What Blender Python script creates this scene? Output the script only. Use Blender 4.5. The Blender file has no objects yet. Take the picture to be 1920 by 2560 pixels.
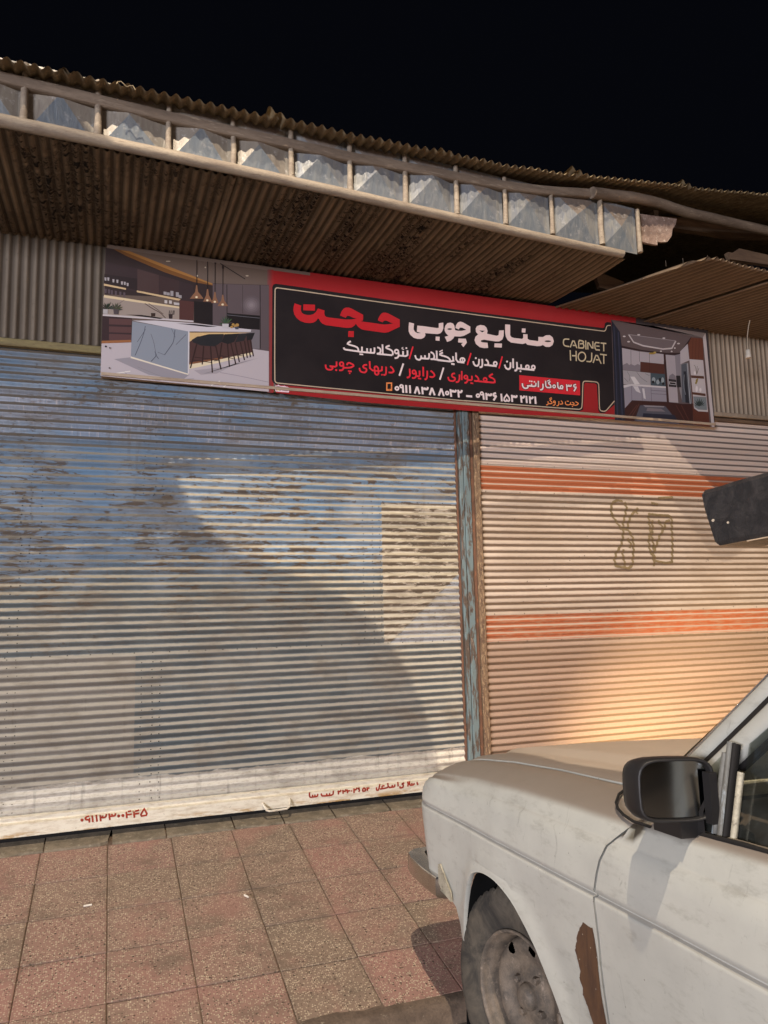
import bpy, bmesh, math, random
from mathutils import Vector, Matrix, noise
random.seed(7)
C = bpy.context.scene.collection
sc = bpy.context.scene
R = math.radians

# ------------------------------------------------------------------ camera
cam_d = bpy.data.cameras.new('camera'); cam = bpy.data.objects.new('camera', cam_d); C.objects.link(cam)
yaw, pitch, roll = R(20.0), R(6.966), R(-1.238)
fw = Vector((math.sin(yaw)*math.cos(pitch), math.cos(yaw)*math.cos(pitch), math.sin(pitch)))
rt = Vector((math.cos(yaw), -math.sin(yaw), 0)); up = rt.cross(fw)
r2 = rt*math.cos(roll)+up*math.sin(roll); u2 = -rt*math.sin(roll)+up*math.cos(roll)
m = Matrix((r2, u2, -fw)).transposed().to_4x4(); m.translation = Vector((.219, -4.231, 1.115))
cam.matrix_world = m
cam_d.sensor_fit = 'VERTICAL'; cam_d.sensor_height = 32.0; cam_d.lens = 1898.17/2560*32.0
cam_d.clip_start = .02; cam_d.clip_end = 600
sc.camera = cam

# ------------------------------------------------------------------ world and light
W = bpy.data.worlds.new('World'); sc.world = W; W.use_nodes = True
bg = W.node_tree.nodes['Background']; bg.inputs[0].default_value = (.0016, .0019, .0032, 1); bg.inputs[1].default_value = 1.0
sc.view_settings.view_transform = 'Standard'; sc.view_settings.look = 'None'
sc.view_settings.gamma = 1; sc.view_settings.use_curve_mapping = False
sc.view_settings.exposure = 0.0
LAMP = Vector((-1.3, -5.75, 8.1))
def light(name, kind, loc, energy, col, **k):
    d = bpy.data.lights.new(name, kind); d.energy = energy; d.color = col
    for a, b in k.items(): setattr(d, a, b)
    o = bpy.data.objects.new(name, d); C.objects.link(o); o.location = loc
    return o
def aim(o, t):
    o.rotation_euler = (Vector(t)-o.location).to_track_quat('-Z', 'Y').to_euler()
LAMP2 = Vector((-.3, -5.2, 9.2))
light('assumed_street_lamp_light', 'POINT', LAMP-Vector((0, 0, .12)), 4100, (1, .84, .64), shadow_soft_size=.004)  # lamp assumed from the warm light, out of view
light('assumed_street_lamp_light', 'POINT', LAMP2-Vector((0, 0, .12)), 2700, (1, .85, .66), shadow_soft_size=.03)  # second unseen lamp, assumed from the steeper shade line
a = light('assumed_cool_light', 'AREA', (-9.5, -12.5, 2.7), 2600, (.92, .92, 1.0), shape='RECTANGLE', size=4.0, size_y=1.6); aim(a, (1.6, 0, 1.9))  # bare cool area light assumed across the road, no shop front built
a = light('added_fill_light', 'AREA', (7.5, -13.0, 2.2), 170, (1, .70, .55), shape='RECTANGLE', size=3.0, size_y=2.0); aim(a, (2.5, 0, 1.6))  # bare fill lamp added for ambient light, no doorway stands behind it

# ------------------------------------------------------------------ node helpers
def lin(c):
    return tuple((v/255/12.92 if v/255 <= .04045 else ((v/255+.055)/1.055)**2.4) for v in c)
class NT:
    def __init__(s, name):
        s.m = bpy.data.materials.new(name); s.m.use_nodes = True
        s.t = s.m.node_tree; s.n = s.t.nodes; s.l = s.t.links
        s.b = s.n['Principled BSDF']
        s.geo = None; s.tc = None
    def new(s, t, **k):
        n = s.n.new(t)
        for a, b in k.items(): setattr(n, a, b)
        return n
    def put(s, sock, v):
        if isinstance(v, (int, float)): sock.default_value = v
        elif isinstance(v, (tuple, list)):
            sock.default_value = tuple(v)+(1,) if len(v) == 3 and len(sock.default_value) == 4 else v
        else: s.l.new(v, sock)
    def pos(s):
        if not s.geo: s.geo = s.new('ShaderNodeNewGeometry')
        return s.geo.outputs['Position']
    def nrm(s):
        s.pos(); return s.geo.outputs['Normal']
    def obj(s):
        if not s.tc: s.tc = s.new('ShaderNodeTexCoord')
        return s.tc.outputs['Object']
    def sep(s, v, i):
        n = s.new('ShaderNodeSeparateXYZ'); s.l.new(v, n.inputs[0]); return n.outputs[i]
    def scale(s, v, xyz, loc=(0, 0, 0)):
        n = s.new('ShaderNodeMapping'); s.l.new(v, n.inputs[0]); n.inputs['Scale'].default_value = xyz; n.inputs['Location'].default_value = loc
        return n.outputs[0]
    def noise(s, v, sc=5, det=4, rough=.55, dist=0):
        n = s.new('ShaderNodeTexNoise'); s.l.new(v, n.inputs['Vector'])
        n.inputs['Scale'].default_value = sc; n.inputs['Detail'].default_value = det; n.inputs['Roughness'].default_value = rough; n.inputs['Distortion'].default_value = dist
        return n.outputs['Fac']
    def voro(s, v, sc=5, out='Distance', feat='F1', rnd=1):
        n = s.new('ShaderNodeTexVoronoi', feature=feat); s.l.new(v, n.inputs['Vector']); n.inputs['Scale'].default_value = sc
        n.inputs['Randomness'].default_value = rnd
        return n.outputs[out]
    def step(s, v, a, b):          # smoothstep a..b -> 0..1
        n = s.new('ShaderNodeMapRange', interpolation_type='SMOOTHSTEP'); s.put(n.inputs[0], v)
        n.inputs[1].default_value = a; n.inputs[2].default_value = b; return n.outputs[0]
    def math(s, op, a, b=0.0, c=0.0):
        n = s.new('ShaderNodeMath', operation=op); s.put(n.inputs[0], a); s.put(n.inputs[1], b)
        if op == 'MULTIPLY_ADD': s.put(n.inputs[2], c)
        return n.outputs[0]
    def mul(s, a, *bs):
        for b in bs: a = s.math('MULTIPLY', a, b)
        return a
    def band(s, v, a, b, w=.004): # 1 inside a..b
        return s.mul(s.step(v, a-w, a+w), s.math('SUBTRACT', 1.0, s.step(v, b-w, b+w)))
    def mix(s, f, a, b, mode='MIX'):
        n = s.new('ShaderNodeMix', data_type='RGBA', blend_type=mode); s.put(n.inputs[0], f); s.put(n.inputs[6], a); s.put(n.inputs[7], b); return n.outputs[2]
    def ramp(s, v, stops):
        n = s.new('ShaderNodeValToRGB'); s.l.new(v, n.inputs[0]); e = n.color_ramp.elements
        while len(e) < len(stops): e.new(.5)
        for q, (p, c) in zip(e, stops): q.position = p; q.color = tuple(c)+(1,)
        return n.outputs[0]
    def bump(s, h, dist=.002, strength=1.0):
        n = s.new('ShaderNodeBump'); s.put(n.inputs['Height'], h); n.inputs['Distance'].default_value = dist; n.inputs['Strength'].default_value = strength
        s.l.new(n.outputs[0], s.b.inputs['Normal']); return n
    def out(s, col=None, rough=.6, metal=0, spec=.4, **k):
        if col is not None: s.put(s.b.inputs['Base Color'], col)
        s.put(s.b.inputs['Roughness'], rough); s.put(s.b.inputs['Metallic'], metal); s.put(s.b.inputs['Specular IOR Level'], spec)
        for a, b in k.items(): s.put(s.b.inputs[a], b)
        return s.m
def worn(name, c1, c2, c3=None, sc=8, rough=.75, stretch=(1, 1, 1), bump=.001, metal=0, spec=.35, thr=(.55, .68), det=6):
    """two-tone worn surface with patches of a third colour"""
    t = NT(name); p = t.scale(t.obj(), stretch)
    n1 = t.noise(p, sc, det, .65); col = t.mix(t.step(n1, .35, .65), c1, c2)
    if c3: col = t.mix(t.step(t.noise(p, sc*2.3, 8, .7, .4), *thr), col, c3)
    n3 = t.noise(p, sc*12, 4, .6); col = t.mix(t.mul(t.step(n3, .4, .75), .28), col, (.03, .026, .022))
    if bump: t.bump(t.math('ADD', t.mul(n3, .5), n1), bump)
    return t.out(col, rough, metal, spec)

# ------------------------------------------------------------------ mesh helpers
def mesh(name, verts, faces, mats, parent=None, smooth=False, fm=None, loc=None, cols=None):
    me = bpy.data.meshes.new(name)
    if loc: verts = [(v[0]-loc[0], v[1]-loc[1], v[2]-loc[2]) for v in verts]
    me.from_pydata([tuple(v) for v in verts], [], faces)
    for mt in (mats if isinstance(mats, (list, tuple)) else [mats]): me.materials.append(mt)
    if fm:
        for p, i in zip(me.polygons, fm): p.material_index = i
    if smooth:
        for p in me.polygons: p.use_smooth = True
    me.update()
    o = bpy.data.objects.new(name, me); C.objects.link(o)
    if loc: o.location = loc
    if parent: o.parent = parent
    return o
def fix_normals(o):
    bm = bmesh.new(); bm.from_mesh(o.data); bmesh.ops.recalc_face_normals(bm, faces=bm.faces); bm.to_mesh(o.data); bm.free(); return o
def tag(o, label=None, cat=None, group=None, kind=None):
    if label: o['label'] = label
    if cat: o['category'] = cat
    if group: o['group'] = group
    if kind: o['kind'] = kind
    return o
def empty(name, loc=(0, 0, 0)):
    o = bpy.data.objects.new(name, None); C.objects.link(o); o.location = loc; return o
def par(o, p):      # parent while keeping the place (parents here are plain translations or the car's pose)
    o.parent = p; o.matrix_parent_inverse = Matrix.Identity(4); return o
class MB:
    def __init__(s): s.v = []; s.f = []; s.m = []
    def add(s, v, f, mi=0):
        b = len(s.v); s.v += [tuple(q) for q in v]; s.f += [tuple(i+b for i in q) for q in f]; s.m += [mi]*len(f); return s
    def box(s, a, b, mi=0, M=None):
        x0, y0, z0 = a; x1, y1, z1 = b
        v = [(x0, y0, z0), (x1, y0, z0), (x1, y1, z0), (x0, y1, z0), (x0, y0, z1), (x1, y0, z1), (x1, y1, z1), (x0, y1, z1)]
        if M: v = [M @ Vector(q) for q in v]
        return s.add(v, [(0, 3, 2, 1), (4, 5, 6, 7), (0, 1, 5, 4), (1, 2, 6, 5), (2, 3, 7, 6), (3, 0, 4, 7)], mi)
    def grid(s, rows, mi=0, closed=False, flip=False):
        n = len(rows[0]); v = [q for r in rows for q in r]; f = []
        for i in range(len(rows)-1):
            for j in range(n if closed else n-1):
                a, b = i*n+j, i*n+(j+1) % n; q = (a, b, b+n, a+n)
                f.append(q[::-1] if flip else q)
        return s.add(v, f, mi)
    def tube(s, pts, rad, seg=8, mi=0, caps=True, jit=0, seed=0):
        pts = [Vector(p) for p in pts]; rows = []
        rd = random.Random(seed)
        for i, p in enumerate(pts):
            d = (pts[min(i+1, len(pts)-1)]-pts[max(i-1, 0)]).normalized()
            u = d.cross(Vector((0, 0, 1)) if abs(d.z) < .9 else Vector((1, 0, 0))).normalized(); w = d.cross(u)
            r = rad[i] if isinstance(rad, (list, tuple)) else rad
            rows.append([p+(u*math.cos(2*math.pi*k/seg)+w*math.sin(2*math.pi*k/seg))*r*(1+rd.uniform(-jit, jit)) for k in range(seg)])
        b = len(s.v); s.grid(rows, mi, True)
        if caps:
            s.add(rows[0], [tuple(range(seg))], mi); s.add(rows[-1], [tuple(range(seg))[::-1]], mi)
        return s
    def lathe(s, prof, c, ax, seg=48, mi=0, fn=None):
        """prof: (radius, offset along ax)"""
        ax = Vector(ax).normalized(); u = ax.cross(Vector((0, 0, 1)) if abs(ax.z) < .9 else Vector((1, 0, 0))).normalized(); w = u.cross(ax); c = Vector(c); rows = []
        for k, (r, h) in enumerate(prof):
            row = []
            for i in range(seg):
                t = 2*math.pi*i/seg; rr, hh = (fn(k, i, r, h) if fn else (r, h))
                row.append(c+ax*hh+(u*math.cos(t)+w*math.sin(t))*rr)
            rows.append(row)
        return s.grid(rows, mi, True)
    def build(s, name, mats, parent=None, smooth=False, loc=None, fix=True):
        o = mesh(name, s.v, s.f, mats, parent, smooth, s.m if isinstance(mats, (list, tuple)) else None, loc)
        if fix: fix_normals(o)
        return o
def log_pts(a, b, n, amp, seed):
    a, b = Vector(a), Vector(b); out = []
    for i in range(n):
        t = i/(n-1); p = a.lerp(b, t)
        out.append(p+Vector((0, noise.noise(Vector((t*4, seed, 0)))*amp, noise.noise(Vector((t*4, 0, seed)))*amp)))
    return out
def bevel(o, w=.003, seg=1):
    md = o.modifiers.new('bevel', 'BEVEL'); md.width = w; md.segments = seg; md.limit_method = 'ANGLE'; md.angle_limit = R(35); return o
def nz(x, y, z): return noise.noise(Vector((x, y, z)))
PRINT = {
 'red_background': [
  ('p',(150,27,32),[(1.0801,3.0536),(1.8681,3.0468),(2.7068,3.0359),(3.4314,3.0189),(3.4231,2.3429),(3.4246,2.3182),(2.6709,2.304),(2.2751,2.3032),(1.5957,2.3078),(1.0935,2.3252)]),
  ('p',(110,70,70),[(1.0451,3.0537),(1.0516,3.0536),(1.0494,2.3218),(1.043,2.3225)]),
  ('p',(118,63,64),[(1.0511,3.0545),(1.0577,3.0544),(1.0553,2.3223),(1.0489,2.323)]),
  ('p',(126,57,58),[(1.0572,3.0553),(1.0637,3.0553),(1.0613,2.3227),(1.0549,2.3234)]),
  ('p',(134,50,52),[(1.0633,3.0562),(1.0698,3.0561),(1.0673,2.3232),(1.0608,2.3239)]),
  ('p',(142,44,46),[(1.0694,3.057),(1.0759,3.0569),(1.0732,2.3237),(1.0668,2.3243)]),
  ('p',(150,38,40),[(1.0754,3.0578),(1.082,3.0577),(1.0792,2.3241),(1.0728,2.3248)]),
 ],
 'black_panel': [
  ('p',(22,19,23),[(1.0957,2.9751),(2.3558,2.9506),(3.3425,2.9497),(3.3544,2.956),(3.3613,2.9853),(3.3784,2.9958),(3.4113,2.9959),(3.418,2.9126),(3.4088,2.4265),(3.319,2.3576),(3.2825,2.3531),(3.2677,2.3714),(3.2672,2.5451),(3.2557,2.5546),(3.176,2.5544),(3.167,2.5371),(3.1485,2.3667),(3.1163,2.3543),(2.3325,2.3582),(1.0932,2.3739),(1.0752,2.3849),(1.0694,2.3992),(1.0743,2.9519),(1.081,2.9679)]),
 ],
 'border_line': [
  ('s',(190,170,145),[(2.2991,2.3639),(1.104,2.3814),(1.091,2.3862),(1.0853,2.399),(1.0889,2.9325),(1.0934,2.9452),(1.1052,2.9513),(1.6747,2.9395),(2.3551,2.9331),(3.345,2.9249),(3.3619,2.9339),(3.3711,2.9606),(3.3817,2.9711),(3.4057,2.9737)],0.0062,0),
  ('s',(190,170,145),[(2.2782,2.3653),(3.1091,2.3654),(3.1308,2.3731),(3.1403,2.3868),(3.1557,2.5465),(3.1621,2.5588),(3.1766,2.5642),(3.2645,2.5658),(3.2761,2.5584),(3.2817,2.5463),(3.2759,2.3858),(3.2829,2.3711),(3.2971,2.3665),(3.3181,2.3679),(3.3323,2.3758),(3.3995,2.4448)],0.0071,0),
 ],
 'red_lettering': [
  ('p',(188,28,38),[(1.2048,2.8686),(1.2449,2.8593),(1.2426,2.8458),(1.2424,2.8282),(1.2475,2.8156),(1.2583,2.8093),(1.2778,2.8063),(1.2995,2.8087),(1.317,2.816),(1.3325,2.8311),(1.3401,2.8439),(1.3437,2.8532),(1.3854,2.8456),(1.3831,2.8311),(1.386,2.8159),(1.3938,2.8079),(1.4093,2.8056),(1.5164,2.8051),(1.548,2.8091),(1.5821,2.817),(1.5618,2.821),(1.5393,2.8288),(1.5267,2.8292),(1.5189,2.8229),(1.5143,2.8148),(1.4799,2.8257),(1.4855,2.8429),(1.4925,2.8571),(1.5039,2.8719),(1.5176,2.8793),(1.5357,2.8815),(1.5514,2.8774),(1.6247,2.8466),(1.6241,2.818),(1.6217,2.8101),(1.6092,2.8042),(1.7591,2.8003),(1.7872,2.8056),(1.8156,2.8133),(1.8016,2.8163),(1.7783,2.8252),(1.7644,2.8268),(1.754,2.8211),(1.7491,2.8124),(1.7177,2.8217),(1.7217,2.8358),(1.7275,2.8478),(1.7396,2.8651),(1.7514,2.8743),(1.7678,2.8766),(1.7865,2.8737),(1.8603,2.843),(1.8591,2.7969),(1.7837,2.7546),(1.7579,2.7487),(1.6288,2.7523),(1.6106,2.7557),(1.5926,2.7673),(1.5837,2.7775),(1.5784,2.786),(1.5677,2.7727),(1.5517,2.7597),(1.5336,2.7551),(1.5155,2.7532),(1.391,2.7566),(1.3712,2.7633),(1.3582,2.7751),(1.3496,2.7905),(1.3439,2.7925),(1.3341,2.7769),(1.3165,2.7639),(1.2925,2.7578),(1.2643,2.7582),(1.2363,2.766),(1.2149,2.7812),(1.2022,2.8016),(1.1972,2.8251),(1.1991,2.8473)]),
  ('p',(188,28,38),[(1.2575,2.8687),(1.3273,2.8743),(1.326,2.8374),(1.2563,2.832)]),
  ('p',(188,28,38),[(1.5296,2.735),(1.564,2.7386),(1.5633,2.7014),(1.5281,2.6987)]),
 ],
 'white_lettering': [
  ('p',(228,205,200),[(1.9209,2.8323),(1.9547,2.8279),(1.9509,2.8078),(1.9504,2.7893),(1.9596,2.7749),(1.9754,2.7691),(1.998,2.7715),(1.9705,2.7779),(1.9755,2.8166),(2.009,2.8184),(2.1097,2.8156),(2.1197,2.8198),(2.1206,2.848),(2.1518,2.8558),(2.1505,2.8169),(2.1419,2.7972),(2.1283,2.7833),(2.1084,2.7769),(2.0258,2.7744),(2.028,2.7604),(2.0197,2.7454),(2.0001,2.7347),(1.9743,2.7321),(1.9489,2.7369),(1.927,2.753),(1.9168,2.7734),(1.9177,2.8073)]),
  ('p',(228,205,200),[(2.0968,2.7601),(2.1243,2.7611),(2.1221,2.7348),(2.0953,2.7345)]),
  ('p',(228,205,200),[(2.1598,2.8022),(2.1591,2.8178),(2.165,2.8372),(2.1802,2.8558),(2.2003,2.8611),(2.2187,2.8575),(2.2276,2.844),(2.2319,2.8149),(2.2518,2.8132),(2.2787,2.8161),(2.3093,2.8256),(2.2828,2.8367),(2.2647,2.8354),(2.2568,2.8226),(2.2337,2.8302),(2.2384,2.8483),(2.2539,2.8689),(2.2708,2.8752),(2.2875,2.8726),(2.3386,2.8497),(2.3371,2.8115),(2.2909,2.7846),(2.2638,2.7768),(2.2251,2.7746),(2.2186,2.7614),(2.1994,2.7439),(2.174,2.7332),(2.1586,2.7646),(2.1839,2.7735),(2.1679,2.7875)]),
  ('p',(22,19,23),[(2.2101,2.8201),(2.2069,2.8164),(2.1989,2.8135),(2.189,2.8125),(2.1811,2.8137),(2.1782,2.8167),(2.1813,2.8203),(2.1894,2.8233),(2.1992,2.8243),(2.2072,2.8231)]),
  ('p',(228,205,200),[(2.252,2.763),(2.3037,2.767),(2.3108,2.7425),(2.2848,2.7098),(2.27,2.7271),(2.2825,2.7384),(2.249,2.7376)]),
  ('p',(228,205,200),[(2.3767,2.8189),(2.3763,2.841),(2.3851,2.8579),(2.4095,2.8688),(2.4368,2.868),(2.4535,2.8557),(2.4595,2.834),(2.4553,2.8156),(2.4758,2.8133),(2.5241,2.8087),(2.5382,2.8153),(2.5431,2.846),(2.5782,2.8511),(2.5752,2.814),(2.5635,2.7871),(2.5398,2.7732),(2.512,2.7704),(2.4329,2.7739),(2.4122,2.7679),(2.4084,2.7587),(2.4219,2.7549),(2.4562,2.7558),(2.4596,2.7225),(2.4306,2.7178),(2.4,2.7211),(2.3736,2.7393),(2.3644,2.7637),(2.3721,2.7867),(2.3918,2.8046)]),
  ('p',(22,19,23),[(2.4011,2.8316),(2.4409,2.8333),(2.4212,2.821)]),
  ('p',(228,205,200),[(2.5065,2.7571),(2.5602,2.7611),(2.5576,2.734),(2.5033,2.7312)]),
  ('p',(228,205,200),[(2.5892,2.8916),(2.6259,2.8937),(2.6225,2.8222),(2.6325,2.8103),(2.6501,2.8076),(2.7082,2.807),(2.7178,2.8145),(2.7191,2.8406),(2.7514,2.8421),(2.7499,2.8126),(2.7639,2.8056),(2.825,2.8039),(2.8303,2.8077),(2.8317,2.8341),(2.8667,2.8357),(2.8893,2.8499),(2.9188,2.8542),(2.9402,2.8419),(2.9476,2.8163),(2.9372,2.7889),(2.9144,2.7735),(2.885,2.7706),(2.8623,2.7815),(2.8451,2.7733),(2.8196,2.7694),(2.7478,2.7714),(2.734,2.7818),(2.7122,2.7731),(2.6273,2.7743),(2.6034,2.788),(2.5903,2.8092),(2.5866,2.8345)]),
  ('p',(22,19,23),[(2.9268,2.8136),(2.9219,2.8096),(2.9092,2.8062),(2.8938,2.8046),(2.8814,2.8055),(2.8768,2.8085),(2.8818,2.8125),(2.8944,2.8159),(2.9098,2.8175),(2.9223,2.8166)]),
  ('p',(228,205,200),[(2.7117,2.8782),(2.739,2.8799),(2.7361,2.8515),(2.7089,2.8506)]),
 ],
 'white_lettering_small': [
  ('s',(232,216,214),[(1.5442,2.674),(1.5269,2.6629),(1.5236,2.6537),(1.5807,2.6429),(1.5895,2.6313),(1.5906,2.6171)],0.0107,0),
  ('s',(232,216,214),[(1.4986,2.6313),(1.5038,2.6194),(1.5419,2.6177),(1.5906,2.6158),(1.6073,2.6129),(1.6128,2.6179),(1.6134,2.647)],0.0107,0),
  ('s',(232,216,214),[(1.6128,2.6148),(1.6872,2.6147),(1.692,2.621),(1.6926,2.6503)],0.0108,0),
  ('s',(232,216,214),[(1.6451,2.6143),(1.6456,2.6403)],0.0108,0),
  ('s',(232,216,214),[(1.668,2.6138),(1.6685,2.6412)],0.0108,0),
  ('s',(232,216,214),[(1.7102,2.6529),(1.7271,2.6483),(1.7328,2.6339),(1.7265,2.6176),(1.7065,2.6121)],0.0108,0),
  ('s',(232,216,214),[(1.7439,2.6743),(1.7448,2.6112)],0.0109,0),
  ('s',(232,216,214),[(1.7065,2.6121),(1.8054,2.6124)],0.0108,0),
  ('s',(232,216,214),[(1.7904,2.6712),(1.7692,2.6623),(1.7667,2.6539),(1.7991,2.6449),(1.8105,2.6324),(1.8077,2.6126)],0.0109,0),
  ('s',(232,216,214),[(1.8458,2.6357),(1.8476,2.6132),(1.8378,2.5987),(1.8204,2.5957)],0.0109,0),
  ('s',(232,216,214),[(1.8767,2.6455),(1.8759,2.6145)],0.011,0),
  ('s',(232,216,214),[(1.9053,2.6529),(1.9053,2.615),(1.849,2.6147)],0.011,0),
  ('s',(232,216,214),[(1.9546,2.6265),(1.9612,2.6042),(1.9816,2.5983),(1.9949,2.6101),(1.9954,2.6285)],0.011,0),
  ('s',(232,216,214),[(1.9949,2.611),(2.0432,2.6118),(2.0483,2.6205),(2.0492,2.6483)],0.0111,0),
  ('s',(232,216,214),[(2.02,2.6133),(2.0206,2.6327)],0.0111,0),
  ('s',(232,216,214),[(2.0591,2.6562),(2.076,2.6508),(2.0851,2.6309),(2.0772,2.6131),(2.0567,2.6112)],0.0111,0),
  ('s',(232,216,214),[(2.1,2.6693),(2.1,2.6115)],0.0111,0),
  ('s',(232,216,214),[(2.0772,2.6131),(2.1529,2.6094)],0.0111,0),
  ('s',(232,216,214),[(2.1424,2.6618),(2.1224,2.6506),(2.1221,2.6441),(2.1734,2.6345),(2.1888,2.622),(2.1913,2.6083)],0.0112,0),
  ('s',(232,216,214),[(2.1039,2.6095),(2.2146,2.6081),(2.2093,2.6402)],0.0112,0),
  ('s',(232,216,214),[(1.8464,2.639),(1.8438,2.6318),(1.8376,2.6269),(1.83,2.6262),(1.824,2.6299),(1.8219,2.6366),(1.8244,2.6438),(1.8306,2.6487),(1.8382,2.6494),(1.8442,2.6457)],0.01,1),
  ('s',(232,216,214),[(1.5966,2.5994),(1.6193,2.5993)],0.0089,0),
  ('s',(232,216,214),[(1.8677,2.6638),(1.8773,2.6684),(1.8676,2.6592),(1.8831,2.6562)],0.0055,0),
  ('p',(232,216,214),[(1.9048,2.6665),(1.9028,2.6621),(1.8984,2.66),(1.8941,2.6613),(1.8924,2.6653),(1.8943,2.6697),(1.8987,2.6719),(1.9031,2.6705)]),
  ('s',(232,216,214),[(2.1414,2.6775),(2.1179,2.6632)],0.0065,0),
  ('s',(232,216,214),[(2.1958,2.5952),(2.2195,2.5945)],0.0093,0),
  ('s',(232,216,214),[(2.2106,2.6443),(2.2119,2.6106)],0.0117,0),
  ('s',(232,216,214),[(2.2323,2.6697),(2.2314,2.6113),(2.2875,2.6097)],0.0117,0),
  ('s',(232,216,214),[(2.3489,2.6247),(2.3564,2.6011),(2.3744,2.5949),(2.3883,2.6059),(2.392,2.6436)],0.0118,0),
  ('s',(232,216,214),[(2.4133,2.6456),(2.4139,2.6082),(2.4081,2.592),(2.3928,2.5894)],0.0118,0),
  ('s',(232,216,214),[(2.4389,2.6448),(2.4534,2.6335),(2.4569,2.616),(2.448,2.6085),(2.4266,2.6074)],0.0119,0),
  ('s',(232,216,214),[(2.448,2.6085),(2.5145,2.6066)],0.0119,0),
  ('s',(232,216,214),[(2.5728,2.6225),(2.5793,2.6012),(2.5976,2.5928),(2.6143,2.6043),(2.6161,2.6424)],0.012,0),
  ('s',(232,216,214),[(2.6357,2.6682),(2.6341,2.6052)],0.0121,0),
  ('s',(232,216,214),[(2.6625,2.6486),(2.6627,2.6065),(2.6563,2.592),(2.6429,2.5888)],0.0121,0),
  ('s',(232,216,214),[(2.6627,2.6065),(2.7893,2.6056)],0.0121,0),
  ('s',(232,216,214),[(2.6928,2.6353),(2.6923,2.6071)],0.0121,0),
  ('s',(232,216,214),[(2.2907,2.6272),(2.2873,2.6191),(2.2792,2.6135),(2.2694,2.6126),(2.2616,2.6168),(2.2589,2.6243),(2.2622,2.6324),(2.2703,2.638),(2.2801,2.6389),(2.2879,2.6348)],0.0102,1),
  ('s',(232,216,214),[(2.2781,2.6378),(2.2718,2.613)],0.007,0),
  ('s',(232,216,214),[(2.517,2.6242),(2.5145,2.617),(2.5084,2.6121),(2.5012,2.6115),(2.4956,2.6153),(2.4936,2.6221),(2.4962,2.6293),(2.5022,2.6342),(2.5094,2.6349),(2.5151,2.631)],0.0103,1),
  ('s',(232,216,214),[(2.7508,2.6223),(2.7481,2.6155),(2.7419,2.6108),(2.7344,2.6102),(2.7286,2.6138),(2.7266,2.6202),(2.7293,2.6271),(2.7355,2.6317),(2.743,2.6324),(2.7488,2.6288)],0.0105,1),
  ('s',(232,216,214),[(2.7947,2.6242),(2.792,2.6169),(2.7857,2.6119),(2.7782,2.6112),(2.7724,2.6151),(2.7704,2.6221),(2.7731,2.6294),(2.7794,2.6344),(2.7869,2.6351),(2.7928,2.6312)],0.0105,1),
  ('p',(232,216,214),[(2.376,2.6469),(2.3737,2.6419),(2.3685,2.6395),(2.3635,2.641),(2.3616,2.6455),(2.3639,2.6505),(2.3691,2.6529),(2.3741,2.6514)]),
  ('p',(232,216,214),[(2.5987,2.6448),(2.5963,2.6398),(2.5909,2.6373),(2.5858,2.6388),(2.5838,2.6434),(2.5862,2.6484),(2.5916,2.6509),(2.5968,2.6494)]),
  ('p',(232,216,214),[(2.6932,2.5892),(2.6909,2.5844),(2.6858,2.5821),(2.6808,2.5836),(2.679,2.5879),(2.6813,2.5927),(2.6864,2.595),(2.6913,2.5935)]),
  ('s',(232,216,214),[(2.1964,2.593),(2.2195,2.5919)],0.0093,0),
 ],
 'red_lettering_small': [
  ('s',(224,44,58),[(1.9428,2.6803),(1.9158,2.5991)],0.0092,0),
  ('s',(224,44,58),[(2.3362,2.6769),(2.3079,2.596)],0.0094,0),
  ('s',(224,44,58),[(2.5587,2.6758),(2.5312,2.5938)],0.0096,0),
  ('s',(224,44,58),[(2.2203,2.5347),(2.2037,2.5313),(2.1971,2.5192),(2.205,2.5083),(2.2193,2.5068),(2.2201,2.4941),(2.2062,2.4841),(2.1856,2.4847),(2.1748,2.4923),(2.1729,2.5083)],0.0108,0),
  ('s',(224,44,58),[(2.2512,2.5303),(2.2501,2.4985),(2.2412,2.4823),(2.2237,2.4789)],0.0109,0),
  ('s',(224,44,58),[(2.2675,2.5542),(2.2657,2.4959)],0.0109,0),
  ('s',(224,44,58),[(2.3055,2.5128),(2.3061,2.4954),(2.296,2.4809),(2.2834,2.4799)],0.0109,0),
  ('s',(224,44,58),[(2.3368,2.529),(2.3369,2.4998),(2.3063,2.5)],0.0109,0),
  ('s',(224,44,58),[(2.3601,2.5341),(2.3773,2.5227),(2.3843,2.5076),(2.3755,2.4979),(2.3511,2.4983)],0.011,0),
  ('s',(224,44,58),[(2.3755,2.4979),(2.4412,2.4966)],0.011,0),
  ('s',(224,44,58),[(2.4851,2.5542),(2.4614,2.5404),(2.461,2.5325),(2.4881,2.5241),(2.4975,2.513),(2.4968,2.4972),(2.4391,2.4977)],0.0111,0),
  ('s',(224,44,58),[(2.3062,2.5179),(2.3037,2.5113),(2.2976,2.5068),(2.2904,2.5062),(2.2847,2.5097),(2.2827,2.5159),(2.2852,2.5225),(2.2912,2.527),(2.2984,2.5276),(2.3042,2.5241)],0.0101,1),
  ('s',(224,44,58),[(2.4406,2.5135),(2.4381,2.5068),(2.4322,2.5023),(2.4251,2.5017),(2.4195,2.5053),(2.4175,2.5116),(2.42,2.5182),(2.4259,2.5227),(2.4331,2.5233),(2.4387,2.5198)],0.0102,1),
  ('s',(224,44,58),[(2.3244,2.4813),(2.3445,2.4806)],0.0094,0),
  ('s',(224,44,58),[(1.3872,2.516),(1.3881,2.4976),(1.3991,2.4871),(1.4202,2.4882),(1.4298,2.496),(1.4268,2.5056),(1.4117,2.5084)],0.0102,0),
  ('s',(224,44,58),[(1.4107,2.5097),(1.454,2.508),(1.4538,2.541)],0.0102,0),
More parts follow.
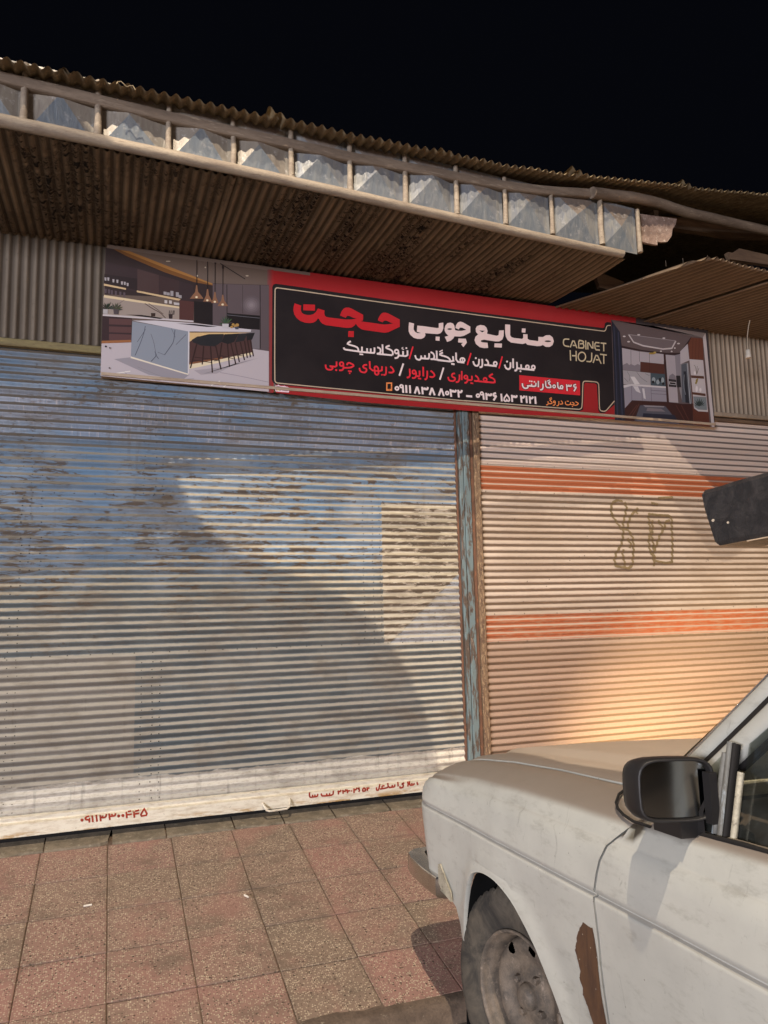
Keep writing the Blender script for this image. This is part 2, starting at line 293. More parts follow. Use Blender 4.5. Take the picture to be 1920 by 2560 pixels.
  ('s',(224,44,58),[(1.4958,2.5212),(1.4966,2.5037),(1.4875,2.4906),(1.469,2.4889)],0.0102,0),
  ('s',(224,44,58),[(1.5165,2.5241),(1.5221,2.5366),(1.5329,2.5411),(1.5632,2.5272),(1.5413,2.5111),(1.4948,2.506)],0.0103,0),
  ('s',(224,44,58),[(1.6438,2.538),(1.6255,2.5353),(1.6173,2.525),(1.6237,2.5159),(1.6389,2.5137),(1.6387,2.4995),(1.6283,2.4886),(1.6065,2.4903),(1.597,2.5001),(1.5954,2.5149)],0.0103,0),
  ('s',(224,44,58),[(1.66,2.562),(1.6607,2.5064),(1.7359,2.505),(1.7385,2.5375)],0.0104,0),
  ('s',(224,44,58),[(1.6899,2.5075),(1.6905,2.5315),(1.7052,2.5338),(1.7131,2.5227),(1.7142,2.5074)],0.0104,0),
  ('s',(224,44,58),[(1.6917,2.5012),(1.6924,2.4863),(1.7041,2.4808),(1.7145,2.4882),(1.7148,2.5025)],0.0104,0),
  ('s',(224,44,58),[(1.7644,2.537),(1.7635,2.5002),(1.7587,2.4862),(1.7454,2.4843)],0.0104,0),
  ('s',(224,44,58),[(1.7905,2.5414),(1.8059,2.5298),(1.814,2.5125),(1.8007,2.5027),(1.7792,2.5027)],0.0105,0),
  ('s',(224,44,58),[(1.4959,2.5293),(1.4936,2.5221),(1.4878,2.5172),(1.4808,2.5166),(1.4752,2.5204),(1.4731,2.5273),(1.4754,2.5345),(1.4811,2.5394),(1.4882,2.54),(1.4938,2.5362)],0.0099,1),
  ('p',(224,44,58),[(1.4573,2.4893),(1.4554,2.4847),(1.4508,2.4825),(1.4464,2.4839),(1.4446,2.4882),(1.4465,2.4929),(1.451,2.4951),(1.4555,2.4936)]),
  ('p',(224,44,58),[(1.7425,2.4852),(1.7406,2.481),(1.7364,2.4789),(1.7323,2.4803),(1.7306,2.4842),(1.7324,2.4884),(1.7367,2.4904),(1.7408,2.4891)]),
  ('s',(224,44,58),[(1.5231,2.4894),(1.5463,2.4886)],0.0092,0),
  ('p',(224,44,58),[(1.539,2.4774),(1.5373,2.4735),(1.5335,2.4716),(1.5297,2.4729),(1.5282,2.4765),(1.5299,2.4804),(1.5337,2.4822),(1.5375,2.481)]),
  ('s',(232,216,214),[(1.8763,2.5672),(1.8482,2.4877)],0.0109,0),
  ('s',(224,44,58),[(1.9167,2.5377),(1.9178,2.4984),(1.913,2.4853),(1.8965,2.4801)],0.0106,0),
  ('s',(224,44,58),[(1.9583,2.5188),(1.9581,2.4954),(1.9484,2.4819),(1.9306,2.4813)],0.0106,0),
  ('s',(224,44,58),[(1.9814,2.5315),(1.9813,2.4953),(1.9576,2.4954)],0.0107,0),
  ('s',(224,44,58),[(2.0064,2.5584),(2.0055,2.4973)],0.0107,0),
  ('s',(224,44,58),[(2.0327,2.5359),(2.0315,2.4965),(2.0243,2.481),(2.013,2.4788)],0.0107,0),
  ('s',(224,44,58),[(2.0553,2.5379),(2.073,2.5257),(2.0825,2.5094),(2.0685,2.497),(2.0473,2.4987)],0.0107,0),
  ('s',(224,44,58),[(1.9561,2.5199),(1.9538,2.5132),(1.9481,2.5087),(1.9412,2.5081),(1.9358,2.5117),(1.9338,2.518),(1.9361,2.5247),(1.9418,2.5292),(1.9487,2.5298),(1.9542,2.5262)],0.0102,1),
  ('s',(224,44,58),[(1.9693,2.4819),(1.9907,2.4812)],0.0094,0),
  ('s',(232,216,214),[(2.1435,2.565),(2.1153,2.4851)],0.0104,0),
 ],
 'phone_number': [
  ('s',(232,216,214),[(1.8691,2.4309),(1.8706,2.3834)],0.0124,0),
  ('s',(232,216,214),[(1.8908,2.4338),(1.8918,2.3851)],0.0124,0),
  ('s',(232,216,214),[(1.9152,2.4346),(1.9162,2.385)],0.0124,0),
  ('s',(232,216,214),[(1.9454,2.3854),(1.9625,2.429)],0.0125,0),
  ('s',(232,216,214),[(1.9625,2.429),(1.9783,2.3841)],0.0125,0),
  ('s',(232,216,214),[(1.9956,2.4308),(1.9986,2.3845)],0.0125,0),
  ('s',(232,216,214),[(1.9973,2.4222),(2.0123,2.417),(2.0166,2.4276)],0.0125,0),
  ('s',(232,216,214),[(2.0163,2.4173),(2.0312,2.4185),(2.0336,2.4327)],0.0126,0),
  ('s',(232,216,214),[(2.0441,2.383),(2.0608,2.4291)],0.0126,0),
  ('s',(232,216,214),[(2.0608,2.4291),(2.0783,2.3841)],0.0126,0),
  ('s',(232,216,214),[(2.1046,2.3838),(2.1239,2.4295)],0.0126,0),
  ('s',(232,216,214),[(2.1239,2.4295),(2.1395,2.3837)],0.0126,0),
  ('s',(232,216,214),[(2.1856,2.4313),(2.1892,2.3825)],0.0127,0),
  ('s',(232,216,214),[(2.1865,2.4218),(2.2015,2.4164),(2.2056,2.4271)],0.0127,0),
  ('s',(232,216,214),[(2.2052,2.4167),(2.2201,2.4178),(2.2238,2.4297)],0.0127,0),
  ('s',(232,216,214),[(2.2383,2.4308),(2.2411,2.3825)],0.0127,0),
  ('s',(232,216,214),[(2.2399,2.4194),(2.253,2.4154),(2.2615,2.421),(2.2627,2.4315)],0.0128,0),
  ('s',(232,216,214),[(2.293,2.396),(2.3334,2.3956)],0.0128,0),
  ('s',(232,216,214),[(1.8412,2.4089),(1.839,2.4027),(1.8337,2.3987),(1.8272,2.3982),(1.822,2.4014),(1.8201,2.4072),(1.8223,2.4133),(1.8277,2.4174),(1.8342,2.4179),(1.8393,2.4146)],0.0097,1),
  ('s',(232,216,214),[(1.8693,2.4246),(1.8674,2.4193),(1.8626,2.4158),(1.8568,2.4154),(1.8522,2.4181),(1.8505,2.4231),(1.8525,2.4283),(1.8572,2.4318),(1.863,2.4323),(1.8677,2.4295)],0.009,1),
  ('s',(232,216,214),[(2.1724,2.4053),(2.1703,2.3996),(2.165,2.3957),(2.1587,2.3952),(2.1537,2.3983),(2.152,2.4038),(2.1541,2.4096),(2.1594,2.4134),(2.1657,2.4139),(2.1707,2.4108)],0.01,1),
  ('s',(232,140,80),[(1.7663,2.4357),(1.7965,2.4382),(1.7954,2.3941),(1.7652,2.3917)],0.0082,1),
  ('p',(232,140,80),[(1.7635,2.399),(1.7964,2.4016),(1.7961,2.3904),(1.7632,2.3886)]),
  ('p',(22,19,23),[(1.7831,2.3954),(1.7821,2.3932),(1.7799,2.3921),(1.7777,2.3928),(1.7769,2.3949),(1.7778,2.397),(1.78,2.3981),(1.7822,2.3974)]),
  ('s',(232,216,214),[(2.4119,2.421),(2.4141,2.3807)],0.0129,0),
  ('s',(232,216,214),[(2.4328,2.4262),(2.434,2.3807)],0.013,0),
  ('s',(232,216,214),[(2.434,2.4166),(2.4478,2.4119),(2.4518,2.4222)],0.013,0),
  ('s',(232,216,214),[(2.4514,2.4121),(2.4663,2.4133),(2.4696,2.4254)],0.013,0),
  ('s',(232,216,214),[(2.5025,2.4297),(2.4853,2.4248),(2.4828,2.4131),(2.4949,2.4093),(2.5061,2.4126)],0.013,0),
  ('s',(232,216,214),[(2.5036,2.4117),(2.4826,2.3814)],0.013,0),
  ('s',(232,216,214),[(2.5392,2.4289),(2.5417,2.3792)],0.0131,0),
  ('s',(232,216,214),[(2.6157,2.4274),(2.6163,2.3809)],0.0131,0),
  ('s',(232,216,214),[(2.6169,2.4184),(2.6303,2.414),(2.6345,2.4245)],0.0131,0),
  ('s',(232,216,214),[(2.634,2.4142),(2.6481,2.4153),(2.6519,2.4272)],0.0132,0),
  ('s',(232,216,214),[(2.681,2.428),(2.6844,2.3808)],0.0132,0),
  ('s',(232,216,214),[(2.6821,2.4171),(2.6937,2.4132),(2.7041,2.4187),(2.7066,2.4288)],0.0132,0),
  ('s',(232,216,214),[(2.7208,2.4287),(2.7225,2.3813)],0.0132,0),
  ('s',(232,216,214),[(2.7452,2.428),(2.7468,2.3794)],0.0132,0),
  ('s',(232,216,214),[(2.7463,2.4171),(2.7576,2.4135),(2.7672,2.4186),(2.769,2.4279)],0.0133,0),
  ('s',(232,216,214),[(2.7863,2.4292),(2.787,2.38)],0.0133,0),
  ('s',(232,216,214),[(2.2912,2.3958),(2.3334,2.3947)],0.0128,0),
  ('s',(232,216,214),[(2.384,2.4046),(2.3818,2.3987),(2.3764,2.3948),(2.3699,2.3943),(2.3648,2.3974),(2.363,2.403),(2.3653,2.4088),(2.3707,2.4127),(2.3771,2.4132),(2.3823,2.4101)],0.0097,1),
  ('s',(232,216,214),[(2.4107,2.4209),(2.4087,2.4157),(2.4037,2.4122),(2.3976,2.4117),(2.3929,2.4145),(2.3912,2.4194),(2.3933,2.4246),(2.3983,2.4281),(2.4043,2.4286),(2.4091,2.4258)],0.0093,1),
  ('s',(232,216,214),[(2.5788,2.4254),(2.5594,2.4014),(2.5572,2.3875),(2.5649,2.3819),(2.573,2.3843),(2.5773,2.3919),(2.5826,2.385),(2.5905,2.3838),(2.5972,2.3915),(2.5947,2.4059)],0.0102,1),
 ],
 'guarantee_label': [
  ('p',(205,36,48),[(2.6762,2.5624),(3.1339,2.5617),(3.1296,2.4627),(2.6723,2.4617)]),
  ('s',(30,12,20),[(2.6965,2.5098),(2.6973,2.4891),(2.7091,2.4782),(2.7268,2.4787),(2.7379,2.4875),(2.7342,2.4975),(2.7936,2.4958),(2.7974,2.5212)],0.0193,0),
  ('s',(30,12,20),[(2.7641,2.5121),(2.7639,2.4944)],0.0193,0),
  ('s',(30,12,20),[(2.8154,2.5355),(2.8135,2.4929)],0.0194,0),
  ('s',(30,12,20),[(2.8487,2.5189),(2.8491,2.4931),(2.8412,2.4796),(2.8249,2.4767)],0.0194,0),
  ('s',(30,12,20),[(2.8698,2.5406),(2.8692,2.4963),(2.9073,2.4971),(2.9075,2.5139),(2.8878,2.5259),(2.906,2.5388)],0.0189,0),
  ('s',(30,12,20),[(2.9037,2.5499),(2.8813,2.539)],0.0143,0),
  ('s',(30,12,20),[(2.9607,2.5383),(2.9606,2.497),(2.9988,2.4978)],0.019,0),
  ('s',(30,12,20),[(3.0284,2.5301),(3.0305,2.4852)],0.0197,0),
  ('s',(30,12,20),[(3.0297,2.5204),(3.0436,2.5176),(3.0479,2.5284)],0.0184,0),
  ('s',(30,12,20),[(3.0473,2.5179),(3.0611,2.5197),(3.0651,2.5298)],0.0184,0),
  ('s',(30,12,20),[(3.1019,2.5344),(3.0852,2.5298),(3.0816,2.5196),(3.0925,2.5149),(3.1045,2.5172)],0.0185,0),
  ('s',(30,12,20),[(3.1018,2.5157),(3.0826,2.487)],0.0198,0),
  ('s',(30,12,20),[(2.9422,2.5086),(2.9401,2.5027),(2.9351,2.4988),(2.9292,2.4983),(2.9246,2.5015),(2.9231,2.5071),(2.9253,2.513),(2.9302,2.5169),(2.9361,2.5174),(2.9407,2.5142)],0.0163,1),
  ('s',(30,12,20),[(2.9991,2.5089),(2.9968,2.5029),(2.9916,2.499),(2.9855,2.4985),(2.9807,2.5017),(2.9791,2.5073),(2.9814,2.5132),(2.9866,2.5172),(2.9927,2.5177),(2.9975,2.5145)],0.0164,1),
  ('s',(232,216,214),[(2.6965,2.5098),(2.6973,2.4891),(2.7091,2.4782),(2.7268,2.4787),(2.7379,2.4875),(2.7342,2.4975),(2.7936,2.4958),(2.7974,2.5212)],0.0109,0),
  ('s',(232,216,214),[(2.7641,2.5121),(2.7639,2.4944)],0.0109,0),
  ('s',(232,216,214),[(2.8154,2.5355),(2.8135,2.4929)],0.011,0),
  ('s',(232,216,214),[(2.8487,2.5189),(2.8491,2.4931),(2.8412,2.4796),(2.8249,2.4767)],0.011,0),
  ('s',(232,216,214),[(2.8698,2.5406),(2.8692,2.4963),(2.9073,2.4971),(2.9075,2.5139),(2.8878,2.5259),(2.906,2.5388)],0.0104,0),
  ('s',(232,216,214),[(2.9037,2.5499),(2.8813,2.539)],0.0059,0),
  ('s',(232,216,214),[(2.9607,2.5383),(2.9606,2.497),(2.9988,2.4978)],0.0105,0),
  ('s',(232,216,214),[(3.0284,2.5301),(3.0305,2.4852)],0.0112,0),
  ('s',(232,216,214),[(3.0297,2.5204),(3.0436,2.5176),(3.0479,2.5284)],0.0099,0),
  ('s',(232,216,214),[(3.0473,2.5179),(3.0611,2.5197),(3.0651,2.5298)],0.0099,0),
  ('s',(232,216,214),[(3.1019,2.5344),(3.0852,2.5298),(3.0816,2.5196),(3.0925,2.5149),(3.1045,2.5172)],0.0099,0),
  ('s',(232,216,214),[(3.1018,2.5157),(3.0826,2.487)],0.0112,0),
  ('s',(232,216,214),[(2.9422,2.5086),(2.9401,2.5027),(2.9351,2.4988),(2.9292,2.4983),(2.9246,2.5015),(2.9231,2.5071),(2.9253,2.513),(2.9302,2.5169),(2.9361,2.5174),(2.9407,2.5142)],0.0088,1),
  ('s',(232,216,214),[(2.9991,2.5089),(2.9968,2.5029),(2.9916,2.499),(2.9855,2.4985),(2.9807,2.5017),(2.9791,2.5073),(2.9814,2.5132),(2.9866,2.5172),(2.9927,2.5177),(2.9975,2.5145)],0.0088,1),
  ('p',(232,216,214),[(2.7575,2.5292),(2.7555,2.5252),(2.7511,2.5232),(2.7469,2.5245),(2.7453,2.5282),(2.7473,2.5322),(2.7517,2.5342),(2.7559,2.5329)]),
  ('p',(232,216,214),[(2.7717,2.5281),(2.7697,2.5241),(2.7653,2.5221),(2.7611,2.5234),(2.7595,2.5271),(2.7615,2.5311),(2.7659,2.5331),(2.7701,2.5318)]),
  ('p',(232,216,214),[(2.7917,2.5272),(2.7897,2.5231),(2.7853,2.5212),(2.781,2.5224),(2.7794,2.5262),(2.7814,2.5302),(2.7858,2.5321),(2.7901,2.5309)]),
 ],
 'orange_lettering': [
  ('s',(232,140,80),[(2.8811,2.4038),(2.8814,2.3893),(2.8773,2.381),(2.8653,2.3785)],0.0065,0),
  ('s',(232,140,80),[(2.9123,2.4244),(2.8925,2.4133),(2.9093,2.4026),(2.9105,2.3907),(2.8814,2.3887)],0.0065,0),
  ('s',(232,140,80),[(2.9366,2.4036),(2.934,2.3898),(2.9263,2.3812),(2.9153,2.3805)],0.0065,0),
  ('s',(232,140,80),[(2.9626,2.4106),(2.9627,2.3935),(2.9573,2.3818),(2.9436,2.3792)],0.0065,0),
  ('s',(232,140,80),[(2.9794,2.4157),(2.9898,2.4061),(2.991,2.3945),(2.9688,2.3917)],0.0065,0),
  ('s',(232,140,80),[(3.014,2.4118),(3.0115,2.3992),(3.0183,2.391),(3.0368,2.3913),(3.0501,2.3975),(3.052,2.4113)],0.0065,0),
  ('s',(232,140,80),[(3.05,2.3965),(3.085,2.3918),(3.1019,2.3953),(3.1139,2.4075),(3.0903,2.4173)],0.0065,0),
  ('s',(232,140,80),[(3.062,2.4113),(3.0813,2.4052),(3.071,2.3937)],0.0065,0),
  ('s',(232,140,80),[(2.9352,2.4045),(2.933,2.4),(2.9279,2.3978),(2.9231,2.3992),(2.9214,2.4035),(2.9236,2.408),(2.9286,2.4101),(2.9334,2.4087)],0.0058,1),
  ('s',(232,140,80),[(2.911,2.4327),(2.8915,2.4222)],0.0039,0),
  ('s',(232,140,80),[(3.0235,2.4157),(3.0401,2.4156)],0.0052,0),
  ('p',(232,140,80),[(3.0696,2.3829),(3.0681,2.38),(3.0649,2.3787),(3.0618,2.3796),(3.0607,2.3823),(3.0621,2.3851),(3.0654,2.3865),(3.0685,2.3856)]),
 ],
 'latin_lettering': [
  ('s',(196,180,148),[(3.0681,2.8416),(3.0371,2.8402),(3.025,2.8333),(3.0207,2.8165),(3.0221,2.8017),(3.031,2.7922),(3.0651,2.7905)],0.009,0),
  ('s',(196,180,148),[(3.0715,2.7857),(3.1007,2.8449),(3.1242,2.7855)],0.009,0),
  ('s',(196,180,148),[(3.0927,2.8016),(3.1141,2.8031)],0.009,0),
  ('s',(196,180,148),[(3.1386,2.7887),(3.1405,2.8412),(3.1725,2.8408),(3.1795,2.8325),(3.1731,2.8222),(3.1489,2.8174)],0.0091,0),
  ('s',(196,180,148),[(3.173,2.821),(3.1802,2.8114),(3.1795,2.7993),(3.1711,2.7901),(3.1336,2.7894)],0.0091,0),
  ('s',(196,180,148),[(3.1964,2.8456),(3.1949,2.7834)],0.0091,0),
  ('s',(196,180,148),[(3.2101,2.7849),(3.2124,2.8433),(3.2507,2.7867),(3.2532,2.8459)],0.0091,0),
  ('s',(196,180,148),[(3.3062,2.8406),(3.2687,2.8399),(3.2671,2.7886),(3.3056,2.7899)],0.0092,0),
  ('s',(196,180,148),[(3.2781,2.8151),(3.3046,2.8165)],0.0092,0),
  ('s',(196,180,148),[(3.3145,2.84),(3.3606,2.8409)],0.0092,0),
  ('s',(196,180,148),[(3.3388,2.8387),(3.3365,2.7838)],0.0092,0),
  ('s',(196,180,148),[(3.0703,2.7659),(3.0694,2.6947)],0.009,0),
  ('s',(196,180,148),[(3.1162,2.7656),(3.1132,2.6948)],0.009,0),
  ('s',(196,180,148),[(3.0817,2.73),(3.1142,2.7319)],0.009,0),
  ('s',(196,180,148),[(3.239,2.7653),(3.2358,2.7144),(3.2253,2.7008),(3.1938,2.701)],0.0091,0),
  ('s',(196,180,148),[(3.2455,2.6955),(3.2776,2.7642),(3.3097,2.6946)],0.0091,0),
  ('s',(196,180,148),[(3.2688,2.7196),(3.2913,2.7201)],0.0091,0),
  ('s',(196,180,148),[(3.3051,2.7607),(3.359,2.7598)],0.0092,0),
  ('s',(196,180,148),[(3.3342,2.7593),(3.3309,2.6954)],0.0091,0),
  ('s',(196,180,148),[(3.189,2.7326),(3.186,2.7204),(3.1789,2.7096),(3.1689,2.702),(3.1575,2.6986),(3.1464,2.6999),(3.1373,2.7058),(3.1316,2.7154),(3.1301,2.7271),(3.1331,2.7393),(3.1401,2.7501),(3.15,2.7578),(3.1614,2.7612),(3.1726,2.7599),(3.1817,2.754),(3.1875,2.7444)],0.009,1),
 ],
 'sticker': [
  ('p',(235,205,215),[(1.0885,2.3662),(1.1006,2.368),(1.1061,2.3739),(1.1123,2.3689),(1.1207,2.3662),(1.1425,2.3692),(1.1542,2.3646),(1.1605,2.3651),(1.1719,2.3583),(1.1675,2.3316),(1.1423,2.3313),(1.0913,2.3317),(1.0872,2.3423)]),
  ('p',(28,22,36),[(1.0939,2.3623),(1.1056,2.3637),(1.119,2.3626),(1.1188,2.338),(1.0946,2.3378)]),
  ('p',(225,205,150),[(1.098,2.3432),(1.113,2.3444),(1.1155,2.339),(1.098,2.3381)]),
  ('s',(40,36,48),[(1.124,2.3562),(1.1323,2.3518),(1.1374,2.3573),(1.1457,2.3529),(1.1643,2.3535)],0.0026,0),
  ('s',(40,36,48),[(1.1239,2.3427),(1.1373,2.3412),(1.1457,2.3401),(1.1633,2.3398)],0.0025,0),
  ('s',(40,36,48),[(1.1273,2.3591),(1.134,2.3596)],0.0026,0),
  ('s',(40,36,48),[(1.1424,2.3611),(1.1474,2.3555)],0.0026,0),
 ],
 'kitchen_print': [
  ('p',(112,97,88),[(0.1671,3.0595),(1.0542,3.0489),(1.052,2.3276),(0.1573,2.3447)]),
  ('p',(52,42,44),[(0.1671,3.0569),(0.2713,3.056),(0.7357,2.9289),(0.7363,2.8127),(0.6341,2.8103),(0.4523,2.8176),(0.1671,2.7953)]),
  ('p',(126,84,44),[(0.2074,3.0564),(0.2888,3.0566),(0.7357,2.9289),(0.7357,2.9176),(0.6331,2.9243),(0.4743,2.9606),(0.2719,3.0269)]),
  ('p',(172,122,66),[(0.2422,3.055),(0.2888,3.0566),(0.7357,2.9289),(0.7326,2.9218),(0.5104,2.9753),(0.3304,3.0288)]),
  ('p',(58,46,50),[(0.1677,2.9768),(0.3315,2.964),(0.4446,2.9403),(0.6302,2.9054),(0.6311,2.8001),(0.4463,2.8169),(0.166,2.8459)]),
  ('p',(78,60,60),[(0.3316,2.9608),(0.4446,2.9403),(0.4462,2.8286),(0.3337,2.8384)]),
  ('p',(66,50,52),[(0.4482,2.9394),(0.5535,2.9218),(0.5545,2.8269),(0.4498,2.8271)]),
  ('p',(44,36,40),[(0.1646,2.9093),(0.3325,2.906),(0.3337,2.8384),(0.1629,2.8582)]),
  ('p',(185,178,180),[(0.165,2.8903),(0.1753,2.8904),(0.1745,2.8724),(0.1665,2.8727)]),
  ('p',(185,178,180),[(0.1792,2.8922),(0.1895,2.8923),(0.1888,2.8743),(0.1808,2.8745)]),
  ('p',(185,178,180),[(0.2052,2.886),(0.2155,2.8861),(0.2147,2.8681),(0.2067,2.8683)]),
  ('p',(185,178,180),[(0.2253,2.8855),(0.2357,2.8855),(0.2349,2.8675),(0.2268,2.8678)]),
  ('p',(185,178,180),[(0.2485,2.8789),(0.259,2.879),(0.2581,2.8609),(0.25,2.8612)]),
  ('p',(185,178,180),[(0.263,2.8788),(0.2735,2.8789),(0.2726,2.8609),(0.2645,2.8611)]),
  ('p',(185,178,180),[(0.2776,2.8743),(0.2881,2.8744),(0.2873,2.8563),(0.2791,2.8566)]),
  ('p',(225,195,150),[(0.1629,2.855),(0.2753,2.8439),(0.2755,2.8343),(0.1632,2.8443)]),
  ('p',(225,195,150),[(0.3308,2.8381),(0.5607,2.8178),(0.5578,2.8064),(0.3309,2.8284)]),
  ('p',(96,84,92),[(0.1664,2.8269),(0.1778,2.8271),(0.1772,2.8029),(0.168,2.803)]),
  ('p',(96,84,92),[(0.1835,2.8259),(0.1949,2.8261),(0.1943,2.8019),(0.1852,2.802)]),
  ('p',(96,84,92),[(0.1979,2.8233),(0.2093,2.8234),(0.2087,2.7992),(0.1995,2.7993)]),
  ('p',(96,84,92),[(0.218,2.822),(0.2295,2.8221),(0.2288,2.7979),(0.2196,2.798)]),
  ('p',(96,84,92),[(0.241,2.8204),(0.2526,2.8206),(0.2519,2.7962),(0.2426,2.7964)]),
  ('p',(96,84,92),[(0.2613,2.8185),(0.2729,2.8186),(0.2722,2.7943),(0.2629,2.7944)]),
  ('p',(170,165,168),[(0.471,2.8492),(0.4866,2.8492),(0.4868,2.8316),(0.4712,2.8316)]),
  ('p',(170,165,168),[(0.4878,2.8467),(0.5035,2.8467),(0.5037,2.8304),(0.488,2.8305)]),
  ('p',(170,165,168),[(0.507,2.8582),(0.5227,2.8583),(0.523,2.8289),(0.5073,2.8289)]),
  ('p',(170,165,168),[(0.536,2.854),(0.5518,2.854),(0.5521,2.8273),(0.5363,2.8273)]),
  ('p',(170,165,168),[(0.5513,2.8396),(0.5672,2.8396),(0.5673,2.8219),(0.5515,2.822)]),
  ('p',(170,156,146),[(0.1616,2.7852),(0.5552,2.765),(0.556,2.6922),(0.1638,2.6833)]),
  ('p',(238,216,176),[(0.1643,2.7918),(0.5551,2.7728),(0.5552,2.7624),(0.1646,2.7773)]),
  ('p',(215,208,205),[(0.4764,2.8011),(0.4908,2.8009),(0.4911,2.7834),(0.4767,2.783)]),
  ('p',(215,208,205),[(0.5004,2.8021),(0.5149,2.8019),(0.5151,2.7843),(0.5007,2.7839)]),
  ('p',(205,200,200),[(0.5246,2.7939),(0.567,2.7938),(0.5641,2.7804),(0.5278,2.78)]),
  ('s',(92,74,68),[(0.373,2.7693),(0.4177,2.7424),(0.4535,2.7272),(0.4838,2.6984)],0.0045,0),
  ('s',(92,74,68),[(0.3936,2.7718),(0.4294,2.7502),(0.4715,2.7196)],0.0032,0),
  ('s',(120,105,98),[(0.2423,2.7537),(0.2679,2.7759)],0.0025,0),
  ('p',(32,28,30),[(0.5547,2.8106),(0.6341,2.8123),(0.6341,2.8103),(0.5548,2.8008)]),
  ('p',(88,54,52),[(0.5547,2.8106),(0.6341,2.8103),(0.632,2.6941),(0.5559,2.6968)]),
  ('p',(215,206,208),[(0.161,2.6842),(0.632,2.7007),(0.6321,2.6915),(0.1612,2.6748)]),
  ('p',(30,26,28),[(0.2781,2.6956),(0.3594,2.7023),(0.4718,2.6971),(0.454,2.6899)]),
  ('p',(60,46,40),[(0.4062,2.7186),(0.4298,2.7213),(0.4289,2.7019),(0.4077,2.6995)]),
  ('p',(56,44,46),[(0.4984,2.7227),(0.5206,2.7252),(0.5197,2.6992),(0.5017,2.6972)]),
  ('s',(40,32,34),[(0.5015,2.7198),(0.5035,2.7446)],0.0039,0),
  ('s',(40,32,34),[(0.5104,2.7208),(0.5125,2.7457)],0.0039,0),
  ('s',(40,32,34),[(0.5207,2.722),(0.5228,2.7469)],0.0039,0),
  ('s',(40,32,34),[(0.5267,2.7227),(0.5288,2.7476)],0.0039,0),
  ('p',(60,44,48),[(0.1595,2.6746),(0.3085,2.6775),(0.3096,2.5509),(0.1587,2.5338)]),
  ('p',(98,68,68),[(0.1926,2.6645),(0.3074,2.6723),(0.3069,2.6398),(0.1933,2.6312)]),
  ('p',(98,68,68),[(0.1936,2.6206),(0.3082,2.6279),(0.3077,2.5956),(0.1943,2.5874)]),
  ('p',(98,68,68),[(0.1944,2.5793),(0.309,2.5862),(0.3084,2.5514),(0.1952,2.5437)]),
  ('p',(168,110,70),[(0.1586,2.5369),(0.3066,2.5569),(0.3068,2.5443),(0.1589,2.522)]),
  ('p',(28,25,29),[(0.6341,2.8136),(0.7363,2.8127),(0.7371,2.686),(0.6351,2.6906)]),
  ('p',(100,88,92),[(0.7357,2.9289),(1.0539,2.9597),(1.0527,2.567),(0.962,2.5703),(0.7371,2.684)]),
  ('p',(104,93,98),[(1.011,2.8353),(1.0065,2.8127),(0.9937,2.7926),(0.9747,2.778),(0.9525,2.7711),(0.9302,2.7729),(0.9115,2.7831),(0.8989,2.8002),(0.8945,2.8215),(0.8989,2.8438),(0.9114,2.8639),(0.9302,2.8786),(0.9525,2.8857),(0.9748,2.8841),(0.9938,2.8739),(1.0065,2.8568)]),
  ('p',(115,104,109),[(0.9992,2.8339),(0.9956,2.8158),(0.9855,2.7998),(0.9703,2.7881),(0.9525,2.7825),(0.9347,2.784),(0.9196,2.7921),(0.9096,2.8058),(0.9061,2.8228),(0.9096,2.8407),(0.9196,2.8568),(0.9347,2.8686),(0.9525,2.8742),(0.9703,2.8729),(0.9855,2.8648),(0.9957,2.8511)]),
  ('p',(126,115,120),[(0.9875,2.8325),(0.9848,2.819),(0.9772,2.8069),(0.9658,2.7981),(0.9525,2.794),(0.9391,2.795),(0.9278,2.8012),(0.9203,2.8114),(0.9176,2.8242),(0.9203,2.8376),(0.9278,2.8497),(0.9391,2.8585),(0.9525,2.8627),(0.9659,2.8617),(0.9772,2.8556),(0.9848,2.8454)]),
  ('p',(137,126,131),[(0.9758,2.8311),(0.974,2.8221),(0.9689,2.8141),(0.9614,2.8082),(0.9525,2.8054),(0.9436,2.8061),(0.936,2.8102),(0.931,2.817),(0.9292,2.8256),(0.931,2.8345),(0.936,2.8426),(0.9436,2.8484),(0.9525,2.8513),(0.9614,2.8506),(0.969,2.8465),(0.974,2.8397)]),
  ('p',(148,137,142),[(0.9641,2.8297),(0.9632,2.8252),(0.9607,2.8212),(0.9569,2.8183),(0.9525,2.8169),(0.948,2.8172),(0.9442,2.8193),(0.9417,2.8227),(0.9408,2.8269),(0.9417,2.8314),(0.9442,2.8355),(0.948,2.8384),(0.9525,2.8398),(0.9569,2.8395),(0.9607,2.8374),(0.9632,2.834)]),
  ('s',(30,26,30),[(0.8145,2.9324),(0.8178,2.5575)],0.004,0),
  ('s',(30,26,30),[(1.0033,2.9566),(1.0046,2.5757)],0.004,0),
  ('s',(70,60,64),[(0.9027,2.9403),(0.9042,2.7723)],0.0027,0),
  ('s',(70,60,64),[(0.7357,2.9289),(1.0539,2.9597)],0.0027,0),
  ('p',(20,19,24),[(0.8151,2.7655),(1.0011,2.7713),(1.0009,2.6878),(0.8154,2.6813)]),
  ('s',(120,120,128),[(0.8164,2.7543),(0.9998,2.7563)],0.0027,0),
  ('p',(128,122,128),[(0.8534,2.6834),(1.0009,2.6858),(0.9995,2.5739),(0.962,2.5716)]),
  ('p',(205,195,200),[(0.1584,2.5219),(0.3069,2.5424),(0.7597,2.5257),(0.962,2.5703),(1.0527,2.5657),(1.052,2.3276),(0.1573,2.3447)]),
  ('p',(165,160,168),[(0.2229,2.4422),(0.3083,2.4608),(0.6135,2.3897),(0.5776,2.3579),(0.3998,2.3715)]),
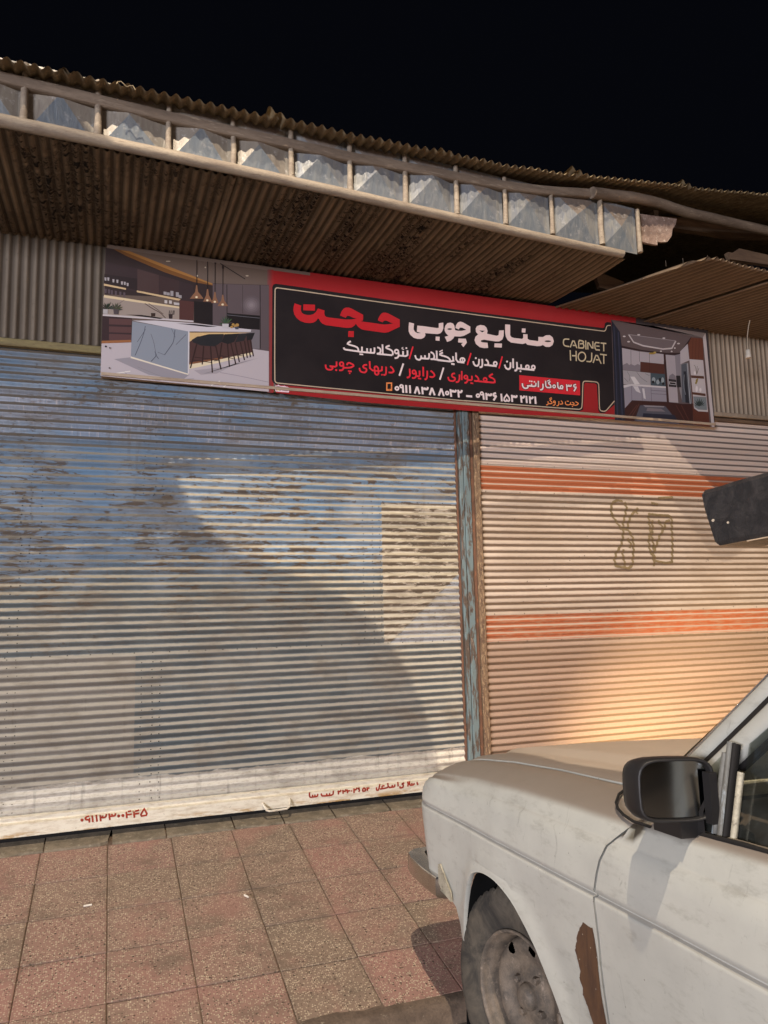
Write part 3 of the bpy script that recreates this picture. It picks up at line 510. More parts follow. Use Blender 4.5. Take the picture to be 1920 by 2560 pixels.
  ('p',(180,172,178),[(0.6375,2.4174),(0.81,2.452),(1.0007,2.5221),(0.8855,2.485),(0.7604,2.4087),(0.6743,2.3949)]),
  ('s',(150,145,152),[(0.4353,2.343),(0.6379,2.3693)],0.0025,0),
  ('s',(150,145,152),[(0.2725,2.3794),(0.3017,2.3538)],0.0025,0),
  ('s',(150,145,152),[(0.7789,2.4167),(0.8856,2.4063),(1.0489,2.3836)],0.0026,0),
  ('s',(150,145,152),[(0.341,2.4104),(0.4881,2.36)],0.0025,0),
  ('s',(250,244,236),[(0.188,2.3523),(0.3057,2.3835)],0.005,0),
  ('s',(250,244,236),[(0.7299,2.3382),(0.7792,2.3681)],0.0052,0),
  ('s',(250,244,236),[(0.798,2.3372),(0.8322,2.3575)],0.0052,0),
  ('p',(248,236,214),[(0.3082,2.4664),(0.6074,2.4007),(0.6075,2.3879),(0.3055,2.4561)]),
  ('p',(84,58,56),[(0.6091,2.5987),(0.9492,2.6602),(0.962,2.545),(0.6106,2.4407)]),
  ('p',(232,196,140),[(0.61,2.6293),(0.9492,2.6649),(0.8219,2.6423),(0.6542,2.6118),(0.6118,2.5763)]),
  ('p',(246,230,196),[(0.6117,2.4505),(0.7911,2.496),(0.962,2.5517),(0.962,2.5371),(0.7911,2.4777),(0.612,2.4216)]),
  ('p',(140,90,60),[(0.6117,2.4569),(0.791,2.5058),(0.7911,2.496),(0.6118,2.4473)]),
  ('p',(152,160,172),[(0.3105,2.6612),(0.6051,2.6372),(0.605,2.3954),(0.3071,2.465)]),
  ('s',(88,92,106),[(0.378,2.6418),(0.3738,2.6095),(0.3561,2.5474),(0.3284,2.4721)],0.0032,0),
  ('s',(88,92,106),[(0.3794,2.6228),(0.3613,2.5891),(0.3386,2.5488)],0.0025,0),
  ('s',(88,92,106),[(0.5337,2.6361),(0.5273,2.5678),(0.5097,2.5371),(0.4805,2.4896)],0.0038,0),
  ('s',(88,92,106),[(0.4805,2.4896),(0.4448,2.5021)],0.0019,0),
  ('s',(88,92,106),[(0.5931,2.6165),(0.5395,2.5529)],0.0026,0),
  ('s',(88,92,106),[(0.43,2.5039),(0.4392,2.4825),(0.4115,2.447)],0.0038,0),
  ('s',(88,92,106),[(0.4332,2.4883),(0.4501,2.4645)],0.0032,0),
  ('s',(88,92,106),[(0.408,2.6004),(0.4234,2.5573),(0.433,2.5042)],0.0019,0),
  ('s',(88,92,106),[(0.5144,2.6437),(0.536,2.5944)],0.0019,0),
  ('p',(226,222,226),[(0.6038,2.6403),(0.6112,2.6391),(0.611,2.3972),(0.6044,2.394)]),
  ('p',(222,216,222),[(0.3122,2.6652),(0.4305,2.6783),(0.6352,2.686),(0.9524,2.6826),(0.9492,2.6689),(0.6051,2.6352)]),
  ('p',(26,25,30),[(0.5411,2.6737),(0.6352,2.6814),(0.7652,2.6805),(0.703,2.6718)]),
  ('p',(38,41,46),[(0.6238,2.5892),(0.6481,2.6072),(0.7157,2.6312),(0.798,2.6411),(0.7875,2.594),(0.7502,2.564),(0.673,2.5616),(0.6313,2.575)]),
  ('p',(30,33,38),[(0.8042,2.6404),(0.8801,2.651),(0.8567,2.6009),(0.8221,2.5843),(0.7856,2.5925)]),
  ('p',(38,41,46),[(0.8801,2.6497),(0.9312,2.6577),(0.912,2.6131),(0.8612,2.5981)]),
  ('p',(30,33,38),[(0.9248,2.6584),(0.9724,2.666),(0.9569,2.6244),(0.9274,2.616)]),
  ('s',(54,34,34),[(0.6515,2.5705),(0.618,2.4273)],0.0071,0),
  ('s',(54,34,34),[(0.7254,2.5629),(0.7368,2.4118)],0.0071,0),
  ('s',(54,34,34),[(0.7533,2.5709),(0.7838,2.4354)],0.0072,0),
  ('s',(54,34,34),[(0.6884,2.5592),(0.6812,2.4535)],0.0071,0),
  ('s',(54,34,34),[(0.7875,2.5874),(0.7755,2.4946)],0.0072,0),
  ('s',(54,34,34),[(0.8189,2.5853),(0.83,2.4538)],0.0072,0),
  ('s',(54,34,34),[(0.8378,2.5911),(0.8652,2.4727)],0.0072,0),
  ('s',(54,34,34),[(0.8612,2.5981),(0.8855,2.4863)],0.0073,0),
  ('s',(54,34,34),[(0.8904,2.6043),(0.9141,2.4995)],0.0073,0),
  ('s',(54,34,34),[(0.914,2.6133),(0.93,2.5142)],0.0073,0),
  ('s',(54,34,34),[(0.9312,2.6184),(0.9479,2.5198)],0.0073,0),
  ('s',(54,34,34),[(0.946,2.6232),(0.9646,2.5267)],0.0073,0),
  ('s',(54,34,34),[(0.6309,2.4735),(0.7322,2.4698)],0.0039,0),
  ('s',(54,34,34),[(0.6399,2.4917),(0.7724,2.4865)],0.0039,0),
  ('s',(54,34,34),[(0.7445,2.48),(0.7786,2.4883)],0.0039,0),
  ('s',(54,34,34),[(0.7816,2.5147),(0.8538,2.5018)],0.0039,0),
  ('s',(54,34,34),[(0.8569,2.5284),(0.9045,2.523)],0.004,0),
  ('s',(34,28,30),[(0.6475,3.0551),(0.6481,2.9044)],0.004,0),
  ('s',(34,28,30),[(0.7067,3.0541),(0.7072,2.8887)],0.004,0),
  ('s',(34,28,30),[(0.7482,3.0511),(0.7485,2.8772)],0.004,0),
  ('s',(34,28,30),[(0.7919,3.0403),(0.792,2.866)],0.004,0),
  ('p',(150,108,82),[(0.6444,2.9072),(0.6505,2.908),(0.6558,2.869),(0.6814,2.8404),(0.6845,2.8329),(0.6107,2.8239),(0.6167,2.8325),(0.6398,2.867)]),
  ('p',(150,108,82),[(0.704,2.8916),(0.7103,2.8924),(0.7155,2.8565),(0.7296,2.8297),(0.7317,2.822),(0.6824,2.8161),(0.6865,2.8245),(0.6993,2.8545)]),
  ('p',(150,108,82),[(0.7447,2.8801),(0.751,2.8809),(0.7562,2.8489),(0.7662,2.8255),(0.7679,2.8178),(0.7274,2.8129),(0.7307,2.8213),(0.7399,2.8469)]),
  ('p',(150,108,82),[(0.7882,2.8688),(0.7945,2.8696),(0.7997,2.8369),(0.8173,2.8137),(0.8198,2.8059),(0.7623,2.7992),(0.7671,2.8077),(0.7833,2.8349)]),
  ('p',(255,238,200),[(0.6542,2.8384),(0.6522,2.834),(0.6475,2.8317),(0.6427,2.8328),(0.6406,2.8368),(0.6426,2.8412),(0.6474,2.8435),(0.6522,2.8424)]),
  ('p',(255,238,200),[(0.7132,2.8271),(0.7112,2.8226),(0.7064,2.8203),(0.7015,2.8215),(0.6995,2.8254),(0.7015,2.8299),(0.7063,2.8322),(0.7111,2.8311)]),
  ('p',(255,238,200),[(0.7544,2.8234),(0.7524,2.819),(0.7476,2.8167),(0.7427,2.8178),(0.7407,2.8218),(0.7427,2.8263),(0.7475,2.8286),(0.7524,2.8274)]),
  ('p',(255,238,200),[(0.7979,2.8127),(0.7959,2.8082),(0.791,2.8059),(0.7861,2.807),(0.784,2.811),(0.786,2.8155),(0.7909,2.8178),(0.7958,2.8167)]),
  ('s',(36,30,32),[(0.776,3.053),(0.9169,2.9787)],0.0054,0),
  ('s',(46,36,36),[(0.7494,3.0546),(0.7495,3.0446)],0.0094,0),
  ('s',(46,36,36),[(0.7919,3.0437),(0.7919,3.0235)],0.0108,0),
  ('p',(205,190,170),[(0.5061,3.0274),(0.5022,3.0245),(0.4929,3.0222),(0.4835,3.0219),(0.4795,3.0236),(0.4834,3.0265),(0.4928,3.0288),(0.5022,3.0291)]),
  ('p',(205,190,170),[(0.9376,3.0004),(0.9349,2.9972),(0.9285,2.9952),(0.9221,2.9955),(0.9194,2.998),(0.9221,3.0013),(0.9285,3.0033),(0.9349,3.003)]),
  ('p',(205,190,170),[(0.6988,3.0182),(0.6975,3.0147),(0.6945,3.0129),(0.6914,3.0138),(0.6901,3.017),(0.6913,3.0204),(0.6944,3.0222),(0.6975,3.0213)]),
  ('p',(205,190,170),[(0.655,2.963),(0.654,2.9591),(0.6514,2.9572),(0.6487,2.9584),(0.6476,2.962),(0.6487,2.9659),(0.6513,2.9678),(0.6539,2.9666)]),
  ('p',(50,51,49),[(0.1808,2.7148),(0.1626,2.7161),(0.1426,2.7097),(0.1629,2.7086)]),
  ('p',(50,47,39),[(0.1808,2.7148),(0.1663,2.7243),(0.1472,2.7262),(0.164,2.717)]),
  ('p',(50,44,48),[(0.1808,2.7148),(0.1724,2.7303),(0.1572,2.7395),(0.1678,2.7243)]),
  ('p',(53,67,39),[(0.1808,2.7148),(0.1773,2.732),(0.1658,2.7444),(0.1715,2.7275)]),
  ('p',(53,54,43),[(0.1808,2.7148),(0.1781,2.7346),(0.167,2.7503),(0.1719,2.7308)]),
  ('p',(39,55,49),[(0.1808,2.7148),(0.1858,2.7322),(0.1817,2.7485),(0.1789,2.7313)]),
  ('p',(39,56,44),[(0.1808,2.7148),(0.1896,2.7328),(0.1895,2.7514),(0.1829,2.7337)]),
  ('p',(46,60,42),[(0.1808,2.7148),(0.1947,2.735),(0.2002,2.7575),(0.1885,2.7376)]),
  ('p',(37,53,53),[(0.1808,2.7148),(0.2021,2.7258),(0.2176,2.7426),(0.1984,2.7319)]),
  ('p',(43,65,52),[(0.1808,2.7148),(0.2039,2.7213),(0.2225,2.7345),(0.2015,2.7282)]),
  ('p',(52,66,49),[(0.1808,2.7148),(0.202,2.7165),(0.22,2.7253),(0.2009,2.7239)]),
  ('p',(59,62,70),[(0.2236,2.7166),(0.2072,2.7231),(0.1873,2.7217),(0.2059,2.7155)]),
  ('p',(67,79,64),[(0.2236,2.7166),(0.2106,2.7268),(0.1927,2.7294),(0.2079,2.7195)]),
  ('p',(71,72,67),[(0.2236,2.7166),(0.2157,2.7288),(0.2016,2.7341),(0.2117,2.7222)]),
  ('p',(75,74,55),[(0.2236,2.7166),(0.2183,2.7367),(0.205,2.752),(0.2125,2.7322)]),
  ('p',(72,69,58),[(0.2236,2.7166),(0.2213,2.7318),(0.2109,2.7422),(0.2154,2.7273)]),
  ('p',(75,67,48),[(0.2236,2.7166),(0.2284,2.7363),(0.2242,2.7547),(0.2216,2.7353)]),
  ('p',(74,92,66),[(0.2236,2.7166),(0.2302,2.7335),(0.2277,2.7499),(0.2234,2.7333)]),
  ('p',(83,83,72),[(0.2236,2.7166),(0.2347,2.7372),(0.2371,2.7591),(0.2282,2.7388)]),
  ('p',(69,91,73),[(0.2236,2.7166),(0.2409,2.7313),(0.2508,2.7503),(0.2357,2.7359)]),
  ('p',(80,74,62),[(0.2236,2.7166),(0.2418,2.7295),(0.2532,2.7473),(0.2372,2.7346)]),
  ('p',(73,86,57),[(0.2236,2.7166),(0.2453,2.7232),(0.2623,2.7364),(0.2427,2.7301)]),
  ('p',(72,78,72),[(0.2236,2.7166),(0.2453,2.7149),(0.2648,2.7206),(0.2453,2.7225)]),
  ('p',(59,90,67),[(0.8065,2.7002),(0.7887,2.7025),(0.7684,2.6966),(0.7887,2.6945)]),
  ('p',(72,77,56),[(0.8065,2.7002),(0.7934,2.706),(0.7765,2.7036),(0.792,2.698)]),
  ('p',(72,85,67),[(0.8065,2.7002),(0.796,2.7152),(0.7782,2.7233),(0.7912,2.7085)]),
  ('p',(73,86,70),[(0.8065,2.7002),(0.7949,2.7158),(0.7761,2.7244),(0.7902,2.7091)]),
  ('p',(70,89,58),[(0.8065,2.7002),(0.8038,2.7173),(0.792,2.7295),(0.7972,2.7126)]),
  ('p',(62,94,74),[(0.8065,2.7002),(0.802,2.7227),(0.7882,2.7405),(0.7953,2.7183)]),
  ('p',(60,97,62),[(0.8065,2.7002),(0.8115,2.7251),(0.8064,2.7486),(0.8039,2.7239)]),
  ('p',(52,72,55),[(0.8065,2.7002),(0.818,2.7238),(0.8195,2.7482),(0.8106,2.7248)]),
  ('p',(67,78,63),[(0.8065,2.7002),(0.8213,2.7184),(0.8268,2.7392),(0.8145,2.7212)]),
  ('p',(65,89,74),[(0.8065,2.7002),(0.822,2.717),(0.8285,2.737),(0.8155,2.7203)]),
  ('p',(73,104,68),[(0.8065,2.7002),(0.8289,2.7157),(0.8438,2.7364),(0.8239,2.7211)]),
  ('p',(76,101,65),[(0.8065,2.7002),(0.8295,2.7137),(0.8454,2.7328),(0.8249,2.7196)]),
  ('p',(72,88,57),[(0.8065,2.7002),(0.8275,2.7034),(0.844,2.7139),(0.8255,2.7109)]),
  ('p',(77,70,71),[(0.8065,2.7002),(0.832,2.704),(0.8534,2.7152),(0.8304,2.7116)]),
  ('p',(196,190,190),[(0.1621,2.7114),(0.1859,2.7129),(0.1853,2.687),(0.1626,2.6863)]),
  ('p',(86,78,82),[(0.2132,2.7173),(0.2419,2.7188),(0.239,2.6912),(0.2161,2.6898)]),
  ('p',(214,210,214),[(0.7889,2.6995),(0.8254,2.7022),(0.8243,2.6756),(0.7903,2.6746)]),
  ('p',(190,150,84),[(0.859,2.7019),(0.8564,2.6964),(0.8502,2.6935),(0.8439,2.695),(0.8413,2.7),(0.8438,2.7055),(0.8501,2.7084),(0.8564,2.7069)]),
  ('p',(190,150,84),[(0.8838,2.7019),(0.8805,2.6948),(0.8724,2.6911),(0.8643,2.693),(0.8609,2.6994),(0.8643,2.7066),(0.8724,2.7103),(0.8805,2.7084)]),
  ('p',(190,150,84),[(0.8508,2.6864),(0.8482,2.6809),(0.842,2.678),(0.8357,2.6795),(0.8331,2.6845),(0.8357,2.69),(0.8419,2.6929),(0.8482,2.6914)]),
  ('p',(190,150,84),[(0.8698,2.6918),(0.8673,2.6862),(0.861,2.6834),(0.8547,2.6849),(0.8521,2.6899),(0.8547,2.6954),(0.8609,2.6983),(0.8672,2.6968)]),
  ('p',(80,84,100),[(0.8565,2.6883),(0.8851,2.6914),(0.8788,2.6761),(0.8629,2.6744)]),
  ('p',(12,12,16),[(0.1852,2.5077),(0.1838,2.5036),(0.1802,2.5017),(0.1766,2.5029),(0.1751,2.5067),(0.1765,2.5108),(0.18,2.5128),(0.1836,2.5116)]),
 ],
 'kitchen_print_right': [
  ('p',(104,90,90),[(3.4158,3.0162),(4.2218,3.0067),(4.2381,2.3156),(3.3954,2.3135)]),
  ('p',(150,138,136),[(3.4183,3.0149),(4.2218,3.0067),(4.2203,2.9685),(4.0782,2.9728),(3.9302,2.9862),(3.7497,3.0133)]),
  ('p',(120,108,110),[(3.5602,2.9243),(3.9479,2.922),(3.8988,2.8513),(3.6043,2.8644)]),
  ('s',(214,204,204),[(3.5515,2.9257),(3.5996,2.8601),(3.902,2.8462),(3.9525,2.9209)],0.01,0),
  ('s',(160,150,152),[(3.5515,2.9257),(3.9525,2.9209)],0.0046,0),
  ('p',(225,216,216),[(3.5258,2.9094),(3.5219,2.9053),(3.513,2.9028),(3.5044,2.9035),(3.5011,2.9068),(3.505,2.911),(3.5138,2.9134),(3.5224,2.9128)]),
  ('p',(225,216,216),[(3.6485,2.9335),(3.6446,2.9293),(3.6356,2.9268),(3.6268,2.9275),(3.6234,2.9309),(3.6274,2.9351),(3.6364,2.9376),(3.6451,2.9369)]),
  ('p',(225,216,216),[(3.8622,2.931),(3.8581,2.9268),(3.8489,2.9243),(3.8399,2.9249),(3.8364,2.9284),(3.8405,2.9326),(3.8498,2.9352),(3.8588,2.9345)]),
  ('p',(225,216,216),[(3.9872,2.9042),(3.9831,2.8999),(3.9737,2.8974),(3.9645,2.898),(3.961,2.9015),(3.9652,2.9058),(3.9746,2.9083),(3.9837,2.9077)]),
  ('p',(225,216,216),[(3.9471,2.8676),(3.9443,2.8635),(3.9382,2.8613),(3.9325,2.8623),(3.9303,2.866),(3.9331,2.8701),(3.9392,2.8722),(3.945,2.8712)]),
  ('p',(225,216,216),[(3.5601,2.8751),(3.5562,2.871),(3.5473,2.8685),(3.5387,2.8692),(3.5354,2.8726),(3.5393,2.8767),(3.5481,2.8792),(3.5568,2.8785)]),
  ('p',(225,216,216),[(3.8251,2.8326),(3.8223,2.8286),(3.8164,2.8264),(3.8107,2.8275),(3.8086,2.831),(3.8113,2.8351),(3.8173,2.8372),(3.823,2.8362)]),
  ('p',(225,216,216),[(3.9171,2.8399),(3.9143,2.8359),(3.9083,2.8337),(3.9026,2.8347),(3.9004,2.8383),(3.9032,2.8424),(3.9092,2.8446),(3.915,2.8436)]),
  ('p',(52,36,38),[(3.4815,2.8401),(3.6634,2.8247),(3.8618,2.8246),(3.9777,2.8357),(4.0866,2.9611),(4.1048,2.9535),(3.9808,2.8182),(3.8515,2.8106),(3.4829,2.8222)]),
  ('p',(188,180,186),[(3.4856,2.824),(3.6269,2.812),(3.8426,2.8128),(3.8321,2.7398),(3.6348,2.7402),(3.6267,2.6686),(3.4832,2.6689)]),
  ('s',(92,84,92),[(3.5621,2.8186),(3.553,2.6697)],0.003,0),
  ('s',(92,84,92),[(3.6314,2.8125),(3.6277,2.7395)],0.003,0),
  ('s',(92,84,92),[(3.7159,2.8107),(3.7121,2.7381)],0.0031,0),
  ('p',(140,132,140),[(3.4856,2.7027),(3.5235,2.721),(3.54,2.7075),(3.5546,2.7163),(3.5838,2.7077),(3.6113,2.7215),(3.6303,2.7156),(3.6267,2.6686),(3.4832,2.6689)]),
  ('p',(88,50,42),[(3.6347,2.7387),(3.8367,2.7402),(3.8335,2.6682),(3.631,2.666)]),
  ('s',(60,34,30),[(3.7121,2.7381),(3.7082,2.6658)],0.0023,0),
  ('p',(178,174,178),[(3.4848,2.6668),(3.7136,2.6663),(3.7085,2.5776),(3.482,2.5669)]),
  ('s',(118,114,122),[(3.5191,2.6608),(3.5427,2.6255),(3.5318,2.5947)],0.003,0),
  ('s',(118,114,122),[(3.5982,2.6639),(3.6305,2.6253),(3.6817,2.5995)],0.003,0),
  ('s',(118,114,122),[(3.6685,2.6587),(3.7032,2.6465)],0.003,0),
  ('s',(118,114,122),[(3.4897,2.6136),(3.5225,2.5865)],0.003,0),
  ('p',(230,226,228),[(3.5427,2.6255),(3.578,2.6284),(3.6182,2.5793),(3.5739,2.5743)]),
  ('p',(72,88,98),[(3.7136,2.6655),(3.8399,2.6688),(3.8418,2.5806),(3.7112,2.5778)]),
  ('p',(160,170,176),[(3.753,2.6204),(3.7472,2.6061),(3.7352,2.5993),(3.7242,2.6042),(3.7206,2.6178),(3.7264,2.6321),(3.7383,2.6389),(3.7494,2.6341)]),
  ('p',(160,170,176),[(3.7862,2.608),(3.7809,2.5947),(3.7702,2.5886),(3.7604,2.5931),(3.7572,2.6057),(3.7625,2.6189),(3.7732,2.6251),(3.783,2.6206)]),
  ('p',(160,170,176),[(3.8262,2.6227),(3.8212,2.6062),(3.8116,2.5987),(3.8032,2.6047),(3.8007,2.6206),(3.8058,2.6371),(3.8153,2.6446),(3.8238,2.6386)]),
  ('p',(24,26,30),[(3.7419,2.6044),(3.7381,2.5966),(3.7302,2.5929),(3.7229,2.5954),(3.7203,2.6026),(3.724,2.6104),(3.7319,2.6142),(3.7393,2.6117)]),
  ('p',(24,26,30),[(3.8019,2.6245),(3.7979,2.6134),(3.7898,2.6083),(3.7825,2.6122),(3.7802,2.6227),(3.7842,2.6337),(3.7923,2.6389),(3.7996,2.635)]),
  ('p',(24,26,30),[(3.8271,2.6),(3.8233,2.5921),(3.8153,2.5884),(3.8078,2.5909),(3.8052,2.5982),(3.8091,2.606),(3.817,2.6098),(3.8245,2.6073)]),
  ('p',(222,216,218),[(3.4816,2.5609),(3.5477,2.5736),(3.8463,2.5802),(3.8453,2.5672),(3.5467,2.5609),(3.4844,2.5404)]),
  ('p',(158,154,166),[(3.4845,2.5419),(3.5468,2.5617),(3.8454,2.5688),(3.8401,2.4714),(3.5437,2.4604),(3.4831,2.4014)]),
  ('s',(104,98,110),[(3.5476,2.561),(3.5437,2.4604)],0.003,0),
  ('s',(104,98,110),[(3.7103,2.5657),(3.7069,2.4663)],0.003,0),
  ('s',(104,98,110),[(3.7094,2.543),(3.8444,2.5459)],0.003,0),
  ('s',(104,98,110),[(3.7084,2.5189),(3.8426,2.5231)],0.003,0),
  ('s',(104,98,110),[(3.6347,2.5642),(3.629,2.4651)],0.003,0),
  ('p',(222,218,222),[(3.5597,2.5597),(3.6011,2.5615),(3.6204,2.5152),(3.5836,2.5273)]),
  ('p',(222,218,222),[(3.6337,2.5506),(3.6531,2.5507),(3.6598,2.4763),(3.6426,2.4825)]),
  ('p',(150,146,150),[(3.9754,2.7543),(4.0465,2.77),(4.0579,2.4749),(3.9703,2.4778),(3.9357,2.6662),(3.9682,2.6689)]),
  ('p',(146,140,148),[(3.9343,2.8138),(3.9836,2.8285),(3.97,2.6691),(3.9309,2.6642)]),
  ('p',(182,174,180),[(3.8533,2.8108),(3.934,2.8107),(3.9348,2.4707),(3.8563,2.4696)]),
  ('p',(134,128,136),[(3.8739,2.661),(3.9046,2.6789),(3.927,2.6616),(3.9285,2.6349),(3.8664,2.6359)]),
  ('p',(46,44,50),[(3.8647,2.6373),(3.9303,2.6351),(3.9285,2.5814),(3.8618,2.5807)]),
  ('p',(196,192,196),[(3.8667,2.6184),(3.927,2.618),(3.9234,2.5963),(3.8669,2.5979)]),
  ('p',(30,28,32),[(3.8718,2.6135),(3.9229,2.6131),(3.9201,2.6006),(3.8726,2.6014)]),
  ('p',(60,36,36),[(3.8357,2.8183),(3.8537,2.8154),(3.8527,2.4693),(3.8364,2.4697)]),
  ('p',(34,32,38),[(3.931,2.6658),(3.9682,2.6689),(3.9702,2.5847),(3.933,2.5803)]),
  ('p',(92,98,108),[(3.9844,2.7512),(4.0398,2.7678),(4.0533,2.4746),(3.9666,2.4775)]),
  ('p',(38,42,52),[(3.9988,2.7023),(4.0222,2.7044),(4.03,2.4745),(3.9978,2.476)]),
  ('s',(190,194,200),[(4.0366,2.7637),(4.0387,2.4674)],0.0054,0),
  ('s',(150,156,164),[(4.0042,2.6797),(3.9913,2.5941),(4.0028,2.5337)],0.0039,0),
  ('p',(196,188,192),[(3.9832,2.8463),(4.0539,2.9093),(4.0584,2.7882),(3.9771,2.7529)]),
  ('p',(112,64,48),[(4.0587,2.9097),(4.0912,2.96),(4.1929,2.9626),(4.188,2.8032),(4.0589,2.7944)]),
  ('s',(88,48,38),[(4.1048,2.9535),(4.0837,2.7991)],0.0032,0),
  ('s',(88,48,38),[(4.1334,2.9565),(4.1121,2.8017)],0.0032,0),
  ('s',(88,48,38),[(4.1622,2.9594),(4.1407,2.8043)],0.0032,0),
  ('p',(96,54,42),[(4.0617,2.6768),(4.1882,2.8048),(4.1983,2.3155),(4.0538,2.322)]),
  ('p',(206,198,200),[(4.0591,2.7968),(4.182,2.8003),(4.1912,2.4227),(4.1045,2.4215),(4.0689,2.4405)]),
  ('p',(128,138,142),[(4.0691,2.5271),(4.1849,2.5304),(4.1847,2.4346),(4.1056,2.4338),(4.0742,2.4485)]),
  ('p',(92,58,44),[(4.0619,2.6792),(4.1771,2.6827),(4.1781,2.6633),(4.0649,2.6601)]),
  ('p',(92,58,44),[(4.0652,2.5576),(4.1806,2.5548),(4.1807,2.5355),(4.0665,2.54)]),
  ('p',(238,232,232),[(4.1163,2.5847),(4.1115,2.5679),(4.1029,2.5605),(4.0955,2.5667),(4.0936,2.5829),(4.0984,2.5997),(4.107,2.6071),(4.1145,2.6009)]),
  ('p',(238,232,232),[(4.1478,2.5794),(4.1438,2.5682),(4.136,2.563),(4.129,2.567),(4.127,2.5778),(4.131,2.589),(4.1388,2.5942),(4.1458,2.5902)]),
  ('p',(238,232,232),[(4.1088,2.7002),(4.1051,2.69),(4.098,2.6854),(4.0917,2.6889),(4.0898,2.6986),(4.0935,2.7088),(4.1005,2.7135),(4.1069,2.7099)]),
  ('p',(150,132,60),[(4.1196,2.643),(4.116,2.6328),(4.1089,2.6282),(4.1026,2.6317),(4.1007,2.6414),(4.1044,2.6516),(4.1114,2.6562),(4.1178,2.6527)]),
  ('p',(150,132,60),[(4.1107,2.6268),(4.1076,2.6199),(4.1013,2.6167),(4.0956,2.619),(4.0937,2.6254),(4.0967,2.6322),(4.103,2.6354),(4.1088,2.6332)]),
  ('p',(150,132,60),[(4.1254,2.6543),(4.1227,2.6491),(4.1171,2.6466),(4.112,2.6483),(4.1102,2.653),(4.1129,2.6582),(4.1184,2.6607),(4.1236,2.6591)]),
  ('p',(44,58,58),[(4.1171,2.4576),(4.084,2.4593),(4.0647,2.4678),(4.0991,2.4606)]),
  ('p',(44,58,58),[(4.1171,2.4576),(4.088,2.4671),(4.073,2.4871),(4.1032,2.4689)]),
  ('p',(44,58,58),[(4.1171,2.4576),(4.0949,2.4737),(4.087,2.5035),(4.1101,2.476)]),
  ('p',(44,58,58),[(4.1171,2.4576),(4.1037,2.4783),(4.1049,2.5148),(4.119,2.4809)]),
  ('p',(44,58,58),[(4.1171,2.4576),(4.1135,2.4804),(4.1246,2.5197),(4.1288,2.4831)]),
  ('p',(44,58,58),[(4.1171,2.4576),(4.1231,2.4797),(4.1437,2.5177),(4.1384,2.4823)]),
  ('p',(44,58,58),[(4.1171,2.4576),(4.1313,2.4763),(4.1599,2.5088),(4.1465,2.4786)]),
  ('p',(44,58,58),[(4.1171,2.4576),(4.137,2.4706),(4.1712,2.4942),(4.1523,2.4724)]),
  ('p',(44,58,58),[(4.1171,2.4576),(4.1397,2.4632),(4.1762,2.4757),(4.1549,2.4646)]),
  ('s',(120,110,96),[(4.1144,2.6891),(4.1097,2.7431),(4.0969,2.7575)],0.0039,0),
  ('s',(120,110,96),[(4.1144,2.6891),(4.1247,2.7522)],0.0039,0),
  ('s',(120,110,96),[(4.1144,2.6891),(4.1376,2.7377)],0.0039,0),
  ('p',(62,34,32),[(3.4812,2.3998),(3.5436,2.4589),(3.7067,2.4625),(3.8508,2.4692),(3.9691,2.464),(4.0577,2.4718),(4.051,2.3218),(3.4726,2.3155)]),
  ('s',(92,54,46),[(3.4954,2.3331),(3.5805,2.4274)],0.0067,0),
  ('s',(92,54,46),[(3.5209,2.3274),(3.5987,2.4361)],0.0067,0),
  ('s',(92,54,46),[(3.9856,2.3345),(3.913,2.4509)],0.0069,0),
  ('s',(92,54,46),[(4.0226,2.3368),(3.9591,2.4542)],0.0069,0),
  ('p',(86,88,100),[(3.6087,2.4294),(3.8211,2.4369),(3.9338,2.3191),(3.5532,2.3177)]),
  ('p',(150,146,152),[(3.6336,2.4327),(3.8121,2.4378),(3.8077,2.4284),(3.6502,2.4204)]),
  ('p',(38,42,58),[(3.6309,2.3753),(3.8908,2.3813),(3.9236,2.3381),(3.6154,2.332)]),
  ('p',(130,122,128),[(3.6675,2.4149),(3.7835,2.4177),(3.818,2.399),(3.6569,2.3919)]),
  ('p',(34,40,56),[(3.4123,3.0158),(3.4795,2.9348),(3.4872,2.8226),(3.4769,2.3158),(3.3954,2.3135),(3.4083,2.6216),(3.4178,2.8832)]),
  ('s',(62,68,90),[(3.4323,2.9675),(3.4282,2.6975),(3.4151,2.3148)],0.0052,0),
  ('s',(24,28,40),[(3.4482,2.9465),(3.4459,2.6544),(3.4357,2.3161)],0.0052,0),
  ('s',(66,72,96),[(3.4646,2.9332),(3.4611,2.626),(3.4555,2.3174)],0.0052,0),
  ('s',(22,26,38),[(3.4208,2.9888),(3.4112,2.6514),(3.4016,2.3161)],0.0052,0),
  ('p',(168,140,66),[(3.769,2.8104),(3.7627,2.8058),(3.7471,2.8018),(3.7281,2.8),(3.7129,2.8011),(3.7074,2.8046),(3.7136,2.8092),(3.7291,2.8131),(3.7481,2.815),(3.7634,2.8139)]),
  ('p',(196,168,90),[(3.7741,2.8185),(3.77,2.8138),(3.7609,2.8112),(3.7521,2.8121),(3.7487,2.8161),(3.7527,2.8208),(3.7619,2.8235),(3.7707,2.8225)]),
  ('p',(208,198,198),[(4.1937,2.9705),(4.2218,3.0067),(4.2381,2.3156),(4.2125,2.3156)]),
  ('s',(200,190,180),[(4.0689,2.3359),(4.0968,2.3353)],0.0038,0),
  ('s',(200,190,180),[(4.1065,2.339),(4.1245,2.3317),(4.1486,2.3385)],0.0038,0),
  ('s',(200,190,180),[(4.1625,2.3363),(4.1909,2.3381)],0.0039,0),
 ],
 'rail_lettering': [
  ('s',(168,34,14),[(0.1676,0.1111),(0.1722,0.0779)],0.0083,0),
  ('s',(168,34,14),[(0.1867,0.1118),(0.1913,0.0779)],0.0083,0),
  ('s',(168,34,14),[(0.2049,0.108),(0.2088,0.0774)],0.0083,0),
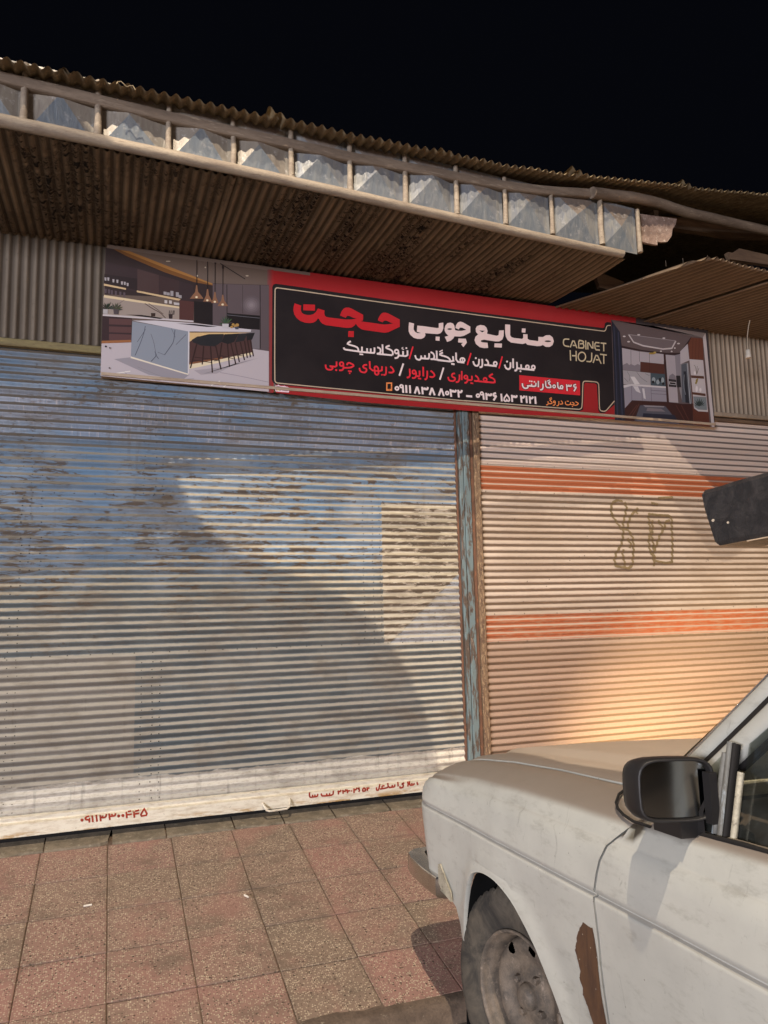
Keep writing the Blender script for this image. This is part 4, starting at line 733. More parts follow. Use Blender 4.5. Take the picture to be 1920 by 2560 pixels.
  ('s',(168,34,14),[(0.2062,0.0981),(0.217,0.0936),(0.2167,0.1046)],0.0083,0),
  ('s',(168,34,14),[(0.217,0.0936),(0.2319,0.0952),(0.2348,0.1103)],0.0083,0),
  ('s',(168,34,14),[(0.2466,0.1112),(0.2512,0.0784)],0.0084,0),
  ('s',(168,34,14),[(0.249,0.0977),(0.2609,0.0964),(0.2607,0.1074)],0.0084,0),
  ('s',(168,34,14),[(0.2609,0.0964),(0.2749,0.0971),(0.2773,0.1089)],0.0084,0),
  ('s',(168,34,14),[(0.3279,0.11),(0.3317,0.0786)],0.0084,0),
  ('s',(168,34,14),[(0.3292,0.0955),(0.3543,0.0961)],0.0084,0),
  ('s',(168,34,14),[(0.3519,0.1119),(0.3355,0.1103)],0.0084,0),
  ('s',(168,34,14),[(0.364,0.1083),(0.3678,0.0773)],0.0084,0),
  ('s',(168,34,14),[(0.3647,0.0949),(0.3906,0.0965)],0.0085,0),
  ('s',(168,34,14),[(0.3903,0.1122),(0.3706,0.1087)],0.0085,0),
  ('s',(168,34,14),[(0.4146,0.1151),(0.4038,0.0996),(0.3985,0.089),(0.4019,0.0815),(0.424,0.0829),(0.4272,0.0903),(0.4215,0.1021)],0.0085,1),
  ('s',(168,34,14),[(0.1562,0.1003),(0.1553,0.0776)],0.0083,0),
  ('s',(168,34,14),[(0.155,0.1081),(0.1434,0.1078),(0.1361,0.1015),(0.1395,0.0935),(0.1554,0.0906)],0.0083,0),
  ('p',(168,34,14),[(0.1288,0.0925),(0.1279,0.0889),(0.1253,0.0865),(0.1218,0.0859),(0.1182,0.0873),(0.1155,0.0903),(0.1144,0.0941),(0.1153,0.0977),(0.1179,0.1001),(0.1214,0.1007),(0.125,0.0993),(0.1277,0.0963)]),
  ('p',(168,34,14),[(0.2997,0.0932),(0.2988,0.0896),(0.2961,0.0871),(0.2924,0.0865),(0.2887,0.0879),(0.286,0.091),(0.2849,0.0949),(0.2858,0.0985),(0.2885,0.101),(0.2921,0.1016),(0.2959,0.1001),(0.2986,0.0971)]),
  ('p',(168,34,14),[(0.3192,0.0933),(0.3183,0.0896),(0.3157,0.0872),(0.312,0.0866),(0.3082,0.088),(0.3055,0.091),(0.3044,0.0949),(0.3053,0.0986),(0.308,0.101),(0.3117,0.1016),(0.3154,0.1002),(0.3182,0.0972)]),
  ('s',(168,34,14),[(1.2741,0.1096),(1.2739,0.0868),(1.2819,0.0822),(1.3185,0.0834),(1.3207,0.0973)],0.0084,0),
  ('s',(168,34,14),[(1.2912,0.0832),(1.2914,0.0953)],0.0084,0),
  ('s',(168,34,14),[(1.3042,0.083),(1.3044,0.0951)],0.0084,0),
  ('s',(168,34,14),[(1.3391,0.0973),(1.343,0.0836),(1.3614,0.0817),(1.4067,0.0821),(1.4091,0.1056)],0.0084,0),
  ('s',(168,34,14),[(1.3717,0.0826),(1.3706,0.0942)],0.0084,0),
  ('s',(168,34,14),[(1.3881,0.0817),(1.3871,0.0944)],0.0084,0),
  ('s',(168,34,14),[(1.436,0.103),(1.4382,0.0816)],0.0085,0),
  ('s',(168,34,14),[(1.438,0.097),(1.4484,0.0959),(1.4527,0.1052)],0.0085,0),
  ('s',(168,34,14),[(1.4631,0.1041),(1.4649,0.0827)],0.0085,0),
  ('s',(168,34,14),[(1.4651,0.0943),(1.4818,0.0965),(1.4799,0.1063)],0.0085,0),
  ('s',(168,34,14),[(1.4882,0.1036),(1.4908,0.082)],0.0085,0),
  ('s',(168,34,14),[(1.4902,0.0937),(1.5049,0.0961)],0.0085,0),
  ('s',(168,34,14),[(1.5282,0.1054),(1.5278,0.0802)],0.0085,0),
  ('s',(168,34,14),[(1.5289,0.0976),(1.5386,0.0966),(1.5473,0.1074)],0.0085,0),
  ('s',(168,34,14),[(1.562,0.104),(1.5514,0.1031),(1.5619,0.0943),(1.5553,0.0833)],0.0085,0),
  ('s',(168,34,14),[(1.5875,0.1035),(1.5767,0.0928),(1.5808,0.0846),(1.5936,0.0853),(1.5958,0.0929),(1.5875,0.1035)],0.0086,0),
  ('s',(168,34,14),[(1.6046,0.1037),(1.6063,0.084)],0.0086,0),
  ('s',(168,34,14),[(1.6066,0.0957),(1.6195,0.1003)],0.0086,0),
  ('s',(168,34,14),[(1.6602,0.0983),(1.6599,0.0826),(1.6728,0.0813),(1.6813,0.1139)],0.0086,0),
  ('s',(168,34,14),[(1.6807,0.0864),(1.7206,0.0884),(1.7294,0.0934)],0.0086,0),
  ('s',(168,34,14),[(1.6924,0.0872),(1.6949,0.1027),(1.7079,0.1015)],0.0086,0),
  ('s',(168,34,14),[(1.7278,0.1153),(1.7315,0.0893),(1.7687,0.0896)],0.0087,0),
  ('s',(168,34,14),[(1.7534,0.0911),(1.7559,0.1027)],0.0087,0),
  ('s',(168,34,14),[(1.7687,0.0896),(1.7712,0.1032)],0.0087,0),
  ('s',(168,34,14),[(1.7891,0.1153),(1.7906,0.0894)],0.0087,0),
  ('s',(168,34,14),[(1.8285,0.1056),(1.813,0.1031),(1.8237,0.0921),(1.8168,0.0809),(1.8014,0.0804),(1.8016,0.0903)],0.0087,0),
  ('s',(168,34,14),[(1.8486,0.1116),(1.8526,0.0953),(1.8479,0.0838)],0.0087,0),
  ('s',(168,34,14),[(1.8598,0.1125),(1.8613,0.0885),(1.8881,0.0898),(1.8884,0.0998)],0.0088,0),
  ('s',(168,34,14),[(1.8748,0.0911),(1.875,0.1011)],0.0088,0),
  ('s',(168,34,14),[(1.9064,0.1041),(1.9082,0.0899),(1.915,0.0912)],0.0088,0),
  ('p',(168,34,14),[(1.5175,0.0929),(1.5162,0.0903),(1.5132,0.0895),(1.5102,0.0909),(1.5091,0.0938),(1.5103,0.0964),(1.5133,0.0972),(1.5163,0.0958)]),
 ],
 'graffiti': [
  ('s',(96,72,44),[(3.4678,1.7744),(3.426,1.7792),(3.3878,1.7644),(3.3715,1.7288),(3.3732,1.6858),(3.3939,1.651),(3.4237,1.6125),(3.4406,1.5893),(3.4961,1.5823),(3.53,1.5317),(3.5351,1.4731),(3.5247,1.3951),(3.516,1.3407),(3.4819,1.3215),(3.3859,1.3372),(3.3745,1.3718),(3.3921,1.4258),(3.4323,1.4725),(3.4496,1.5192),(3.4576,1.5661),(3.4621,1.6288),(3.485,1.6881),(3.4978,1.7356),(3.4813,1.7668)],0.0117,0),
  ('s',(96,72,44),[(3.5874,1.7318),(3.5718,1.7136),(3.5316,1.6811),(3.5043,1.6295),(3.4915,1.5822)],0.0118,0),
  ('s',(96,72,44),[(3.5718,1.7136),(3.5843,1.6901)],0.0119,0),
  ('s',(96,72,44),[(3.4872,1.5235),(3.5128,1.4886),(3.5058,1.4573)],0.0117,0),
  ('s',(96,72,44),[(3.4493,1.4493),(3.4421,1.4144),(3.453,1.3718),(3.459,1.3254)],0.0116,0),
  ('s',(96,72,44),[(3.6756,1.6959),(3.6755,1.6323),(3.6808,1.5768),(3.6615,1.5133),(3.6655,1.4424),(3.6906,1.3952),(3.6955,1.3363)],0.0119,0),
  ('s',(96,72,44),[(3.6753,1.692),(3.7424,1.6853),(3.8398,1.6832),(3.8681,1.6677),(3.8621,1.5952),(3.8603,1.515),(3.8537,1.4351),(3.8429,1.3636),(3.7887,1.3557),(3.7079,1.3716),(3.6927,1.4228),(3.7208,1.4742),(3.7552,1.5419),(3.7983,1.5943),(3.8169,1.6426),(3.8519,1.6513)],0.012,0),
  ('s',(96,72,44),[(3.7008,1.6486),(3.7013,1.5929),(3.6873,1.5373),(3.6983,1.4938),(3.6943,1.4425)],0.0119,0),
  ('s',(96,72,44),[(3.7492,1.6495),(3.7759,1.6179),(3.7879,1.5861)],0.012,0),
  ('s',(96,72,44),[(3.7614,1.8022),(3.8901,1.8138)],0.0122,0),
  ('s',(96,72,44),[(3.7005,1.7684),(3.7578,1.7578)],0.0121,0),
 ],
}
# ------------------------------------------------------------------ materials
# shutter, left: blue paint, dust lying on every upward slope, rust and bare patches
def shutter_left_mat():
    t = NT('worn_blue_shutter_paint'); P = t.pos(); x, y, z = (t.sep(P, i) for i in range(3)); nzz = t.sep(t.nrm(), 2)
    big = t.noise(t.scale(P, (1.2, 1, 1.6)), 2.2, 5, .6)
    blue = t.mix(t.step(big, .35, .7), (.12, .215, .34), (.225, .285, .36))
    low = t.mix(t.step(big, .4, .65), (.09, .11, .12), (.15, .165, .165))
    c = t.mix(t.step(t.math('ADD', z, t.mul(big, .5)), 1.72, 1.42), blue, low)
    # sheet left of the lower seam: bare grey metal
    c = t.mix(t.mul(t.step(z, .882, .879), t.step(x, .362, .360)), c, t.mix(big, (.27, .25, .215), (.15, .135, .12)))
    # newer cream sheet beside the post, with a diagonal join
    diag = t.math('ADD', z, t.math('MULTIPLY_ADD', x, -.88, .68))
    pm = t.mul(t.step(x, 1.7400, 1.7405), t.step(z, .88, .882), t.step(z, 1.722, 1.719), t.step(diag, .006, .016))
    c = t.mix(pm, c, (.44, .40, .33))
    c = t.mix(t.mul(t.step(x, 1.74, 1.741), t.step(diag, .012, -.001), t.step(z, .88, .882)), c, t.mix(big, (.36, .40, .46), (.28, .29, .30)))
    # rust and peeling, drawn out along the slats
    ph = t.math('FRACT', t.math('DIVIDE', t.math('SUBTRACT', z, .128), .0405))
    face = t.band(ph, .12, .62, .08)
    rn = t.noise(t.scale(P, (2.6, 1, 13)), 2.7, 8, .70, .4); rbig = t.noise(t.scale(P, (1, 1, 1.8)), 2.1, 2, .5)
    zone = t.mul(t.step(z, .85, 1.2), t.step(z, 2.0, 1.85))
    rust = t.mul(t.step(t.math('ADD', rn, t.mul(rbig, .42)), .748, .775), zone)
    rn2 = t.noise(t.scale(P, (5, 1, 22)), 4.2, 8, .78, .3); rust = t.math('MAXIMUM', rust, t.mul(t.step(t.math('ADD', rn2, t.mul(rbig, .30)), .735, .755), t.step(z, .6, 1.1)))
    c = t.mix(t.mul(rust, .92), c, t.mix(t.noise(P, 60, 3), (.060, .045, .034), (.115, .082, .055)))
    pr = t.noise(t.scale(P, (2.4, 1, 9)), 4.0, 5, .6)
    c = t.mix(t.mul(pm, face, t.step(pr, .42, .50)), c, (.12, .095, .07))
    # chalky white runs near the top
    dr = t.noise(t.scale(P, (26, 1, 2.6)), 3, 7, .78, .8); db = t.noise(t.scale(P, (.8, 1, 2.5)), 2, 3)
    dz = t.mul(t.step(z, 1.99, 2.06), t.step(z, 2.31, 2.22), t.step(db, .36, .55))
    c = t.mix(t.mul(t.step(dr, .53, .64), dz, .75), c, (.62, .58, .58))
    c = t.mix(t.mul(dz, .35), c, (.40, .38, .42))
    # white painted foot
    wn = t.math('ADD', z, t.mul(t.noise(t.scale(P, (3, 1, 3)), 3, 4), -.05))
    wht = t.math('SUBTRACT', 1.0, t.step(wn, .236, .244))
    c = t.mix(wht, c, t.mix(t.step(t.noise(t.scale(P, (6, 1, 20)), 5, 6, .7), .45, .75), (.66, .62, .54), (.36, .30, .24)))
    # dust on upward slopes
    oi = t.new('ShaderNodeObjectInfo'); edge = t.math('MULTIPLY_ADD', t.noise(t.scale(P, (5, 1, 45)), 4, 6, .75), .9, -.45)
    c = t.mix(t.math('MULTIPLY_ADD', oi.outputs['Random'], .38, 0), c, (.06, .055, .05))
    vs = t.noise(t.scale(P, (9, 1, .9)), 3, 6, .7); c = t.mix(t.mul(t.step(vs, .54, .72), .45), c, (.08, .065, .05))
    dust = t.mul(t.step(t.math('ADD', nzz, edge), .22, .52), t.math('SUBTRACT', 1.0, t.mul(wht, .8)))
    dn = t.noise(t.scale(P, (2, 1, 10)), 6, 5, .6)
    c = t.mix(t.mul(dust, .92), c, t.mix(t.step(t.math('MULTIPLY_ADD', dn, .6, z), 1.75, 1.2), t.mix(dn, (.36, .315, .235), (.25, .21, .15)), t.mix(dn, (.37, .34, .29), (.27, .24, .195))))
    c = t.mix(t.mul(t.step(z, 1.95, 2.0), t.step(nzz, .05, .40), .85), c, (.085, .068, .055))  # upward slopes below the canopy painted dark, as if unlit
    b2 = t.noise(t.scale(P, (.9, 1, 2.2)), 3.4, 6, .65); c = t.mix(t.mul(t.step(b2, .46, .70), .55), c, (.12, .095, .07))
    gr = t.noise(t.scale(P, (10, 1, 60)), 6, 6, .75)
    c = t.mix(t.mul(t.step(gr, .58, .74), .5), c, (.07, .055, .045))
    c = t.mix(t.mul(t.step(t.noise(t.scale(P, (14, 1, 50)), 7, 4, .7), .66, .72), .7), c, (.55, .53, .50))
    t.bump(t.math('ADD', gr, t.mul(rust, -.5)), .0012)
    return t.out(c, t.math('MULTIPLY_ADD', dust, .25, .48), 0, .45)
def shutter_right_mat():
    t = NT('cream_shutter_paint_with_orange_bands'); P = t.pos(); x, y, z = (t.sep(P, i) for i in range(3)); nzz = t.sep(t.nrm(), 2)
    big = t.noise(t.scale(P, (1.0, 1, 1.8)), 2.0, 4, .6)
    c = t.mix(t.step(big, .35, .7), (.43, .355, .30), (.34, .275, .225))
    lo = t.step(z, 1.0, .80)
    c = t.mix(t.mul(lo, .75), c, t.mix(big, (.205, .125, .09), (.28, .18, .128)))
    c = t.mix(t.step(z, 1.97, 1.985), c, (.62, .53, .48))  # top zone paled in the colour to look brightly lit
    orange = t.math('ADD', t.band(z, 1.818, 1.976, .002), t.band(z, .878, 1.034, .002))
    ob = t.noise(t.scale(P, (3, 1, 20)), 4, 6, .7)
    n = t.noise(t.scale(P, (8, 1, 70)), 5, 6, .75)
    c = t.mix(t.mul(t.step(n, .55, .72), .55), c, (.22, .15, .10))
    pk = t.noise(t.scale(P, (16, 1, 50)), 6, 5, .8)
    c = t.mix(t.mul(t.step(pk, .60, .66), t.math('MULTIPLY_ADD', lo, .6, .15)), c, (.66, .52, .42))
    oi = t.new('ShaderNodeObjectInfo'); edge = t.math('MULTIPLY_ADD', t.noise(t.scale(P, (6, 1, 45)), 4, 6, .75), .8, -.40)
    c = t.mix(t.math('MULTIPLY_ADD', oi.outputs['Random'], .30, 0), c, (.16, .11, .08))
    c = t.mix(t.mul(t.step(t.math('ADD', nzz, edge), .10, -.30), t.math('MULTIPLY_ADD', t.step(z, 1.97, 1.985), -.8, .86)), c, (.125, .088, .058))   # darker brown under each fold, fainter near the top
    c = t.mix(t.mul(orange, t.step(nzz, .60, .30), t.step(nzz, -.9, -.75), t.step(ob, .80, .60)), c, t.mix(t.mul(t.step(z, 1.3, 1.2), t.step(ob, .45, .60), .6), (.30, .085, .035), (.30, .19, .125)))
    c = t.mix(t.mul(t.step(z, 1.96, 1.99), t.step(nzz, .05, .40), .88), c, (.085, .06, .048))  # shade painted on the upward slopes of the top zone
    c = t.mix(t.mul(t.step(t.voro(P, 14), .06, .02), .6), c, (.10, .07, .05))
    t.bump(n, .001)
    return t.out(c, .5, 0, .45)
def terrazzo():
    t = NT('terrazzo_tile'); o = t.obj()
    oi = t.new('ShaderNodeObjectInfo'); rnd = oi.outputs['Random']
    vadd = t.new('ShaderNodeVectorMath', operation='ADD'); t.l.new(o, vadd.inputs[0])
    cx = t.new('ShaderNodeCombineXYZ'); t.l.new(t.mul(rnd, 37.0), cx.inputs[0]); t.l.new(t.mul(rnd, 91.0), cx.inputs[1]); t.l.new(cx.outputs[0], vadd.inputs[1]); p = vadd.outputs[0]
    P = t.pos(); big = t.noise(P, 2.6, 4, .6)
    base = t.ramp(rnd, [(0, (.32, .205, .155)), (.25, (.37, .205, .165)), (.45, (.29, .205, .15)), (.7, (.34, .215, .165)), (.85, (.26, .195, .14)), (1, (.38, .205, .17))])
    base = t.mix(t.mul(t.step(big, .5, .75), .6), base, (.24, .19, .145))
    v1 = t.new('ShaderNodeTexVoronoi'); t.l.new(p, v1.inputs['Vector']); v1.inputs['Scale'].default_value = 135
    chipc = t.sep(v1.outputs['Color'], 0); d = v1.outputs['Distance']
    c = t.mix(t.mul(t.step(chipc, .50, .54), t.step(d, .46, .36)), base, (.62, .50, .36))
    c = t.mix(t.mul(t.step(chipc, .24, .21), t.step(d, .42, .32)), c, (.10, .07, .05))
    v2 = t.new('ShaderNodeTexVoronoi'); t.l.new(p, v2.inputs['Vector']); v2.inputs['Scale'].default_value = 62
    h = t.sep(v2.outputs['Color'], 1)
    c = t.mix(t.mul(t.step(h, .24, .20), t.step(v2.outputs['Distance'], .30, .20)), c, (.055, .04, .03))
    fine = t.noise(p, 240, 4, .7); c = t.mix(t.mul(fine, .35), c, (.20, .13, .09))
    edge = t.math('MAXIMUM', t.math('ABSOLUTE', t.sep(o, 0)), t.math('ABSOLUTE', t.sep(o, 1)))
    en = t.math('ADD', edge, t.mul(t.noise(P, 14, 4), .03))
    c = t.mix(t.mul(t.step(en, .143, .165), .35), c, (.16, .115, .08))
    st = t.noise(t.scale(P, (1, 1.4, 1)), 5.5, 6, .65); c = t.mix(t.mul(t.step(st, .48, .70), .6), c, (.15, .11, .08)); pk_ = t.noise(P, 3.1, 4, .6); c = t.mix(t.mul(t.step(pk_, .50, .66), .45), c, (.38, .185, .15))
    pits = t.mul(t.step(h, .24, .20), t.step(v2.outputs['Distance'], .30, .15))
    t.bump(t.math('SUBTRACT', t.mul(fine, .5), pits), .0016)
    return t.out(c, .78, 0, .35)
M = {}
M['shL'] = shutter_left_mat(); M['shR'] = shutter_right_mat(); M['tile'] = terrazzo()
M['bed'] = worn('mortar_bed', (.14, .095, .07), (.18, .125, .09), None, 12)
M['concrete'] = worn('threshold_concrete', (.26, .21, .15), (.17, .14, .10), (.36, .31, .23), 14, .9, bump=.003)
def road_mat():
    t = NT('dusty_road_concrete'); P = t.pos()
    c = t.mix(t.step(t.noise(P, 3, 6, .65), .35, .65), (.24, .19, .15), (.14, .105, .08))
    c = t.mix(t.mul(t.step(t.noise(t.scale(P, (1, 2.5, 1)), 9, 7, .7), .55, .7), .7), c, (.37, .31, .25))
    f = t.noise(P, 160, 4, .7); c = t.mix(t.mul(f, .4), c, (.10, .075, .055)); t.bump(t.math('ADD', f, t.noise(P, 12, 5)), .006)
    return t.out(c, .9, 0, .3)
M['road'] = road_mat()
M['kerb'] = worn('dirty_kerb', (.17, .12, .085), (.10, .07, .05), (.33, .27, .20), 9, .92, (1, 1, 1), .004, thr=(.6, .7))
def soffit_mat():
    t = NT('rust_eaten_corrugated_sheet'); P = t.pos()
    b = t.noise(t.scale(P, (6, 1.1, 1)), 3, 5, .6)
    c = t.mix(t.step(b, .35, .65), (.165, .128, .092), (.115, .088, .062))
    fo = t.new('ShaderNodeAttribute', attribute_name='fold').outputs['Fac']; c = t.mix(t.mul(t.step(fo, .1, -.75), .75), c, (.032, .022, .014)); c = t.mix(t.mul(t.step(fo, .3, .95), .35), c, (.27, .20, .135))  # fold shading painted in: valleys darkened, ridges paled
    h = t.noise(t.scale(P, (9, 14, 9)), 2.1, 6, .74, .5); bz = t.noise(t.scale(P, (3.2, .55, 1)), 1.6, 3, .5); fo_ = t.new('ShaderNodeAttribute', attribute_name='fold').outputs['Fac']; h = t.math('MULTIPLY_ADD', fo_, .045, h)
    x = t.sep(P, 0)
    zone = t.mul(t.step(bz, .30, .60), t.step(x, 3.0, 2.3))
    hv = t.math('ADD', h, t.mul(zone, .11))
    c = t.mix(t.mul(t.step(hv, .615, .635), zone, .8), c, (.30, .22, .15))
    hole = t.mul(t.step(hv, .645, .66), zone)
    c = t.mix(hole, c, (.006, .004, .003))
    c = t.mix(t.mul(t.step(t.noise(t.scale(P, (20, 2, 20)), 6, 5, .7), .52, .72), .45), c, (.06, .04, .026))
    t.bump(t.math('SUBTRACT', t.mul(t.step(hv, .56, .625), zone), t.mul(hole, 1.6)), .006)
    return t.out(c, .85, 0, .25)
M['soffit'] = soffit_mat()
def folded(name, a, b, hi, lo, st):
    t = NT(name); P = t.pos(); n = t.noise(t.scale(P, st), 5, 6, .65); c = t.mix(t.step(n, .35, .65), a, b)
    fo = t.new('ShaderNodeAttribute', attribute_name='fold').outputs['Fac']; c = t.mix(t.mul(t.step(fo, .15, -.8), .85), c, lo); c = t.mix(t.mul(t.step(fo, .3, .95), .5), c, hi)  # shading of the folds put into the colour, dark valleys and pale ridges
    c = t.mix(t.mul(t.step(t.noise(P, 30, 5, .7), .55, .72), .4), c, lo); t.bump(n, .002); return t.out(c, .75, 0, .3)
M['sheet'] = folded('brown_corrugated_sheet', (.13, .093, .062), (.09, .063, .042), (.20, .145, .10), (.036, .025, .017), (3, .5, 1))
M['clad'] = folded('weathered_wall_sheet', (.13, .105, .08), (.09, .072, .055), (.17, .14, .11), (.06, .047, .036), (2.5, 1, .45))
M['clad_right'] = folded('weathered_grey_wall_sheet', (.30, .24, .18), (.22, .175, .13), (.38, .31, .24), (.12, .09, .065), (2.5, 1, .45))
M['roof'] = worn('rusty_roof_sheet', (.19, .145, .085), (.12, .088, .052), (.27, .21, .13), 14, .7)
M['wood'] = worn('weathered_beam_wood', (.18, .138, .104), (.12, .09, .068), (.26, .21, .16), 4, .8, (.6, 6, 6), .004)
M['pole'] = worn('pale_round_pole', (.24, .20, .155), (.17, .135, .105), (.10, .07, .05), 5, .75, (1.2, 8, 8), .003, thr=(.62, .66))
M['darkwood'] = worn('dark_plank', (.15, .095, .058), (.09, .055, .035), None, 5, .85, (1, 6, 6))
M['brokenwood'] = worn('flaking_board', (.24, .17, .14), (.15, .10, .08), (.40, .33, .28), 16, .9, bump=.004)
def tin(name, a, b, metal=.55):
    t = NT(name); P = t.pos()
    n = t.noise(t.scale(P, (7, 7, 2)), 4, 5, .65, .6); c = t.mix(t.step(n, .35, .7), a, b)
    c = t.mix(t.mul(t.step(t.noise(P, 30, 5, .7), .55, .7), .5), c, (.42, .42, .42))
    t.bump(n, .003); return t.out(c, .42, metal, .5)
M['tin_blue'] = tin('blue_grey_tin', (.155, .185, .22), (.23, .25, .265))
M['tin_dark'] = tin('dull_brown_tin', (.19, .155, .13), (.15, .13, .12), .2)
M['tin_side'] = tin('grey_tin', (.17, .185, .215), (.25, .25, .24), .4)
M['tin_warm'] = tin('brownish_tin', (.165, .145, .125), (.215, .195, .165), .15)
def rail_blue():
    t = NT('peeling_light_blue_steel'); P = t.pos()
    c = t.mix(t.noise(t.scale(P, (8, 8, 2)), 4, 5), (.09, .14, .16), (.135, .17, .175))
    n = t.noise(t.scale(P, (10, 10, 2.2)), 3.4, 7, .7, .4); c = t.mix(t.step(n, .48, .52), c, (.075, .055, .043))
    c = t.mix(t.step(n, .60, .66), c, (.19, .15, .125))
    t.bump(t.step(n, .56, .52), .0012); return t.out(c, .5, 0, .45)
M['railblue'] = rail_blue()
M['grey_channel'] = worn('grey_dirty_steel', (.22, .22, .20), (.13, .12, .105), (.34, .38, .40), 9, .6, (4, 4, 1))
M['rust'] = worn('rusty_brown_steel', (.13, .062, .038), (.085, .045, .03), (.22, .095, .045), 9, .8, (4, 4, 1))
M['postwood'] = worn('rust_mottled_wooden_post', (.18, .115, .068), (.09, .055, .038), (.29, .205, .125), 10, .85, (5, 5, 1.4), .003, thr=(.5, .6))
def white_rail():
    t = NT('dirty_white_rail_paint'); P = t.pos(); z = t.sep(P, 2)
    n = t.noise(t.scale(P, (3, 1, 12)), 5, 7, .7)
    c = t.mix(t.step(n, .42, .72), (.72, .66, .54), (.52, .44, .33))
    r = t.noise(t.scale(P, (1.6, 1, 9)), 3, 5, .7); c = t.mix(t.mul(t.step(r, .50, .62), t.step(z, .085, .045)), c, (.40, .24, .09))
    c = t.mix(t.mul(t.step(t.noise(P, 70, 4, .7), .62, .72), .5), c, (.16, .12, .08)); return t.out(c, .55, 0, .4)
M['white'] = white_rail()
M['railgrey'] = worn('grey_rail_top', (.34, .30, .27), (.24, .20, .18), (.50, .46, .40), 7, .6, (1, 1, 4))
M['dark'] = NT('gap_shade_black').out((.006, .005, .005), .9)
M['yellow'] = worn('old_yellow_beam', (.20, .165, .075), (.14, .11, .055), (.14, .10, .05), 6, .75, (.7, 4, 4))
M['brick'] = worn('rough_plaster', (.20, .16, .12), (.14, .11, .08), None, 6, .9)
def print_mat():
    t = NT('printed_vinyl'); a = t.new('ShaderNodeVertexColor', layer_name='Col')
    n = t.noise(t.pos(), 3, 4, .6); c = t.mix(t.mul(n, .10), a.outputs[0], (.25, .2, .18))
    return t.out(c, .5, 0, .12)
M['print'] = print_mat()
M['signframe'] = worn('pale_sign_batten', (.44, .34, .25), (.32, .24, .17), None, 7, .7, (.6, 5, 5))
M['paint_rail'] = worn('red_stencil_paint', (.36, .035, .012), (.26, .025, .01), None, 30, .6, bump=0)
M['paint_graf'] = worn('brown_spray_line', (.13, .095, .05), (.18, .13, .07), (.26, .19, .12), 30, .7, bump=0)
M['rivet'] = NT('dark_rivet').out((.035, .028, .024), .5, .3)
# ------------------------------------------------------------------ ground
SL = .1639
ground = mesh('ground', [(-150, -150, -1.2), (150, -150, -1.2), (150, 60, -1.2), (-150, 60, -1.2)], [(0, 1, 2, 3)], M['road']); tag(ground, kind='structure')
rows = []
for y, z in ((-1.60, -.330), (-1.75, -.338), (-2.3, -.345), (-3.2, -.40), (-5, -.47), (-9, -.52), (-40, -.55)):
    rows.append([(x, y, z+(.006*nz(x*2, y*3, 1) if y > -6 else 0)) for x in [-40, -10]+[-3+.25*i for i in range(40)]+[12, 40]])
road = MB().grid(rows, flip=True).build('road', M['road'], smooth=True, fix=False); tag(road, kind='structure')
rows = []
for i in range(5):
    y, z = ((-1.50, -1.50*SL-.004), (-1.545, -1.545*SL-.002), (-1.60, -.262), (-1.640, -.275), (-1.648, -.36))[i]
    rows.append([(x, y+.018*nz(x*1.7, i, 3)+.006*nz(x*9, i, 3), z+.004*nz(x*5, i, 8)) for x in [-6+.07*k for k in range(230)]])
kerb = MB().grid(rows, flip=True).build('kerb', M['kerb'], smooth=True, fix=False); tag(kerb, kind='structure')
pave = mesh('pavement', [(-9, -1.52, -1.52*SL-.007), (12, -1.52, -1.52*SL-.007), (12, .3, .3*SL-.007), (-9, .3, .3*SL-.007)], [(0, 1, 2, 3)], M['bed']); tag(pave, kind='structure')
# tiles: one bevelled slab, copied
def tile_mesh(w, d, seed):
    mb = MB(); rd = random.Random(seed); h = .003; b = .0032
    x0, x1, y0, y1 = -w/2+.0013, w/2-.0013, -d/2+.0024, d/2-.0024
    cn = [(x0, y0), (x1, y0), (x1, y1), (x0, y1)]; cn = [(a+rd.uniform(-.0012, .0012), c+rd.uniform(-.0012, .0012)) for a, c in cn]
    low = [(a, c, -.02) for a, c in cn]; mid = [(a, c, -h*.5) for a, c in cn]
    top = [(a-math.copysign(b, a), c-math.copysign(b, c), 0) for a, c in cn]
    v = low+mid+top; f = [(8, 9, 10, 11)]
    for k in range(4):
        j = (k+1) % 4; f += [(k, j, 4+j, 4+k), (4+k, 4+j, 8+j, 8+k)]
    mb.add(v, f); me = mb.build('terrazzo_tile', M['tile']); d_ = me.data; bpy.data.objects.remove(me); return d_
tms = [tile_mesh(.30, .2975, s) for s in range(5)]
ang = math.atan(SL); rd = random.Random(3)
x0t = .219+(.3246*.75-.219)  # first column joint
for r_ in range(5):
    d0 = -.116-r_*.2985*math.cos(ang)
    for c_ in range(-5, 15):
        xc = .2437+(c_+.5)*.300; yc = d0-.149*math.cos(ang)
        if r_ == 4: pass
        o = bpy.data.objects.new('terrazzo_tile', tms[rd.randrange(5)]); C.objects.link(o)
        o.location = (xc, yc, yc*SL+rd.uniform(-.0015, .0015)); o.rotation_euler = (ang+rd.uniform(-.004, .004), rd.uniform(-.004, .004), rd.uniform(-.003, .003)); o.parent = pave
